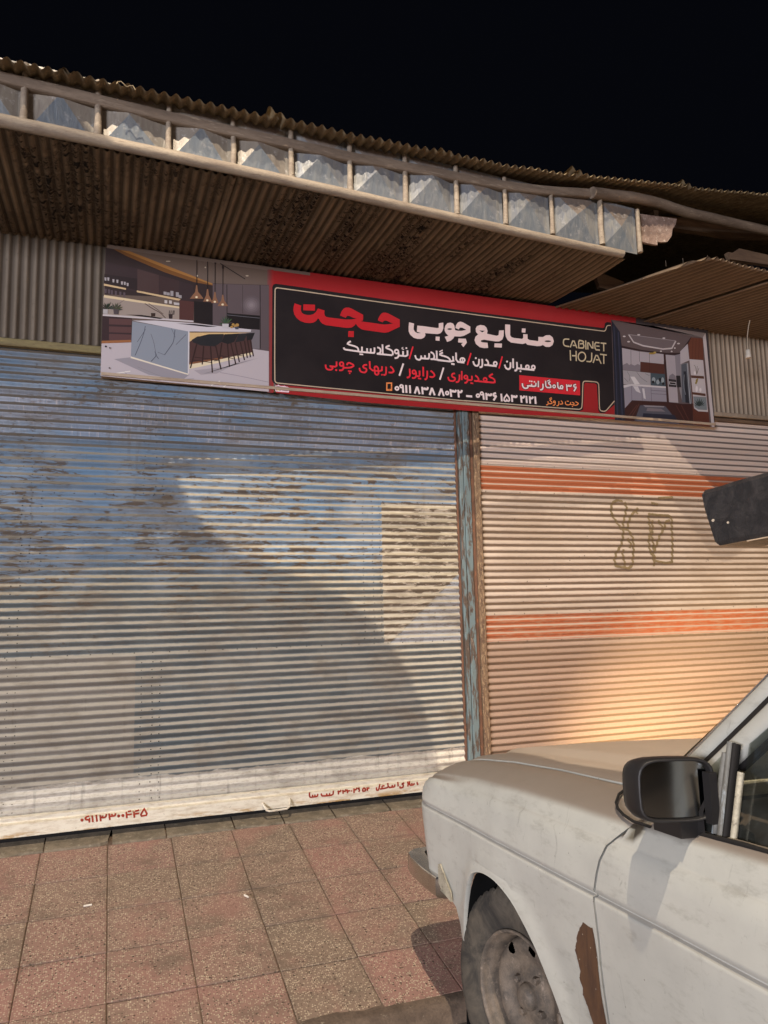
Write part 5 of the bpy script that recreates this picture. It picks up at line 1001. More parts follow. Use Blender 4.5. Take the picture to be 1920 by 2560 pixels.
# threshold strip of broken concrete pieces
xs = [-1.6, -.93, -.36, -.045, .262, .52, .86, 1.12, 1.40, 1.72, 2.05, 2.45, 2.85, 3.3, 3.8, 4.4, 5.2]
for i in range(len(xs)-1):
    a, b = xs[i]+.003, xs[i+1]-.003; n = 7; rf = []; rb = []
    rr_ = random.Random(i)
    for k in range(n):
        x = a+(b-a)*k/(n-1); yf = -.112+rr_.uniform(-.012, .010); rf.append((x, yf)); rb.append((x, .028))
    h = .004+rr_.uniform(0, .006)
    if i == 3: rf[-1] = (b-.015, -.085); rf[-2] = (rf[-2][0], -.106)
    top = [(x, y, y*SL+h) for x, y in rf]; mb = MB()
    mb.grid([[(x, y-.004, y*SL-.02) for x, y in rf], [(x, y-.002, y*SL+h-.003) for x, y in rf], [(x, y+.004, y*SL+h) for x, y in rf], [(x, y, y*SL+h*.6) for x, y in rb]])
    mb.build('threshold_slab', M['concrete'], pave)

# ------------------------------------------------------------------ shutters
P0 = .0405
def prof(u, A, rib=0):          # u in 0..1 over one slat, outward is -y
    y = -A*(.5-.5*math.cos(2*math.pi*u))
    if rib: y += rib*math.exp(-((u-.5)/.09)**2)
    return y
def wob(x, z, s): return .0035*nz(x*1.1, z*2.5, s)+.0010*nz(x*5, z*30, s)
def shutter(name, label, x0, x1, z0, n, mat, seed, step, A, rib, nx=64):
    t = empty(name, ((x0+x1)/2, 0, 0)); tag(t, label, 'roller shutter')
    for i in range(n):
        zb = z0+i*P0; rows = []
        us = [0, .08, .17, .27, .36, .44, .5, .56, .64, .73, .83, .92, 1.0]
        rr_ = random.Random(seed*100+i); da = rr_.uniform(-.0009, .0009); dn = rr_.uniform(-.0012, .0012)
        for u in us:
            row = []
            for k in range(nx+1):
                x = x0+(x1-x0)*k/nx
                if abs(x-step[0]) < (x1-x0)/nx/2: x = step[0]
                z = zb+u*P0; e = math.sin(math.pi*u)
                y = prof(u, A+da+.0018*nz(x*.9, i*1.7, seed), rib)+wob(x, z, seed)-.002
                if (z < step[1] or z > step[2]) and x <= step[0]: y -= .0022
                zz = z+.0022*nz(x*.8, z*1.2, seed+5)+e*.0008*nz(x*7, i, seed)
                row.append((x, y, zz))
            rows.append(row)
        ox = (x0+x1)/2
        MB().grid(rows).build('slat', mat, t, smooth=True, loc=(ox, 0, 0), fix=False)
    # the empty sits at (ox,0,0) so local coordinates of the slats match it
    for ch in t.children: ch.location = (0, 0, 0)
    return t
A_L, A_R = .0115, .0110
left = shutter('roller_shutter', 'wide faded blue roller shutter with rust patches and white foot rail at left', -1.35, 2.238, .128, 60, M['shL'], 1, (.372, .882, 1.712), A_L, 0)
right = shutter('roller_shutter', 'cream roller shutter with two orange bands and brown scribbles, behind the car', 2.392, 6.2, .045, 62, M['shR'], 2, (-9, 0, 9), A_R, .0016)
def ysh(x, z, z0, A, seed): return prof(((z-z0)/P0) % 1.0, A)+wob(x, z, seed)-.002
# rivets
def rivets(pts, parent, z0, A, seed, nm='rivet'):
    mb = MB()
    for x, z in pts:
        y = ysh(x, z, z0, A, seed)-.0012; r = .0035
        ring = [(x+r*math.cos(k*math.pi/3), y, z+r*math.sin(k*math.pi/3)) for k in range(6)]
        mb.add(ring+[(x, y-.0022, z)], [(k, (k+1) % 6, 6) for k in range(6)])
    o = mb.build(nm, M['rivet'], parent, loc=(parent.location.x, 0, 0)); o.location = (0, 0, 0); o['kind'] = 'stuff'
pts = []; rr_ = random.Random(5)
for i in range(60):
    z = .128+i*P0+.026
    if z < .88 or 1.70 < z < 2.3:
        for dx in (.018, .075, .115): pts.append((.372+dx+rr_.uniform(-.005, .005), z+rr_.uniform(-.003, .003)))
    for dx in ((-.20, -.16, -.11) if z > 1.3 else (-.24, -.20)):
        if rr_.random() < .8: pts.append((dx+rr_.uniform(-.005, .005), z+rr_.uniform(-.003, .003)))
    if .9 < z < 1.72:
        for dx in (-.015, -.06, -.12): pts.append((1.74+dx+rr_.uniform(-.004, .004), z))
for k in range(34): pts += [(-.9+k*.095+rr_.uniform(-.02, .02), .893), (-.9+k*.095+rr_.uniform(-.02, .02), 1.725)]
rivets(pts, left, .128, A_L, 1)
pts = []
for k in range(16):
    for z in (.868, 1.045, 1.806, 1.985): pts.append((2.46+k*.235+rr_.uniform(-.03, .03), z+rr_.uniform(-.006, .006)))
for k in range(30): pts.append((2.6+rr_.uniform(0, 2), rr_.uniform(1.1, 1.75)))
rivets(pts, right, .045, A_R, 2)

# ------------------------------------------------------------------ printed / painted shapes
def ribbon(pts, w, closed):
    pts = [Vector(p) for p in pts]
    if len(pts) > 2 and not closed:       # round the corners once
        q = [pts[0]]
        for a, b in zip(pts, pts[1:]):
            if a is not pts[0]: q.append(a.lerp(b, .22))
            if b is not pts[-1]: q.append(a.lerp(b, .78))
        pts = q+[pts[-1]]
    n = len(pts); L = []; Rr = []
    for i in range(n):
        if closed: a, b = pts[i-1], pts[(i+1) % n]
        else: a, b = pts[max(i-1, 0)], pts[min(i+1, n-1)]
        d1 = (pts[i]-a); d2 = (b-pts[i])
        d1 = d1.normalized() if d1.length > 1e-7 else d2.normalized(); d2 = d2.normalized() if d2.length > 1e-7 else d1
        n1 = Vector((-d1.y, d1.x)); n2 = Vector((-d2.y, d2.x)); mt = (n1+n2)
        mt = mt.normalized() if mt.length > 1e-4 else n1
        k = min(1/max(mt.dot(n1), .35), 1.8)
        L.append(pts[i]+mt*w*.5*k); Rr.append(pts[i]-mt*w*.5*k)
    m_ = n if closed else n-1
    return L, Rr, m_, n
def print_part(name, items, parent, y0, mat, dy=2.2e-5, start=0, label=None):
    v = []; f = []; cols = []
    for k, it in enumerate(items):
        y = y0-(start+k)*dy; col = tuple(c_*(.74 if name == 'kitchen_print' else 1) for c_ in lin(it[1]))
        if it[0] == 'p':
            b = len(v); v += [(x, y, z) for x, z in it[2]]; f.append(tuple(range(b, len(v)))); cols.append(col)
        else:
            L, Rr, m_, n = ribbon(it[2], it[3], it[4]); b = len(v)
            for a, c in zip(L, Rr): v += [(a.x, y, a.y), (c.x, y, c.y)]
            for i in range(m_):
                j = (i+1) % n; f.append((b+2*i, b+2*i+1, b+2*j+1, b+2*j)); cols.append(col)
    me = bpy.data.meshes.new(name); ox, oy, oz = parent.location
    me.from_pydata([(x-ox, yy-oy, z-oz) for x, yy, z in v], [], f); me.materials.append(mat)
    ca = me.color_attributes.new('Col', 'FLOAT_COLOR', 'CORNER')
    i = 0
    for p, c in zip(me.polygons, cols):
        for _ in p.loop_indices: ca.data[i].color = (c[0], c[1], c[2], 1); i += 1
    o = bpy.data.objects.new(name, me); C.objects.link(o); o.parent = parent
    if label: o['label'] = label
    if 'lettering' in name or name in ('phone_number', 'sticker'): o['kind'] = 'stuff'
    return o

# ------------------------------------------------------------------ shop sign
sign = empty('shop_sign', (2.2, -.07, 2.35)); tag(sign, 'long red and black printed shop sign with kitchen pictures, fixed above both shutters', 'sign')
TL, TR, BR, BL = (.176, 3.080), (4.245, 3.045), (4.243, 2.340), (.166, 2.362)
SY = -.0745
def quadbox(a, b, c, d, y0, y1):
    v = [(x, y0, z) for x, z in (a, b, c, d)]+[(x, y1, z) for x, z in (a, b, c, d)]
    return v, [(0, 1, 2, 3), (7, 6, 5, 4), (0, 4, 5, 1), (1, 5, 6, 2), (2, 6, 7, 3), (3, 7, 4, 0)]
def local(v, p): return [(a-p.location.x, b-p.location.y, c-p.location.z) for a, b, c in v]
v, f = quadbox(TL, TR, BR, BL, SY, -.02); fix_normals(mesh('panel', local(v, sign), f, M['signframe'], sign))
v, f = quadbox((.160, 2.364), (4.245, 2.342), (4.245, 2.326), (.160, 2.348), SY-.012, -.02); fix_normals(mesh('batten', local(v, sign), f, M['signframe'], sign))
base = [('p', (110, 98, 92), [TL, (1.36, 3.070), (1.36, 2.355), BL]), ('p', (60, 55, 58), [(3.50, 3.055), TR, BR, (3.50, 2.346)]), ('p', (150, 28, 34), [(1.30, 3.071), (3.62, 3.054), (3.62, 2.345), (1.30, 2.356)])]
print_part('printed_vinyl', base, sign, SY-.0004, M['print'])
order = [('kitchen_print', 'printed kitchen with marble island and black stools'), ('red_background', None), ('black_panel', None), ('kitchen_print_right', 'printed white kitchen with brown floor and navy curtain'), ('border_line', None), ('red_lettering', 'large red Persian word'), ('white_lettering', 'large white Persian words'), ('white_lettering_small', None), ('red_lettering_small', None), ('phone_number', None), ('guarantee_label', None), ('orange_lettering', None), ('latin_lettering', 'beige CABINET HOJAT'), ('sticker', 'small white printer mark')]
yy = SY-.0006
for nm, lb in order:
    print_part('kitchen_print' if nm == 'kitchen_print_right' else nm, PRINT[nm], sign, yy, M['print'], label=lb)
    if nm in ('kitchen_print', 'black_panel', 'kitchen_print_right', 'red_background'): yy -= (len(PRINT[nm])+2)*2.2e-5 if nm != 'kitchen_print' else 0
    else: yy -= 2.2e-5*3
# small screws
mb = MB()
for q in ((.20, 2.50), (4.19, 2.45), (.2, 2.39)):
    ring = [(q[0]+.004*math.cos(k*math.pi/3), yy-.004, q[1]+.004*math.sin(k*math.pi/3)) for k in range(6)]; mb.add(local(ring, sign), [tuple(range(6))])
mb.build('screw', M['rivet'], sign)['kind'] = 'stuff'

# ------------------------------------------------------------------ foot rail of the left shutter, handle and painted numbers
def lbox(name, a, b, mat, parent, bev=.003):
    mb = MB().box(a, b); o = mb.build(name, mat, None, loc=tuple(parent.location)); o.location = (0, 0, 0); o.parent = parent
    if bev: bevel(o, bev)
    return o
rail = MB()
pr = [(-.010, .048), (-.046, .045), (-.047, .104), (-.020, .109), (-.018, .130), (-.030, .133), (-.010, .138)]
rail.grid([[(x, y+.0015*nz(x*2, i, 9), z+.0015*nz(x*1.5, i, 4)) for x in [-1.35+.08*k for k in range(45)]+[2.236]] for i, (y, z) in enumerate(pr)])
rail_o = rail.build('foot_rail', M['white'], None, loc=tuple(left.location), fix=False); rail_o.location = (0, 0, 0); rail_o.parent = left
rail_o['label'] = 'white foot rail'
hn = MB().tube([(1.018, -.046, .079), (1.020, -.062, .072), (1.032, -.085, .050), (1.045, -.088, .045), (1.14, -.088, .047), (1.153, -.085, .055), (1.163, -.062, .078), (1.165, -.046, .085)], .0058, 8)
h_o = hn.build('handle', M['white'], None, smooth=True, loc=tuple(left.location)); h_o.location = (0, 0, 0); h_o.parent = rail_o
txt = print_part('painted_lettering', PRINT['rail_lettering'], left, -.0485, M['paint_rail'], 1.5e-5); txt.parent = rail_o
txt['label'] = 'red painted phone number and Persian words'
# the sprayed scribble follows the folds of the right shutter
mb = MB()
for k, it in enumerate(PRINT['graffiti']):
    pts = [Vector(p) for p in it[2]]; dense = []
    for a, b in zip(pts, pts[1:]):
        n = max(2, int((b-a).length/.004)); dense += [a.lerp(b, i/n) for i in range(n)]
    dense.append(pts[-1]); L, Rr, m_, n = ribbon([tuple(p) for p in dense[::1]], .017, 0)
    rows = [[], [], []]
    for i, (a, c) in enumerate(zip(L, Rr)):
        for row, q in zip(rows, (a, (a+c)/2, c)):
            w_ = 1+.25*nz(i*.15, k, 2); mid = (a+c)/2; q = mid+(q-mid)*w_
            row.append((q.x, prof(((q.y-.045)/P0) % 1.0, A_R, .0016)+wob(q.x, q.y, 2)-.0055-k*2e-5, q.y))
    mb.grid(rows)
g_o = mb.build('sprayed_scribble', M['paint_graf'], None, loc=tuple(right.location), fix=False); g_o.location = (0, 0, 0); g_o.parent = right

# ------------------------------------------------------------------ building: wall, posts, cladding, header beams
bld = empty('shop_building', (2.2, .1, 0)); tag(bld, 'low shop building with corrugated metal cladding and steel door posts between its shutters', 'building')
lbox('wall', (-1.6, .05, 0), (6.6, .25, 3.06), M['brick'], bld, 0); lbox('wall', (-4.5, -.02, -.3), (-1.36, .25, 3.2), M['brick'], bld, 0); lbox('wall', (6.22, -.02, -.3), (9.5, .25, 3.2), M['brick'], bld, 0)
def col(name, mat, xa, xb, y0, y1, za, zb, seed, n=26, amp=.002, bev=True):
    """upright member whose edges wander a little"""
    rows = []
    for i in range(n):
        z = za+(zb-za)*i/(n-1); d = amp*nz(z*2, seed, 0)*2; e = amp*.7*nz(z*9, seed, 5)
        a, b = xa+d+e, xb+d-e; c = min(.003, (xb-xa)*.2)
        rows.append([(a, y1, z), (a, y0+c, z), (a+c, y0, z), (b-c, y0, z), (b, y0+c, z), (b, y1, z)])
    mb = MB().grid(rows); mb.add(rows[-1], [tuple(range(6))])
    o = mb.build(name, mat, None, loc=tuple(bld.location)); o.location = (0, 0, 0); o.parent = bld; return o
col('shutter_guide', M['rust'], 2.232, 2.247, -.018, .03, 0, 2.36, 1, amp=.001)
col('shutter_guide', M['railblue'], 2.249, 2.2765, -.036, .03, 0, 2.36, 2)
col('shutter_guide', M['railblue'], 2.2790, 2.322, -.042, .03, 0, 2.36, 2)
col('door_post', M['rust'], 2.327, 2.350, -.030, .03, 0, 2.36, 4)
col('door_post', M['postwood'], 2.352, 2.3925, -.040, .03, 0, 2.36, 5, 60, .0026)
lbox('gap_shade_strip', (-1.36, .030, -.02), (6.22, .048, .20), M['dark'], bld, 0)  # near-black strip standing in for the shade behind the shutter feet
# vertical corrugated cladding above the shutters
def set_fold(o, vals):
    a_ = o.data.attributes.new('fold', 'FLOAT', 'POINT')
    for i_, v_ in enumerate(vals): a_.data[i_].value = v_
def clad(name, mat, x0, x1, z0, z1, pitch, amp, y, seed, parent):
    n = int((x1-x0)/pitch)*8; rows = []
    for k in range(9):
        z = z0+(z1-z0)*k/8
        rows.append([(x0+(x1-x0)*i/n, y-amp*.5*math.sin(2*math.pi*i/8)+.004*nz(i/16, z*2, seed), z+.006*nz(i/8, seed, 1)*(k in (0,))) for i in range(n+1)])
    o = MB().grid(rows).build(name, mat, None, smooth=True, loc=tuple(parent.location), fix=False); o.location = (0, 0, 0); o.parent = parent; set_fold(o, [math.sin(2*math.pi*(i_ % (n+1))/8) for i_ in range(9*(n+1))]); return o
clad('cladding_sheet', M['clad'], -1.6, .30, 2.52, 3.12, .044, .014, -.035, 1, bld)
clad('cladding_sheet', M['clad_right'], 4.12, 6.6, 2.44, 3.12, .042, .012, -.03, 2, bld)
lbox('lintel', (-1.6, -.055, 2.475), (.16, -.012, 2.515), M['yellow'], bld, .004)
lbox('lintel', (4.20, -.058, 2.405), (6.6, -.012, 2.436), M['clad_right'], bld, .004)
lbox('lintel', (4.20, -.040, 2.372), (6.6, -.012, 2.398), M['darkwood'], bld, .003)

# two cigarette ends
for loc, rz, lb in (((.167, -.6575, -.1), .15, 'white cigarette end on the pinkest tile near the left shutter'), ((.809, -.768, -.1), -1.2, 'white cigarette end beside a tile joint in front of the rail handle')):
    o = MB().tube([(-.016, 0, 0), (.010, 0, 0), (.016, 0, 0)], .0042, 8).build('cigarette_end', NT('cigarette_paper').out((.75, .68, .58), .7), smooth=False)
    o.location = (loc[0], loc[1], loc[1]*SL+.0048); o.rotation_euler = (0, 0, rz); tag(o, lb, 'cigarette end', 'cigarette ends on the pavement')
# ------------------------------------------------------------------ canopy over the shutters
can = empty('canopy', (1.3, -.5, 3.0)); tag(can, 'sagging canopy with rust eaten corrugated underside, pale pole and tin fascia above the sign', 'canopy')
def cput(mb, name, mat, parent=can, smooth=True, fix=True, label=None):
    o = mb.build(name, mat, None, smooth=smooth, loc=tuple(parent.location), fix=fix); o.location = (0, 0, 0); o.parent = parent
    if label: o['label'] = label
    if hasattr(mb, 'fold'): set_fold(o, mb.fold)
    return o
def Yc(x): return -1.126+(x+.218)*.0827
def corr(fn, s0, s1, pitch, amp, nt, seed, per=8):
    """corrugated surface: fn(s,t)->(point, normal); ridges run along t"""
    n = int((s1-s0)/pitch*per); rows = []
    for k in range(nt+1):
        t_ = k/nt; row = []
        for i in range(n+1):
            s = s0+(s1-s0)*i/n; p, nn = fn(s, t_)
            h = amp*.5*math.sin(2*math.pi*i/per)+.004*nz(s*1.5, t_*3, seed)
            row.append(Vector(p)+Vector(nn)*h)
        rows.append(row)
    mb = MB().grid(rows); mb.fold = [math.sin(2*math.pi*i/per) for k in range(nt+1) for i in range(n+1)]; return mb
# soffit: three overlapping sheets, edge ragged at the wall
def sof(s, t_):
    y = (Yc(s)+.034)*(1-t_)+(.012+.006*nz(s*20, 0, 3))*t_
    return (s, y, 3.094+.072*y+.014*(1-t_)**4), (0, .072, -1)
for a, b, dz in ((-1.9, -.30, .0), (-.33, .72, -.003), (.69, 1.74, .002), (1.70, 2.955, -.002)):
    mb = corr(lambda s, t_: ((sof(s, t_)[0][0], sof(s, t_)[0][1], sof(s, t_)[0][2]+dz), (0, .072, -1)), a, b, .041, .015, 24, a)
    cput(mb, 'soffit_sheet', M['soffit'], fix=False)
# pole along the lower edge
def zpole(x): return 3.031+.0045*(x+.2)+.004*math.sin(x*2.1)
pts = [(x, Yc(x)-.010+.006*nz(x*1.1, 5, 5), zpole(x)+.005*nz(x*1.3, 1, 5)) for x in [-1.9+i*.12 for i in range(40)]+[2.90]]
cput(MB().tube(pts, [.0275-.0012*i/8 for i in range(len(pts))], 12, jit=.05, seed=4), 'eave_pole', M['pole'])
# fascia panels pressed into four-sided points, with timber dividers
dv = [-.71, -.425, -.138, .137, .423, .701, .97, 1.26, 1.552, 1.841, 2.134, 2.433, 2.771]
def fz(x): return 3.047+.014*(x+.2), 3.047+.014*(x+.2)+.275
dv = [-1.57, -1.285, -.995]+dv+[3.045]
for i in range(len(dv)-1):
    a, b = dv[i]+.004, dv[i+1]-.004; y = lambda x: Yc(x)+.024+.006*nz(x*5, i, 2)
    za, zb = fz(a)[0]-.004, fz(a)[1]; zc = .5*(fz(a)[0]+zb)+.012; rq = random.Random(i*7+1); cx = (a+b)/2+rq.uniform(-.02, .02); ap = (cx, y(cx)-.030+rq.uniform(-.008, .010), zc+rq.uniform(-.02, .014))
    zlo = fz(a)[0]+.004
    cnr = [(a+.02, y(a), zlo), (b-.02, y(b), zlo), (b-.02, y(b), zb-.015), (a+.02, y(a), zb-.015)]
    fl = [(a, y(a)+.002, za), (b, y(b)+.002, za), (b, y(b)+.002, zb), (a, y(a)+.002, zb)]
    mb = MB(); vv = cnr+[ap]+fl
    # triangles: bottom, right, top, left + flat margin
    mb.add(vv, [(0, 1, 4)], 0); mb.add(vv, [(2, 3, 4)], 1); mb.add(vv, [(1, 2, 4), (3, 0, 4)], 2)
    mb.add(vv, [(5, 6, 1, 0), (6, 7, 2, 1), (7, 8, 3, 2), (8, 5, 0, 3)], 2)
    cput(mb, 'fascia_panel', [M['tin_blue'], M['tin_dark'], M['tin_side'] if i > 8 else M['tin_warm']], smooth=False)
for i, x in enumerate(dv):
    y = Yc(x)+.004; rr_ = random.Random(i); w = .012+rr_.uniform(0, .004)
    zt = fz(x)[1]-.02; mb = MB().tube([(x, y, fz(x)[0]-.006), (x+rr_.uniform(-.003, .003), y, fz(x)[0]+.08), (x+rr_.uniform(-.003, .003), y+.002, zt)], [w*1.15, w, w*.9], 8, jit=.12, seed=i)
    cput(mb, 'divider', M['pole'])
# squared top beam, then the bowed log that carries on to the right
def beam(pts, h, d):
    rows = []
    for (x, y, z) in pts:
        q = .003*nz(x*4, 0, 1); c = .004
        rows.append([(x, y-d/2+c, z-h/2+q), (x, y-d/2, z-h/2+c+q), (x, y-d/2, z+h/2-c+q), (x, y-d/2+c, z+h/2), (x, y+d/2, z+h/2), (x, y+d/2, z-h/2)])
    return MB().grid(rows, closed=True)
xb = [-1.9, -1.2, -.6, -.22, .38, .8, 1.30, 1.75, 2.16, 2.45, 2.75, 2.92]; zb_ = [3.19, 3.19, 3.195, 3.200, 3.200, 3.208, 3.222, 3.25, 3.270, 3.31, 3.361, 3.388]
import bisect
def interp(x, X, Y):
    i = min(max(bisect.bisect(X, x)-1, 0), len(X)-2); t_ = (x-X[i])/(X[i+1]-X[i]); return Y[i]+(Y[i+1]-Y[i])*t_
pb = [(x, Yc(x)+.014, .017+interp(x, xb, zb_)+.003*nz(x*3, 2, 2)) for x in [-1.9+i*.1 for i in range(47)]]
cput(beam(pb, .047, .05), 'top_beam', M['wood'])
lg = [(2.70, -.905, 3.362), (2.86, -.87, 3.392), (3.032, -.857, 3.414), (3.253, -.809, 3.440), (3.484, -.76, 3.449), (3.826, -.692, 3.487), (4.31, -.602, 3.535), (5.2, -.44, 3.60)]
lp = []
for a, b in zip(lg, lg[1:]):
    for k in range(4): lp.append(Vector(a).lerp(Vector(b), k/4))
cput(MB().tube(lp+[lg[-1]], .031, 12, jit=.05, seed=2), 'log_beam', M['wood'])
# roof sheet on top, wavy front edge
xr = [-1.9, -.213, .378, 1.279, 2.123, 2.696, 3.216, 3.619, 4.021, 5.5]; zr = [3.16, 3.209, 3.242, 3.271, 3.326, 3.388, 3.455, 3.491, 3.530, 3.66]
yr = [-1.36, -1.222, -1.173, -1.100, -1.032, -.985, -.955, -.95, -.96, -.98]
def roofp(s, t_):
    y0 = interp(s, xr, yr)+.008*nz(s*6, 0, 8); y = y0+(2.2-y0)*t_**1.6
    return (s, y, interp(s, xr, zr)+.015+.22*(y-y0)), (0, -.2, 1)
edges = [-1.9, -1.0, .02, .86, 1.72, 2.52, 3.30, 3.98, 5.5]
for i in range(len(edges)-1):
    lift = .006*(i % 2)
    def fn(s, t_, i=i, lift=lift):
        (x, y, z), nn = roofp(s, t_); e = max(0, 1-(s-edges[i])/.09)*(1-t_)**6*(.030 if i in (5, 6, 3) else .012)
        return (x, y, z+lift+e), nn
    cput(corr(fn, edges[i]-.02, edges[i+1]+.03, .048, .017, 10, i+30), 'roof_sheet', M['roof'], fix=False)
# curl of torn tin and wire on the edge
cput(MB().tube([(.207, -1.2, 3.235), (.213, -1.2, 3.246), (.225, -1.2, 3.250), (.236, -1.2, 3.241), (.246, -1.2, 3.231), (.258, -1.2, 3.238), (.270, -1.2, 3.242), (.281, -1.2, 3.225)], .0022, 5), 'wire', M['roof'])
# dark rafters and planks in the gap at the right
def plank(q, y, d, nm='plank', mat=None):
    n = len(q); v = [(x, y, z) for x, z in q]+[(x, y+d, z) for x, z in q]
    f = [tuple(range(n)), tuple(range(n, 2*n))[::-1]]+[(i, (i+1) % n, n+(i+1) % n, n+i) for i in range(n)]
    return cput(MB().add(v, f), nm, mat or M['darkwood'], smooth=False)
plank([(3.40, 3.555), (3.90, 3.603), (4.6, 3.64), (4.9, 3.62), (4.124, 3.513), (3.628, 3.50), (3.45, 3.505)], -.5, .04)
plank([(4.057, 3.399), (4.10, 3.40), (4.156, 3.439), (4.9, 3.41), (4.9, 3.33), (4.398, 3.358), (4.073, 3.352)], -.5, .035)
plank([(3.14, 3.21), (3.223, 3.216), (3.359, 3.185), (3.33, 3.11), (3.17, 3.123)], -.3, .03)
plank([(3.36, 3.52), (3.40, 3.525), (3.395, 3.44), (3.375, 3.43)], -.62, .03, 'stub', M['wood'])
o = plank([(3.05, 3.36), (3.10, 3.358), (3.373, 3.370), (3.36, 3.33), (3.335, 3.30), (3.325, 3.255), (3.291, 3.213), (3.25, 3.205), (3.204, 3.203), (3.18, 3.218), (3.06, 3.20)], -.80, .016, 'broken_board', M['brokenwood'])
plank([(3.055, 3.205), (3.12, 3.215), (3.20, 3.198), (3.201, 3.171), (3.13, 3.172), (3.06, 3.178)], -.818, .016, 'broken_board', M['brokenwood'])
# second roof sheet to the right, tilted up towards the wall
side = empty('side_canopy', (4.2, -.6, 2.95)); tag(side, 'brown corrugated sheets sloping down over the right end of the sign', 'canopy')
def sh2(s, t_, dz=0, xo=(0, 0)):
    Y1 = [2.95, 2.98, 3.02, 3.08, 3.33, 3.54, 4.1, 6.6]; V1 = [-.90, -1.0, -1.08, -1.10, -1.04, -1.02, -1.0, -.98]
    y1 = interp(s, Y1, V1)+.01*nz(s*9, 1, 1); y = .01+(y1-.01)*t_
    return (s+.27*t_, y, 3.062-.08*(-y)+.03*t_*math.sin((s-2.9)*2.2)+dz), (0, .13, -1)
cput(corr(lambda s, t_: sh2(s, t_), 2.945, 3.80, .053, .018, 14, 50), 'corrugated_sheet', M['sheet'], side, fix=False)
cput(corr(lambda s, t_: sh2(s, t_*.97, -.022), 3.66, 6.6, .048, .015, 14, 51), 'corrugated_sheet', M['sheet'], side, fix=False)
mb = MB()
for x, y, z, h in ((3.18, -.90, 3.0, .035), (3.23, -.98, 2.99, .03), (3.33, -1.06, 2.985, .03)): mb.tube([(x, y, z), (x-.001, y, z+h)], .0015, 5)
cput(mb, 'nail', M['rivet'], side)
# hanging flex with an empty lamp holder
cab = empty('hanging_lamp_holder', (4.27, -.4, 2.72)); tag(cab, 'white flex hanging from the sheets with a small empty white lamp holder', 'lamp holder')
cput(MB().tube([(4.303, -.4, 2.99), (4.285, -.4, 2.94), (4.268, -.4, 2.87), (4.262, -.4, 2.82), (4.263, -.4, 2.775)], .0026, 6), 'flex', NT('yellowed_flex').out((.42, .36, .28), .6), cab)
cput(MB().lathe([(.001, .004), (.011, .002), (.015, -.008), (.016, -.030), (.0175, -.034), (.0195, -.056), (.017, -.058), (.0155, -.050), (.001, -.048)], (4.264, -.4, 2.777), (0, 0, 1), 16), 'holder', NT('dusty_white_plastic').out((.50, .46, .40), .5), cab)

# assumed street lamps lighting the scene, and the added blocker whose shadow falls on the blue shutter
sl = empty('assumed_street_lamp', (-2.6, -7.2, -.5)); tag(sl, 'shorter assumed street lamp at the left, standing by the road behind the viewer', 'street lamp')
sl2 = empty('assumed_street_lamp', (-.9, -8.2, -.5)); tag(sl2, 'taller assumed street lamp further back across the road behind the viewer', 'street lamp')
cput(MB().tube([(-2.6, -7.2, -.52), (-2.6, -7.2, 3), (-2.6, -7.2, 7.6), (-2.45, -7.0, 8.15), (-1.9, -6.4, 8.42), (-1.5, -5.95, 8.38)], [.09, .075, .055, .045, .04, .035], 12), 'pole', M['rivet'], sl)
cput(MB().tube([(-.9, -8.2, -.52), (-.9, -8.2, 4), (-.9, -8.2, 8.6), (-.8, -7.2, 9.2), (-.4, -5.4, 9.45)], [.09, .07, .05, .04, .035], 12), 'pole', M['rivet'], sl2)
cput(MB().lathe([(.001, .16), (.07, .14), (.16, .05), (.19, .0), (.17, -.005)], LAMP2+Vector((0, 0, .12)), (0, 0, 1), 24), 'lamp_shade', M['rivet'], sl2)
cput(MB().lathe([(.001, .16), (.07, .14), (.16, .05), (.19, .0), (.17, -.005)], LAMP+Vector((0, 0, .12)), (0, 0, 1), 24), 'lamp_shade', M['rivet'], sl)
# ------------------------------------------------------------------ car
def car_paint(name, darkened):
    t = NT(name); o = t.obj(); P = o; n = t.noise(P, 3, 6, .65); c = t.mix(t.step(n, .35, .7), (.49, .485, .435), (.42, .415, .375))
    st = t.noise(t.scale(P, (2, 2, 6)), 5, 7, .75); c = t.mix(t.mul(t.step(st, .50, .74), .5), c, (.23, .215, .18)); s2 = t.noise(t.scale(P, (4, 1, 1.2)), 7, 8, .8, 1.2); c = t.mix(t.mul(t.step(s2, .60, .66), .4), c, (.16, .15, .13)); lo_ = t.sep(P, 2); c = t.mix(t.mul(t.step(t.math('MULTIPLY_ADD', st, .25, lo_), .35, .0), .45), c, (.22, .20, .165))
    sp = t.voro(P, 22); c = t.mix(t.mul(t.step(sp, .05, .02), .7), c, (.10, .08, .06))
    nz_ = t.sep(t.nrm(), 2); d = t.mul(t.step(nz_, .50, .86), 1.0)
    dn = t.noise(P, 5, 6, .6); c = t.mix(t.mul(d, darkened), c, t.mix(dn, (.195, .155, .125), (.24, .195, .16)))  # dust tone on upward faces, darkened to paint an unlit bonnet top
    t.bump(t.noise(P, 4, 2), .004, .35)
    return t.out(c, t.math('MULTIPLY_ADD', d, .22, .36), 0, .5, **{'Coat Weight': .15, 'Coat Roughness': .25})
M['paint'] = car_paint('dull_white_car_paint', .92)
M['cream'] = worn('dirty_cream_paint', (.50, .45, .34), (.36, .32, .24), (.12, .10, .075), 18, .6, thr=(.58, .7))
def rustpaint():
    t = NT('bare_rusty_metal'); P = t.obj(); n = t.noise(t.scale(P, (3, 3, 1)), 9, 6, .7)
    c = t.mix(t.step(n, .35, .65), (.115, .058, .030), (.07, .037, .024)); c = t.mix(t.step(t.voro(P, 40), .07, .03), c, (.5, .45, .38))
    t.bump(n, .001); return t.out(c, .6, 0, .4)
M['bare'] = rustpaint()
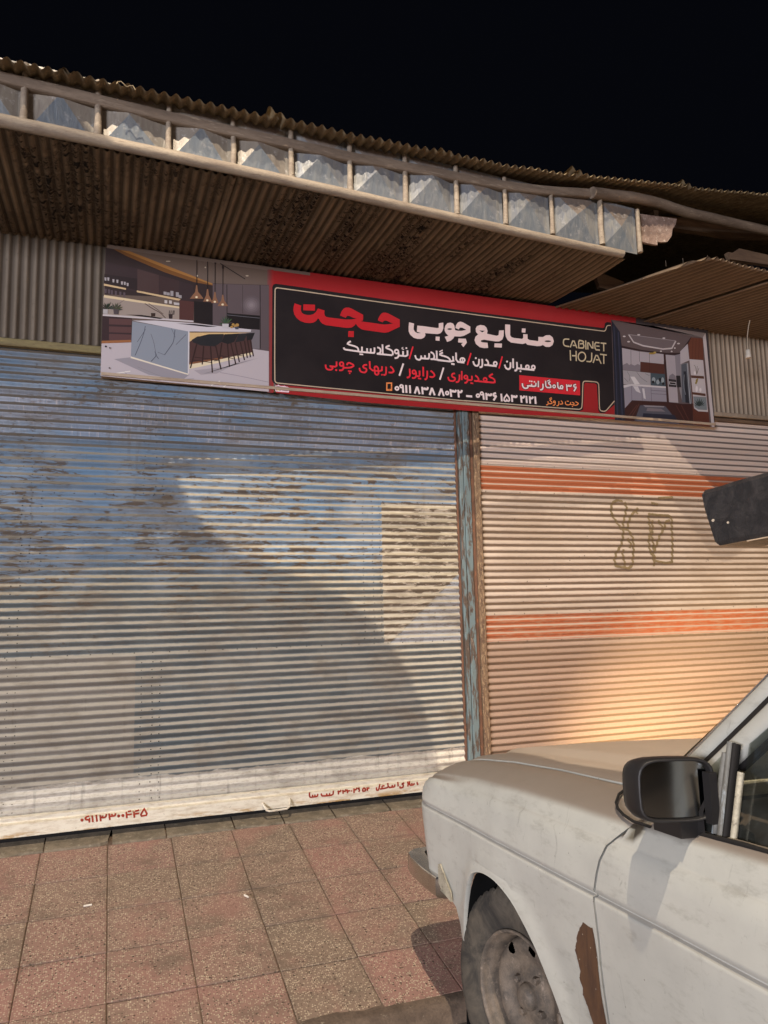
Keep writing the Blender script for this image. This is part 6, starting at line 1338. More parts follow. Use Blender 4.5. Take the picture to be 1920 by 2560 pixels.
M['under'] = NT('dark_seam').out((.012, .010, .009), .8)
M['well'] = NT('black_wheel_well').out((.008, .008, .008), .95, 0, .1)
def chrome():
    t = NT('scuffed_chrome'); P = t.obj(); n = t.noise(t.scale(P, (1, 1, .35)), 22, 5, .6)
    c = t.mix(t.mul(t.step(n, .52, .75), .35), (.64, .62, .60), (.34, .30, .27)); t.bump(n, .0001)
    return t.out(c, t.math('MULTIPLY_ADD', n, .18, .10), 1.0, .5)
M['chrome'] = chrome()
def rubber():
    t = NT('dusty_tyre_rubber'); P = t.obj(); n = t.noise(P, 9, 7, .7, .6)
    c = t.mix(t.step(n, .32, .68), (.105, .088, .068), (.034, .031, .028)); t.bump(t.noise(P, 60, 4), .001)
    return t.out(c, .85, 0, .25)
M['rubber'] = rubber()
M['wheel'] = worn('dirty_steel_wheel', (.20, .155, .115), (.10, .082, .066), (.30, .235, .18), 20, .62, thr=(.56, .7), bump=.0012)
M['plastic'] = NT('faded_black_plastic').out((.017, .0155, .0155), .45, 0, .35)
M['mirror'] = NT('mirror_glass').out((.13, .14, .15), .06, 1.0)
M['seat'] = NT('dark_seat_cloth').out((.022, .021, .022), .85)
M['dash'] = NT('brown_dashboard').out((.12, .085, .065), .7)
def glass():
    t = NT('dusty_window_glass'); n = t.noise(t.obj(), 6, 5, .7)
    tr = t.new('ShaderNodeBsdfTransparent'); tr.inputs[0].default_value = (.62, .66, .62, 1)
    gl = t.new('ShaderNodeBsdfGlossy'); gl.inputs['Roughness'].default_value = .06; gl.inputs[0].default_value = (.9, .95, .95, 1)
    df = t.new('ShaderNodeBsdfDiffuse'); df.inputs[0].default_value = (.18, .19, .17, 1)
    fr = t.new('ShaderNodeFresnel'); fr.inputs[0].default_value = 1.5
    m1 = t.new('ShaderNodeMixShader'); t.l.new(t.math('MULTIPLY_ADD', fr.outputs[0], .9, .02), m1.inputs[0]); t.l.new(tr.outputs[0], m1.inputs[1]); t.l.new(gl.outputs[0], m1.inputs[2])
    m2 = t.new('ShaderNodeMixShader'); t.l.new(t.math('MULTIPLY_ADD', t.step(n, .4, .8), .16, .05), m2.inputs[0]); t.l.new(m1.outputs[0], m2.inputs[1]); t.l.new(df.outputs[0], m2.inputs[2])
    t.l.new(m2.outputs[0], t.n['Material Output'].inputs[0]); return t.m
M['glass'] = glass()
car = empty('parked_car'); tag(car, 'old white saloon car with rusty patch beside its door gap and dusty bonnet', 'car')
CR = Matrix(((0.0438, 0.9975, -0.0553), (-0.9986, 0.0455, 0.0291), (0.0315, 0.0540, 0.9980)))
cx_, cl_ = CR[0].normalized(), None
X_ = Vector(CR[0]).normalized(); Y_ = Vector(CR[1]); Y_ = (Y_-X_*Y_.dot(X_)).normalized(); Z_ = X_.cross(Y_)
mw = Matrix((X_, Y_, Z_)).transposed().to_4x4(); mw.translation = Vector((2.071, -2.266, -.022)); car.matrix_world = mw
def cb(mb, name, mat, parent=car, smooth=True, fix=True, label=None):
    o = mb.build(name, mat, parent, smooth=smooth, fix=fix)
    if label: o['label'] = label
    return o
def itp(x, tab):
    X = [a for a, b in tab]; return interp(x, X, [b for a, b in tab]) if X[0] < X[-1] else interp(x, X[::-1], [b for a, b in tab][::-1])
SH = [(-4, .58), (-2.6, .612), (-1.5, .617), (-.96, .617), (-.555, .603), (-.318, .597), (-.041, .590), (.255, .574), (.50, .552), (.673, .532), (.76, .505)]
UC = [(-4, .55), (-.494, .550), (-.229, .545), (.149, .540), (.586, .522), (.76, .490)]
def ynose(x): return 0 if x < .60 else -.045*((x-.60)/.15)**2
def ymid(x): return .0  # plan taper
def sect(x, side=1):
    """upper part of the side, (Y,Z) from low to high, at X"""
    zs, zu = itp(x, SH), itp(x, UC); d = ynose(x)
    return [(.797+d, .33), (.8005+d, .38), (.802+d, .415), (.8015+d, .4235), (.7915+d, .4265), (.7905+d, .4305), (.8005+d, .4345), (.7995+d, .445), (.7965+d, .475), (.7925+d, .505 if zu > .52 else zu-.02), (.7895+d, zu-.008), (.7800+d, zu+.0015), (.7775+d, zu+.008), (.768+d, zs-.018), (.760+d, zs-.006), (.748+d, zs+.002)]
REAR = [(-.2, -.507), (.0, -.503), (.169, -.497), (.306, -.484), (.431, -.481), (.50, -.497), (.553, -.536), (.590, -.585), (.613, -.607), (.7, -.607)]
FRONT = [(0, .66), (.18, .665), (.235, .672), (.253, .692), (.321, .736), (.415, .749), (.469, .756), (.495, .745), (.520, .722), (.54, .70), (.7, .70)]
ARC = [(-.352, -.20), (-.345, -.02), (-.331, .075), (-.300, .120), (-.245, .185), (-.174, .250), (-.10, .292), (-.053, .310), (.0, .322), (.043, .328), (.10, .327), (.143, .321), (.180, .309), (.201, .298), (.230, .258), (.250, .215), (.268, .160), (.283, .10), (.292, .02)]
_A = [Vector((a, b)) for a, b in ARC]
for _ in range(2):
    _q = [_A[0]]
    for _a, _b in zip(_A, _A[1:]): _q += [_a.lerp(_b, .25), _a.lerp(_b, .75)]
    _A = _q+[_A[-1]]
ARC2 = [(p.x, p.y) for p in _A]
ARC = [(ARC2[i][0], ARC2[i][1]) for i in range(0, len(ARC2), 2)]+[ARC2[-1]]
def adist(x, z):
    best = 9
    for a, b in zip(_A, _A[1:]):
        d = b-a; p = Vector((x, z))-a; t_ = max(0, min(1, p.dot(d)/max(d.dot(d), 1e-9))); best = min(best, (p-d*t_).length)
    return best
def arch(x): return interp(x, [a for a, b in ARC], [b for a, b in ARC])
def warp(x, z, rear, front, bl=.09):
    if front is not None and x > .55: return .55+(x-.55)/(.75-.55)*(itp(z, front)-.55)
    if rear is not None and x < -.38: return -.38+(x+.38)/(-.485+.38)*(itp(z, rear)+.38)
    return x
def dent(x, z, s=1): return .004*nz(x*3, z*3, 2)+.0018*nz(x*9, z*9, 4)
def wing(s):
    xs_ = sorted(set([-.485, -.47, -.45, -.42, -.38]+[a for a, b in ARC]+[.296, .31, .33, .36, .40, .44, .48, .52, .56, .60, .63, .66, .69, .71, .725, .74, .75]))
    def zbot(x):
        if x < -.352: return -.13
        if x <= .292: return arch(x)
        return itp(x, [(.292, .02), (.318, .10), (.365, .165), (.45, .18), (.70, .215), (.80, .22)])
    cols_ = []
    for x in xs_:
        zb = zbot(x); up_ = sect(x); col_ = []
        z1 = up_[0][1]+(.015 if zb > .31 else 0); nlow = 12
        inarch = -.353 < x < .293
        for k in range(nlow):
            tt = k/nlow; z = zb+(z1-zb)*tt
            y = .762+.035*min(1, max(0, (z+.13)/.40))**.6+ynose(x)
            if True:    # raised lip round the wheel arch
                dd = z-zb if inarch else min(abs(x+.352), abs(x-.292))*1.2
                dx = adist(x, z); y += .012*math.exp(-(dx/.036)**2)
            if inarch and k == 0: y += .001
            col_.append((x, y, z))
        for (y, z) in up_: col_.append((x, y+.012*math.exp(-(adist(x, z)/.036)**2), max(z, z1+.001*len(col_)) if z < z1 else z))
        zs = itp(x, SH); zg = zs+.036
        for f_ in (.15, .35, .6, .85, 1.0):
            yy = .748+ynose(x)-(.748+ynose(x)-.622)*f_; col_.append((x, yy, zs+.002+(zg-zs-.002)*math.sin(f_*math.pi/2)))
        cols_.append(col_)
    rows = []
    for col_ in cols_:
        r_ = []
        for (x, y, z) in col_:
            xx = warp(x, min(z, .62), REAR, FRONT)
            if xx > .60: # crown the leading edge
                fe = itp(min(z, .62), FRONT); q = max(0, 1-(fe-xx)/.05); y -= .030*q*q
            r_.append((xx, (y+dent(xx, z))*s, z))
        rows.append(r_)
    mb = MB().grid(rows)
    # arch return and gap return
    ar = [(r[0]) for r, x in zip(rows, xs_) if -.353 < x < .293]
    mb.grid([[(x, y, z) for x, y, z in ar], [(x, y-.006*s, z-.003) for x, y, z in ar], [(x, y-.016*s, z+.002) for x, y, z in ar]])
    re = rows[0]; mb.grid([re, [(x+.004, y-.006*s, z) for x, y, z in re], [(x+.004, y-.04*s, z) for x, y, z in re]])
    fe = rows[-1]; mb.grid([fe, [(x-.01, y-.02*s, z) for x, y, z in fe], [(x-.05, y-.05*s, z) for x, y, z in fe]])
    return mb
wn = cb(wing(1), 'front_wing', M['paint'], fix=True, label='dented front wing')
cb(wing(-1), 'front_wing', M['paint'])
# bare rusty patch behind the arch (paint flaked away)
_rp = [(-.456, .382), (-.438, .362), (-.422, .348), (-.410, .334), (-.398, .318), (-.392, .298), (-.384, .280), (-.392, .262), (-.398, .240), (-.390, .222), (-.402, .205), (-.400, .190), (-.418, .172), (-.428, .155), (-.440, .140), (-.456, .10), (-.468, .05), (-.478, -.02), (-.499, -.02), (-.496, .15), (-.484, .22), (-.479, .30), (-.470, .345), (-.464, .362)]
rp = []
for (a_, b_), (c_, d_) in zip(_rp, _rp[1:]+_rp[:1]):
    for k_ in range(4):
        t_ = k_/4; x_ = a_+(c_-a_)*t_; z_ = b_+(d_-b_)*t_; w_ = .0035 if x_ > -.474 else 0; rp.append((x_+w_*nz(x_*160, z_*160, 3), z_+w_*nz(x_*150, z_*170, 9)))
mbp = MB(); ys = [(.762+.035*min(1, max(0, (z+.13)/.40))**.6+.012*math.exp(-(adist(x, z)/.036)**2)+dent(x, z)) for x, z in rp]
cxp, czp = -.450, .22; ycp = .762+.035*min(1, (czp+.13)/.40)**.6+dent(cxp, czp)
rows = []
for f_ in (1.0, .66, .33): rows.append([(cxp+(x-cxp)*f_, 0, czp+(z-czp)*f_) for x, z in rp])
fixr = []
for r_ in rows:
    q = []
    for x, _, z in r_:
        y = .762+.035*min(1, max(0, (z+.13)/.40))**.6+.012*math.exp(-(adist(x, z)/.036)**2)+dent(x, z); q.append((x, y+.0016, z))
    fixr.append(q)
mbp.grid(fixr, closed=True); mbp.add(fixr[-1], [tuple(range(len(rp)))]); cb(mbp, 'bare_metal_patch', M['bare'], wn)
# doors and rear body from the same section
def sidepanel(x0, x1, s, rearX=None, frontgap=False, top=True, n=18, zb0=-.13, archc=None):
    rows = []
    for i in range(n+1):
        x = x1+(x0-x1)*i/n; r_ = []
        for k in range(9):
            zb = zb0
            if archc and abs(x-archc) < .33: zb = max(zb0, math.sqrt(max(0, .33**2-(x-archc)**2)))
            if zb > .32: zb = .32
            z = zb+(.335-zb)*k/9; r_.append([x, .762+.035*min(1, max(0, (z+.13)/.40))**.6, z])
        for (y, z) in sect(x): r_.append([x, y, z])
        zs = itp(x, SH); r_ += [[x, .738, zs+.006], [x, .722, zs+.008]]
        if frontgap and i == 0:
            for q in r_: q[0] = itp(min(q[2], .62), REAR)-.008
        elif frontgap and i <= 2:
            for q in r_: q[0] = q[0]*.5+(itp(min(q[2], .62), REAR)-.008-.05*i)*.5
        rows.append([(x_, (y+dent(x_, z))*s, z) for x_, y, z in r_])
    mb = MB().grid(rows)
    for re, sg in ((rows[0], -1), (rows[-1], 1)): mb.grid([re, [(x+.003*sg, y-.004*s, z) for x, y, z in re], [(x+.004*sg, y-.035*s, z) for x, y, z in re]])
    return mb
doors = []
for s in (1, -1):
    doors.append(cb(sidepanel(-1.50, -.492, s, frontgap=True, n=26), 'front_door', M['paint']))
    cb(sidepanel(-2.22, -1.508, s), 'rear_door', M['paint'])
    cb(sidepanel(-3.45, -2.228, s, n=30, archc=-2.50), 'rear_wing', M['paint'])
    cb(MB().grid([[(-.36, .74*s, -.13), (-2.2, .74*s, -.13)], [(-.36, .77*s, -.16), (-2.2, .77*s, -.16)], [(-.36, .70*s, -.20), (-2.2, .70*s, -.20)]]), 'sill', M['paint'])
# seam behind the gaps
for s in (1, -1):
    cb(MB().box((-.66, min(.70*s, .745*s), -.12), (-.44, max(.70*s, .745*s), .555)), 'seam', M['under'], smooth=False)
    # wheel well
    mbw = MB(); WL = [(-.36, -.2)]+[(x, z) for x, z in ARC]+[(.30, -.2)]; mbw.grid([[(x*.997, .793*s, z-.001) for x, z in WL], [(x*1.02, .765*s, z+.006) for x, z in WL], [(x*1.1, .70*s, z+.02) for x, z in WL], [(x*1.1, .42*s, z+.02) for x, z in WL]]); mbw.add([(x*1.1, .42*s, z+.02) for x, z in WL], [tuple(range(len(WL)))])
    cb(mbw, 'wheel_well', M['well'])
# bonnet
rows = []
for i in range(25):
    x = -.43+1.155*i/24; zs = itp(x, SH); zg = zs+.038; r_ = []
    for y in [-.612, -.606, -.58, -.50, -.452, -.43, -.36, -.2, 0, .2, .36, .43, .452, .50, .58, .606, .612]:
        ay = abs(y); rise = .006+.010*min(1, (.612-ay)/.03)+.010*(1-(ay/.6)**2)+.014*(1 if ay < .435 else max(0, (.453-ay)/.018))
        z = zg-.004+rise; xe = x
        if i >= 21: z -= .030*((i-20)/4)**2
        r_.append((xe+.035*(1-(ay/.616)**2)*(i/24), y, z+.002*nz(x*3, y*3, 1)))
    rows.append(r_)
mb = MB().grid(rows); fr = rows[-1]; mb.grid([fr, [(x+.012, y, z-.02) for x, y, z in fr], [(x+.005, y, z-.06) for x, y, z in fr]])
for side_ in (0, -1):
    e = [r[side_] for r in rows]; mb.grid([e, [(x, y, z-.02) for x, y, z in e]])
cb(mb, 'bonnet', M['paint'])
cb(MB().box((-.40, -.625, .40), (.66, .625, .545)), 'engine_bay', M['under'], smooth=False)
# front panel with grille, headlamps
cb(MB().grid([[(.70, y, z) for y in (-.70, -.4, 0, .4, .70)] for z in (.22, .35, .45, .485)]), 'front_panel', M['paint'], smooth=False)
gr = MB()
for k in range(8): gr.box((.705, -.42, .27+.026*k), (.725, .42, .28+.026*k))
cb(gr, 'grille', M['chrome'], smooth=False)
def lampmat(on):
    t = NT('headlamp_lens_assumed_lit' if on else 'headlamp_lens'); t.out((.8, .8, .75), .15, 0, .5)
    if on: t.b.inputs['Emission Color'].default_value = (1, .78, .45, 1); t.b.inputs['Emission Strength'].default_value = 12  # far lens glows as a headlamp assumed to be on
    return t.m
for s in (1, -1):
    hl = cb(MB().lathe([(.001, .012), (.05, .010), (.082, .0), (.09, -.02)], (.715, .56*s, .35), (1, 0, 0), 24), 'headlight', lampmat(s < 0))
# cowl piece and scuttle
cw = MB(); rows = []
for i in range(8):
    f_ = i/7; x = -.425-.19*f_
    rows.append([(x-.10*(abs(y)/.74)**3*(1-f_)*0+.055*math.cos(y/.74*math.pi/2)*(1-f_)*0, y, itp(x, SH)+.030+.012*(1-(y/.75)**2)-.03*(max(0, abs(y)-.64)/.10)**2) for y in [-.742, -.72, -.68, -.62, -.4, 0, .4, .62, .68, .72, .742]])
cb(MB().grid(rows), 'scuttle', M['cream'])
cb(MB().tube([(-.655, .762, .605), (-.60, .764, .605), (-.555, .758, .610), (-.52, .748, .616), (-.49, .732, .623), (-.455, .70, .633), (-.425, .66, .638), (-.412, .62, .643), (-.422, .58, .652), (-.436, .55, .657)], .0034, 8), 'bonnet_seal', M['under'])
# pillars, roof, screens
def yw(z): return .715-.235*(z-.61)*.9   # inner body width against height
def bar(pts, w, d, mat, name, parent=car, s=1):
    """flat bar along pts, w along the side plane, d thick"""
    rows = []
    for i, p in enumerate(pts):
        a = Vector(pts[max(i-1, 0)]); b = Vector(pts[min(i+1, len(pts)-1)]); dr = (b-a).normalized(); out_ = Vector((0, s, .2*1)).normalized(); sd = dr.cross(out_).normalized()
        p = Vector(p); c = min(w, d)*.28
        prf = [(-w/2, -d/2), (-w/2, d/2-c), (-w/2+c, d/2), (w/2-c, d/2), (w/2, d/2-c), (w/2, -d/2)]
        rows.append([p+sd*u+out_*v for u, v in prf])
    return cb(MB().grid(rows, closed=True), name, mat, parent)
for s in (1, -1):
    A0, A1 = (-.535, .655, .640), (-1.07, .565, 1.075)
    def along(off, dy=0, z0=.61, z1=1.06, n=7):
        out_ = []
        for k in range(n):
            z = z0+(z1-z0)*k/(n-1); f_ = (z-.64)/(1.075-.64); out_.append(((-.535-.535*f_-off+.02*f_*f_), (.665-.09*f_+dy)*s, z))
        return out_
    bar(along(.0, -.012, .615), .030, .03, M['chrome'], 'screen_trim', s=s)
    bar(along(.033, .000, .60), .044, .04, M['paint'], 'front_pillar', s=s)
    bar(along(.070, .004, .60), .028, .030, M['under'], 'door_seal', s=s)
    fr_ = bar(along(.108, .012, .605), .046, .03, M['paint'], 'door_frame', doors[0 if s == 1 else 1], s=s)
    bar(along(.141, .000, .74), .022, .016, M['plastic'], 'window_seal', s=s)
    bar([(-1.16, .575*s, 1.055), (-1.5, .572*s, 1.075), (-1.9, .572*s, 1.07), (-2.25, .574*s, 1.03)], .04, .03, M['paint'], 'door_frame', doors[0 if s == 1 else 1], s=s)
    bar([(-1.50, .722*s, .60), (-1.50, .58*s, 1.07)], .07, .03, M['paint'], 'middle_pillar', s=s)
    bar([(-2.28, .722*s, .60), (-2.38, .575*s, 1.03)], .10, .03, M['paint'], 'rear_pillar', s=s)
    # quarter-light post with its rubber channels
    bar([(-.824, .728*s, .612), (-.832, .690*s, .792)], .012, .014, M['grey_channel'], 'quarter_light_post', s=s)
    bar([(-.838, .728*s, .612), (-.846, .690*s, .790)], .008, .016, M['under'], 'window_channel', s=s)
    bar([(-.806, .727*s, .612), (-.818, .694*s, .770)], .012, .012, M['grey_channel'], 'quarter_light_frame', s=s)
    bar([(-.856, .728*s, .612), (-.862, .700*s, .74)], .011, .010, M['cream'], 'quarter_light_frame', s=s)
        # trim panel inside the door
    cb(MB().box((-1.48, min(.69*s, .70*s), -.10), (-.66, max(.69*s, .70*s), .598)), 'door_trim', M['seat'], smooth=False)
    gq = [(-.625, .722*s, .612), (-.81, .722*s, .612), (-.82, .690*s, .775)]
    cb(MB().add(gq, [(0, 1, 2)]), 'quarter_light', M['glass'], smooth=False, fix=False)
    gw = [(-.85, .718*s, .600), (-1.47, .718*s, .600), (-1.47, .588*s, 1.05), (-1.17, .592*s, 1.045), (-.86, .672*s, .79)]
    cb(MB().add(gw, [tuple(range(5))]), 'window', M['glass'], smooth=False, fix=False)
    cb(MB().add([(-1.53, .718*s, .600), (-2.26, .718*s, .600), (-2.30, .588*s, 1.02), (-1.53, .590*s, 1.05)], [(0, 1, 2, 3)]), 'window', M['glass'], smooth=False, fix=False)
    cb(MB().tube([(-.62, .740*s, .607), (-.9, .742*s, .622), (-1.49, .742*s, .624)], .005, 6), 'waist_strip', M['under'])
rows = []
for i in range(15):
    f_ = i/14; x = -1.06-1.33*f_; zc = 1.085+.035*math.sin(f_*math.pi)**.6-.02*f_
    rows.append([(x+.03*(1-(y/.57)**2), y, zc+.02*(1-(y/.57)**2)-(.02 if abs(y) > .56 else 0)) for y in (-.585, -.56, -.4, -.2, 0, .2, .4, .56, .585)])
cb(MB().grid(rows), 'roof', M['paint'])
cb(MB().grid([[(-.50+.03*(1-(y/.66)**2)+.0, y, .648) for y in (-.65, -.3, 0, .3, .65)], [(-1.05+.03*(1-(y/.66)**2), y*.865, 1.078) for y in (-.65, -.3, 0, .3, .65)]]), 'windscreen', M['glass'], fix=False)
cb(MB().grid([[(-2.40, y*.87, 1.06) for y in (-.65, 0, .65)], [(-2.85, y, .66) for y in (-.65, 0, .65)]]), 'rear_window', M['glass'], fix=False)
cb(MB().grid([[(-2.80, y, .63) for y in (-.74, -.4, 0, .4, .74)], [(-3.40, y, .58) for y in (-.74, -.4, 0, .4, .74)], [(-3.46, y, .50) for y in (-.74, -.4, 0, .4, .74)], [(-3.46, y, .05) for y in (-.74, -.4, 0, .4, .74)]]), 'boot', M['paint'], smooth=False)
cb(MB().box((-3.4, -.70, -.14), (-.40, .70, -.10)), 'floor_pan', M['under'], smooth=False)
# interior
db = MB(); db.grid([[(x, y, z+.01*math.sin(y*6)) for y in [-.68+.085*k for k in range(17)]] for x, z in ((-.52, .600), (-.62, .632), (-.78, .655), (-.86, .635), (-.87, .50))])
cb(db, 'dashboard', M['dash'])
sw = MB(); c = Vector((-.95, .36, .66)); axn = Vector((-.88, 0, .48)).normalized(); u = Vector((0, 1, 0)); w = axn.cross(u)
sw.tube([c+(u*math.cos(t_)+w*math.sin(t_))*.19 for t_ in [k*2*math.pi/28 for k in range(29)]], .012, 8, caps=False)
for t_ in (.3, 2.84, 4.71): sw.tube([c, c+(u*math.cos(t_)+w*math.sin(t_))*.185], .010, 6)
sw.lathe([(.001, .03), (.035, .025), (.04, 0)], c, axn, 16); cb(sw, 'steering_wheel', M['plastic'])
for y0 in (.12, -.58):
    st = MB(); rows = []
    for k, (x, z, hw) in enumerate(((-1.10, .20, .22), (-1.30, .30, .23), (-1.50, .26, .23), (-1.56, .40, .23), (-1.64, .72, .22), (-1.68, .84, .17), (-1.72, .80, .15), (-1.66, .35, .2))):
        rows.append([(x, y0+.23-hw+2*hw*j/6, z+.02*math.cos((j-3)/3*1.3)) for j in range(7)])
    cb(st.grid(rows), 'seat', M['seat'])
    cb(MB().box((-1.70, y0+.12, .84), (-1.63, y0+.34, 1.0)), 'headrest', M['seat'], smooth=False)
# door mirror
mr = MB(); rows = []
cy, cz, hw, hh = .788, .700, .072, .060
def rr(cx0, sc_, n=28, dx=0, e=4.2, dy=0, dz=0, tl=.34):
    o_ = []
    for k in range(n):
        t_ = 2*math.pi*k/n; ct, st_ = math.cos(t_), math.sin(t_)
        o_.append((cx0+dx+tl*hw*sc_*math.copysign(abs(ct)**(2/e), ct), cy+dy+hw*sc_*math.copysign(abs(ct)**(2/e), ct), cz+dz+hh*sc_*math.copysign(abs(st_)**(2/e), st_)+.010*ct*0-.05*hw*ct))
    return o_
mr.grid([rr(-.774, .90), rr(-.786, .91), rr(-.789, .95), rr(-.786, .99), rr(-.772, 1.02), rr(-.745, 1.0, tl=.3), rr(-.715, .90, tl=.22), rr(-.695, .72, tl=.1), rr(-.688, .45, tl=0), rr(-.686, .1, tl=0)], closed=True)
mo = cb(mr, 'door_mirror', M['plastic'])
g_ = rr(-.7745, .905); cb(MB().add(g_, [tuple(range(len(g_)))]), 'mirror_glass', M['mirror'], mo, smooth=False, fix=False)
arm = MB().grid([[(-.80, .742, .612), (-.80, .742, .66), (-.80, .72, .70)], [(-.74, .750, .612), (-.74, .755, .65), (-.76, .735, .69)], [(-.71, .75, .610), (-.71, .76, .64), (-.72, .75, .66)]]); cb(arm, 'mirror_base', M['plastic'], mo)
cb(MB().box((-.822, .722, .640), (-.803, .740, .735)).box((-.785, .735, .610), (-.70, .785, .640)), 'mirror_arm', M['plastic'], mo, smooth=False)
# bumper: blade, end cap
bl = [(.448, .772), (.468, .795), (.488, .813), (.62, .814), (.77, .806), (.838, .792), (.872, .765), (.895, .70), (.91, .5), (.915, 0), (.91, -.5), (.885, -.72), (.80, -.80), (.488, -.813), (.448, -.772)]
sgn = [.016, .010, .006, .004, .004, .004, .004] + [.004]*8
prfb = [(-.065, .214), (-.010, .218), (-.002, .215), (.001, .207), (.001, .158), (-.006, .150), (-.03, .145)]
rows = []
for (x, y), dz in zip(bl, sgn):
    s_ = 1 if y >= 0 else -1; n_ = Vector((x-.3, y*.9, 0)).normalized() if abs(y) < .76 else Vector((.12, s_, 0)).normalized()
    rows.append([(x+n_.x*a, y+n_.y*a, z+dz-.004) for a, z in prfb])
bo_ = cb(MB().grid(rows), 'bumper', M['chrome'], smooth=True)
try: bo_.data.set_sharp_from_angle(angle=R(28))
except Exception: pass
cb(MB().grid([[(0.481, .770, 0.260), (0.467, .806, 0.264), (0.375, .806, 0.198), (0.367, .806, 0.172), (0.467, .806, 0.182), (0.485, .78, 0.187)], [(0.477, .76, 0.258), (0.463, .800, 0.262), (0.377, .800, 0.198), (0.371, .800, 0.174), (0.465, .800, 0.184), (0.481, .77, 0.188)]], closed=True).add([(0.481, .807, 0.260), (0.467, .8075, 0.264), (0.377, .8075, 0.204), (0.365, .8075, 0.182), (0.371, .8075, 0.172), (0.455, .8075, 0.188), (0.477, .8072, 0.202)], [tuple(range(7))]), 'bumper_end_cap', M['cream'], smooth=False)
# wheels
def wheel(c, ang_, name='wheel'):
    w_ = bpy.data.objects.new(name, None); C.objects.link(w_); w_.parent = car
    ax = Vector((-math.sin(ang_), math.cos(ang_), 0)) if c[1] > 0 else Vector((math.sin(ang_), -math.cos(ang_), 0)); c = Vector(c)
    seg = 192
    pf = [(.178, .058), (.190, .066), (.215, .074), (.245, .077), (.262, .074), (.275, .068), (.284, .061), (.2895, .054), (.2915, .045), (.2925, .030), (.293, .012), (.293, -.012), (.2925, -.03), (.2915, -.045), (.284, -.060), (.262, -.074), (.215, -.074), (.178, -.058)]
    def fn(k, i, r, h):
        if 4 <= k <= 14:
            ph = (i+(k//2)) % 4
            if ph == 0 and k not in (10, 12): r -= .010 if k > 6 else .0055
            if k in (9, 13): r -= .006
        if k in (2, 3): r += 0; h += .0006*math.sin(i*.7)
        return r, h
    ty_ = cb(MB().lathe(pf, c, ax, seg, fn=fn), 'tyre', M['rubber'], w_)
    for p_ in ty_.data.polygons:
        q_ = p_.center-c; p_.use_smooth = (q_-ax*q_.dot(ax)).length < .273
    rim = MB().lathe([(.176, .056), (.1785, .064), (.1755, .0685), (.171, .067), (.1665, .058), (.1655, .048), (.160, .042), (.1555, .030), (.1535, .008), (.1525, -.012)], c, ax, 72)
    cb(rim, 'rim', M['wheel'], w_)
    dsk = MB(); prof_ = [(.1528, -.010), (.150, .008), (.143, .022), (.134, .028), (.124, .029), (.112, .024), (.098, .014), (.084, .008), (.072, .010), (.060, .017), (.046, .020), (.036, .020), (.001, .020)]
    dsk.lathe(prof_, c, ax, 96)
    d_ = cb(dsk, 'wheel_disc', M['wheel'], w_)
    u_ = ax.cross(Vector((0, 0, 1))).normalized(); v_ = u_.cross(ax)
    # round cooling holes cut through the disc
    cut = MB()
    for hd in (57, 101, 148, 200, 250, 300):
        t_ = R(hd); p = c+(u_*math.cos(t_)+v_*math.sin(t_))*.128
        cut.lathe([(.001, -.04), (.0160, -.04), (.0160, .06), (.001, .06)], p, ax, 20)
    co = cut.build('hole_cutter', M['under'], w_)
    bo = d_.modifiers.new('holes', 'BOOLEAN'); bo.object = co; bo.operation = 'DIFFERENCE'; bo.solver = 'EXACT'
    d_.modifiers.new('solid', 'SOLIDIFY').thickness = .002; d_.modifiers.move(1, 0)
    bpy.context.view_layer.update(); dg = bpy.context.evaluated_depsgraph_get()
    nm_ = bpy.data.meshes.new_from_object(d_.evaluated_get(dg)); d_.modifiers.clear(); d_.data = nm_; bpy.data.objects.remove(co)
    for p in d_.data.polygons: p.use_smooth = True
    try: d_.data.set_sharp_from_angle(angle=R(35))
    except Exception: pass
    cb(MB().lathe([(.151, -.03), (.001, -.03)], c, ax, 32), 'brake_drum', M['well'], w_)
    cb(MB().lathe([(.001, .052), (.016, .051), (.028, .046), (.034, .036), (.0355, .030), (.0355, .016), (.040, .014), (.042, .019), (.044, .015)], c, ax, 32), 'hub_cap', M['wheel'], w_)
    nt_ = MB()
    for k in range(4):
        t_ = R(32+90*k); p = c+(u_*math.cos(t_)+v_*math.sin(t_))*.0585
        o_ = MB().lathe([(.001, .034), (.0085, .034), (.0105, .031), (.0105, .013), (.016, .012)], p, ax, 6); cb(o_, 'wheel_nut', M['wheel'], w_, smooth=False)
    t_ = R(175); p = c+(u_*math.cos(t_)+v_*math.sin(t_))*.176
    cb(MB().box((-.007, -.004, -.013), (.007, .010, .013), 0, Matrix.Translation(p+ax*.064) @ ax.to_track_quat('Y', 'Z').to_matrix().to_4x4()), 'balance_weight', M['wheel'], w_, smooth=True)
    return w_
wheel((.06, .675, 0.0), R(12.5)); wheel((.06, -.675, 0), R(12.5)); wheel((-2.44, .68, 0), 0); wheel((-2.44, -.68, 0), 0)
cb(MB().tube([(.06, .6, 0), (.06, -.6, 0)], .03, 8).tube([(-2.44, .6, 0), (-2.44, -.6, 0)], .03, 8), 'axle', M['under'])

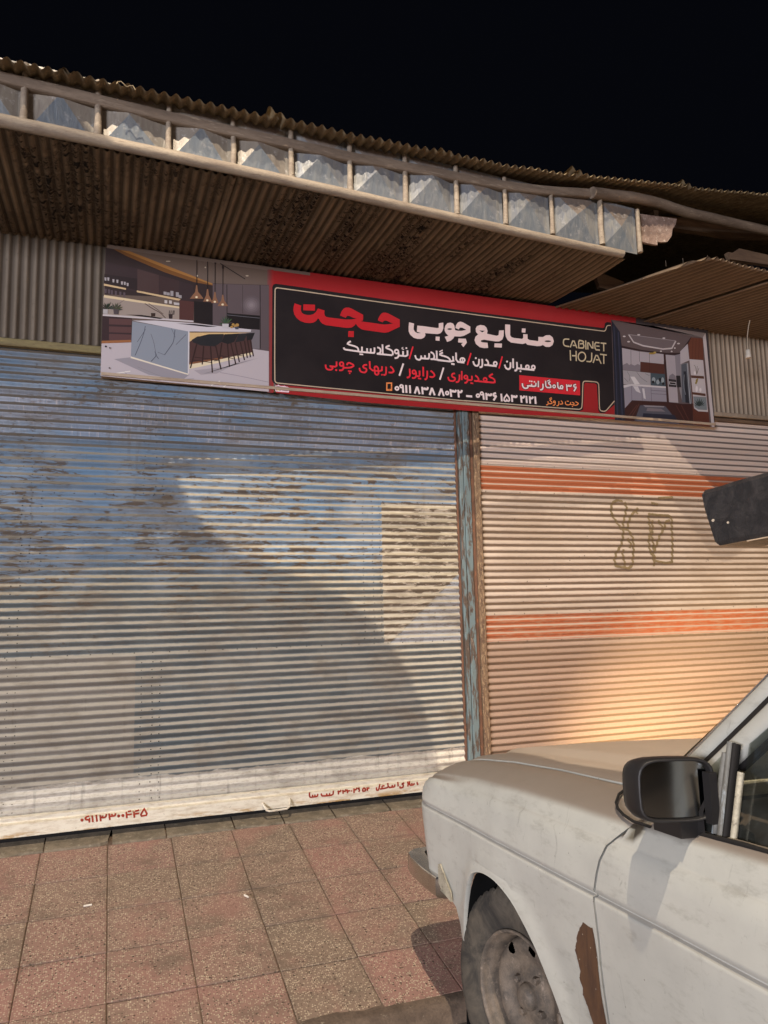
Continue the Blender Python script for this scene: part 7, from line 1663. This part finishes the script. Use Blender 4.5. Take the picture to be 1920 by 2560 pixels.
# assumed roof rack added as support, and the black timber lying on it
rk = empty('assumed_roof_rack'); rk.matrix_world = mw; tag(rk, 'assumed dark steel roof rack bars on the white car', 'roof rack')
for x in (-1.30, -1.95):
    cb(MB().tube([(x, .59, 1.08), (x, .585, 1.165), (x, -.585, 1.165), (x, -.59, 1.08)], .013, 8), 'cross_bar', M['plastic'], rk)
tb = MB(); rows = []
def blk(): 
    t = NT('chipped_black_paint'); P = t.obj(); n = t.noise(P, 24, 7, .7, .4); c = t.mix(t.step(n, .4, .7), (.012, .012, .014), (.028, .026, .028))
    f = t.voro(t.scale(P, (1, 1, 1.4)), 21); c = t.mix(t.step(f, .10, .07), c, (.42, .36, .29)); c = t.mix(t.step(t.noise(P, 9, 6, .7), .66, .70), c, (.10, .095, .10)); t.bump(n, .006); return t.out(c, .30, 0, .6)
M['black'] = blk()
beams = []
for i in range(14):
    f_ = i/13; x = -.800-1.9*f_**1.7
    yL = .668-.012*f_; j = .004 if i == 0 else 0
    k1 = .002*nz(x*20, 1, 1); k2 = .002*nz(x*20, 5, 1)
    rows.append([(x-.030*(i == 0), yL-j, 1.181+k1), (x-.012*(i == 0), yL+.003-j, 1.190+k1), (x-.006*(i == 0), yL+.006, 1.235), (x+.004*(i == 0), yL+.004, 1.262), (x+.014*(i == 0), yL, 1.296+k2), (x+.012*(i == 0), yL-.008, 1.306+k2), (x+.010*(i == 0), yL-.060, 1.306), (x+.012*(i == 0), yL-.10, 1.304), (x+.010*(i == 0), yL-.104, 1.296), (x-.02*(i == 0), yL-.104, 1.190), (x-.025*(i == 0), yL-.098, 1.181)])
tb.grid(rows, closed=True); tb.add(rows[0], [tuple(range(11))]); tb.add(rows[-1], [tuple(range(11))[::-1]])
tim = tb.build('timber_beam', M['black'], None, smooth=False); tim.matrix_world = mw; tag(tim, 'thick black painted timber with chipped broken end sticking out at the right edge', 'timber')
un = MB().box((-2.7, .575, 1.1785), (-.90, .668, 1.1808)).build('bare_underside', M['signframe'], tim)
# unseen blocker added behind the viewer, outlined to shade the blue shutter
hb = empty('shadow_blocker', (-1.2, -4.88, 6.5)); tag(hb, 'dark cloth banner added behind the viewer to shape the lamp shadow', 'blocker')
Ls = LAMP-Vector((0, 0, .12)); s_ = .85; q = []
for x, z in [(-3.5, -9.0), (5.5, -9.0), (3.3, -4.0), (2.7, -2.0), (2.15, -.8), (2.10, .0), (2.05, .22), (1.98, .5), (1.90, .68), (1.80, .84), (1.68, .97), (1.50, 1.12), (1.30, 1.21), (1.08, 1.30), (.88, 1.38), (.74, 1.50), (.66, 1.60), (.61, 1.70), (.565, 1.80), (.50, 1.88), (.42, 1.95), (.36, 2.06), (.30, 2.3), (-3.5, 2.3)]:
    p = Vector((x, 0, z)); q.append(p+(Ls-p)*s_)
cput(MB().add([tuple(p) for p in q]+[(p.x, p.y+.006, p.z) for p in q], [tuple(range(len(q))), tuple(range(len(q), 2*len(q)))[::-1]]+[(i, (i+1) % len(q), len(q)+(i+1) % len(q), len(q)+i) for i in range(len(q))]), 'cutout', M['seat'], hb, smooth=False)
cput(MB().tube([(-9, -4.88, 7.6), (-2, -4.88, 7.2), (-1.2, -4.88, 7.13), (2, -4.88, 7.3), (9, -4.88, 7.8)], .006, 6), 'cable', M['seat'], hb)  # support line added along with the blocker
# assumed beam of the far headlamp, falling on the foot of the right shutter
hp = mw @ Vector((.83, -.56, .35))
a = light('assumed_headlight_beam', 'SPOT', hp, 680, (1, .77, .46), spot_size=R(112), spot_blend=1, shadow_soft_size=.05); aim(a, hp+Vector((2.0, 1.44, -.85)))
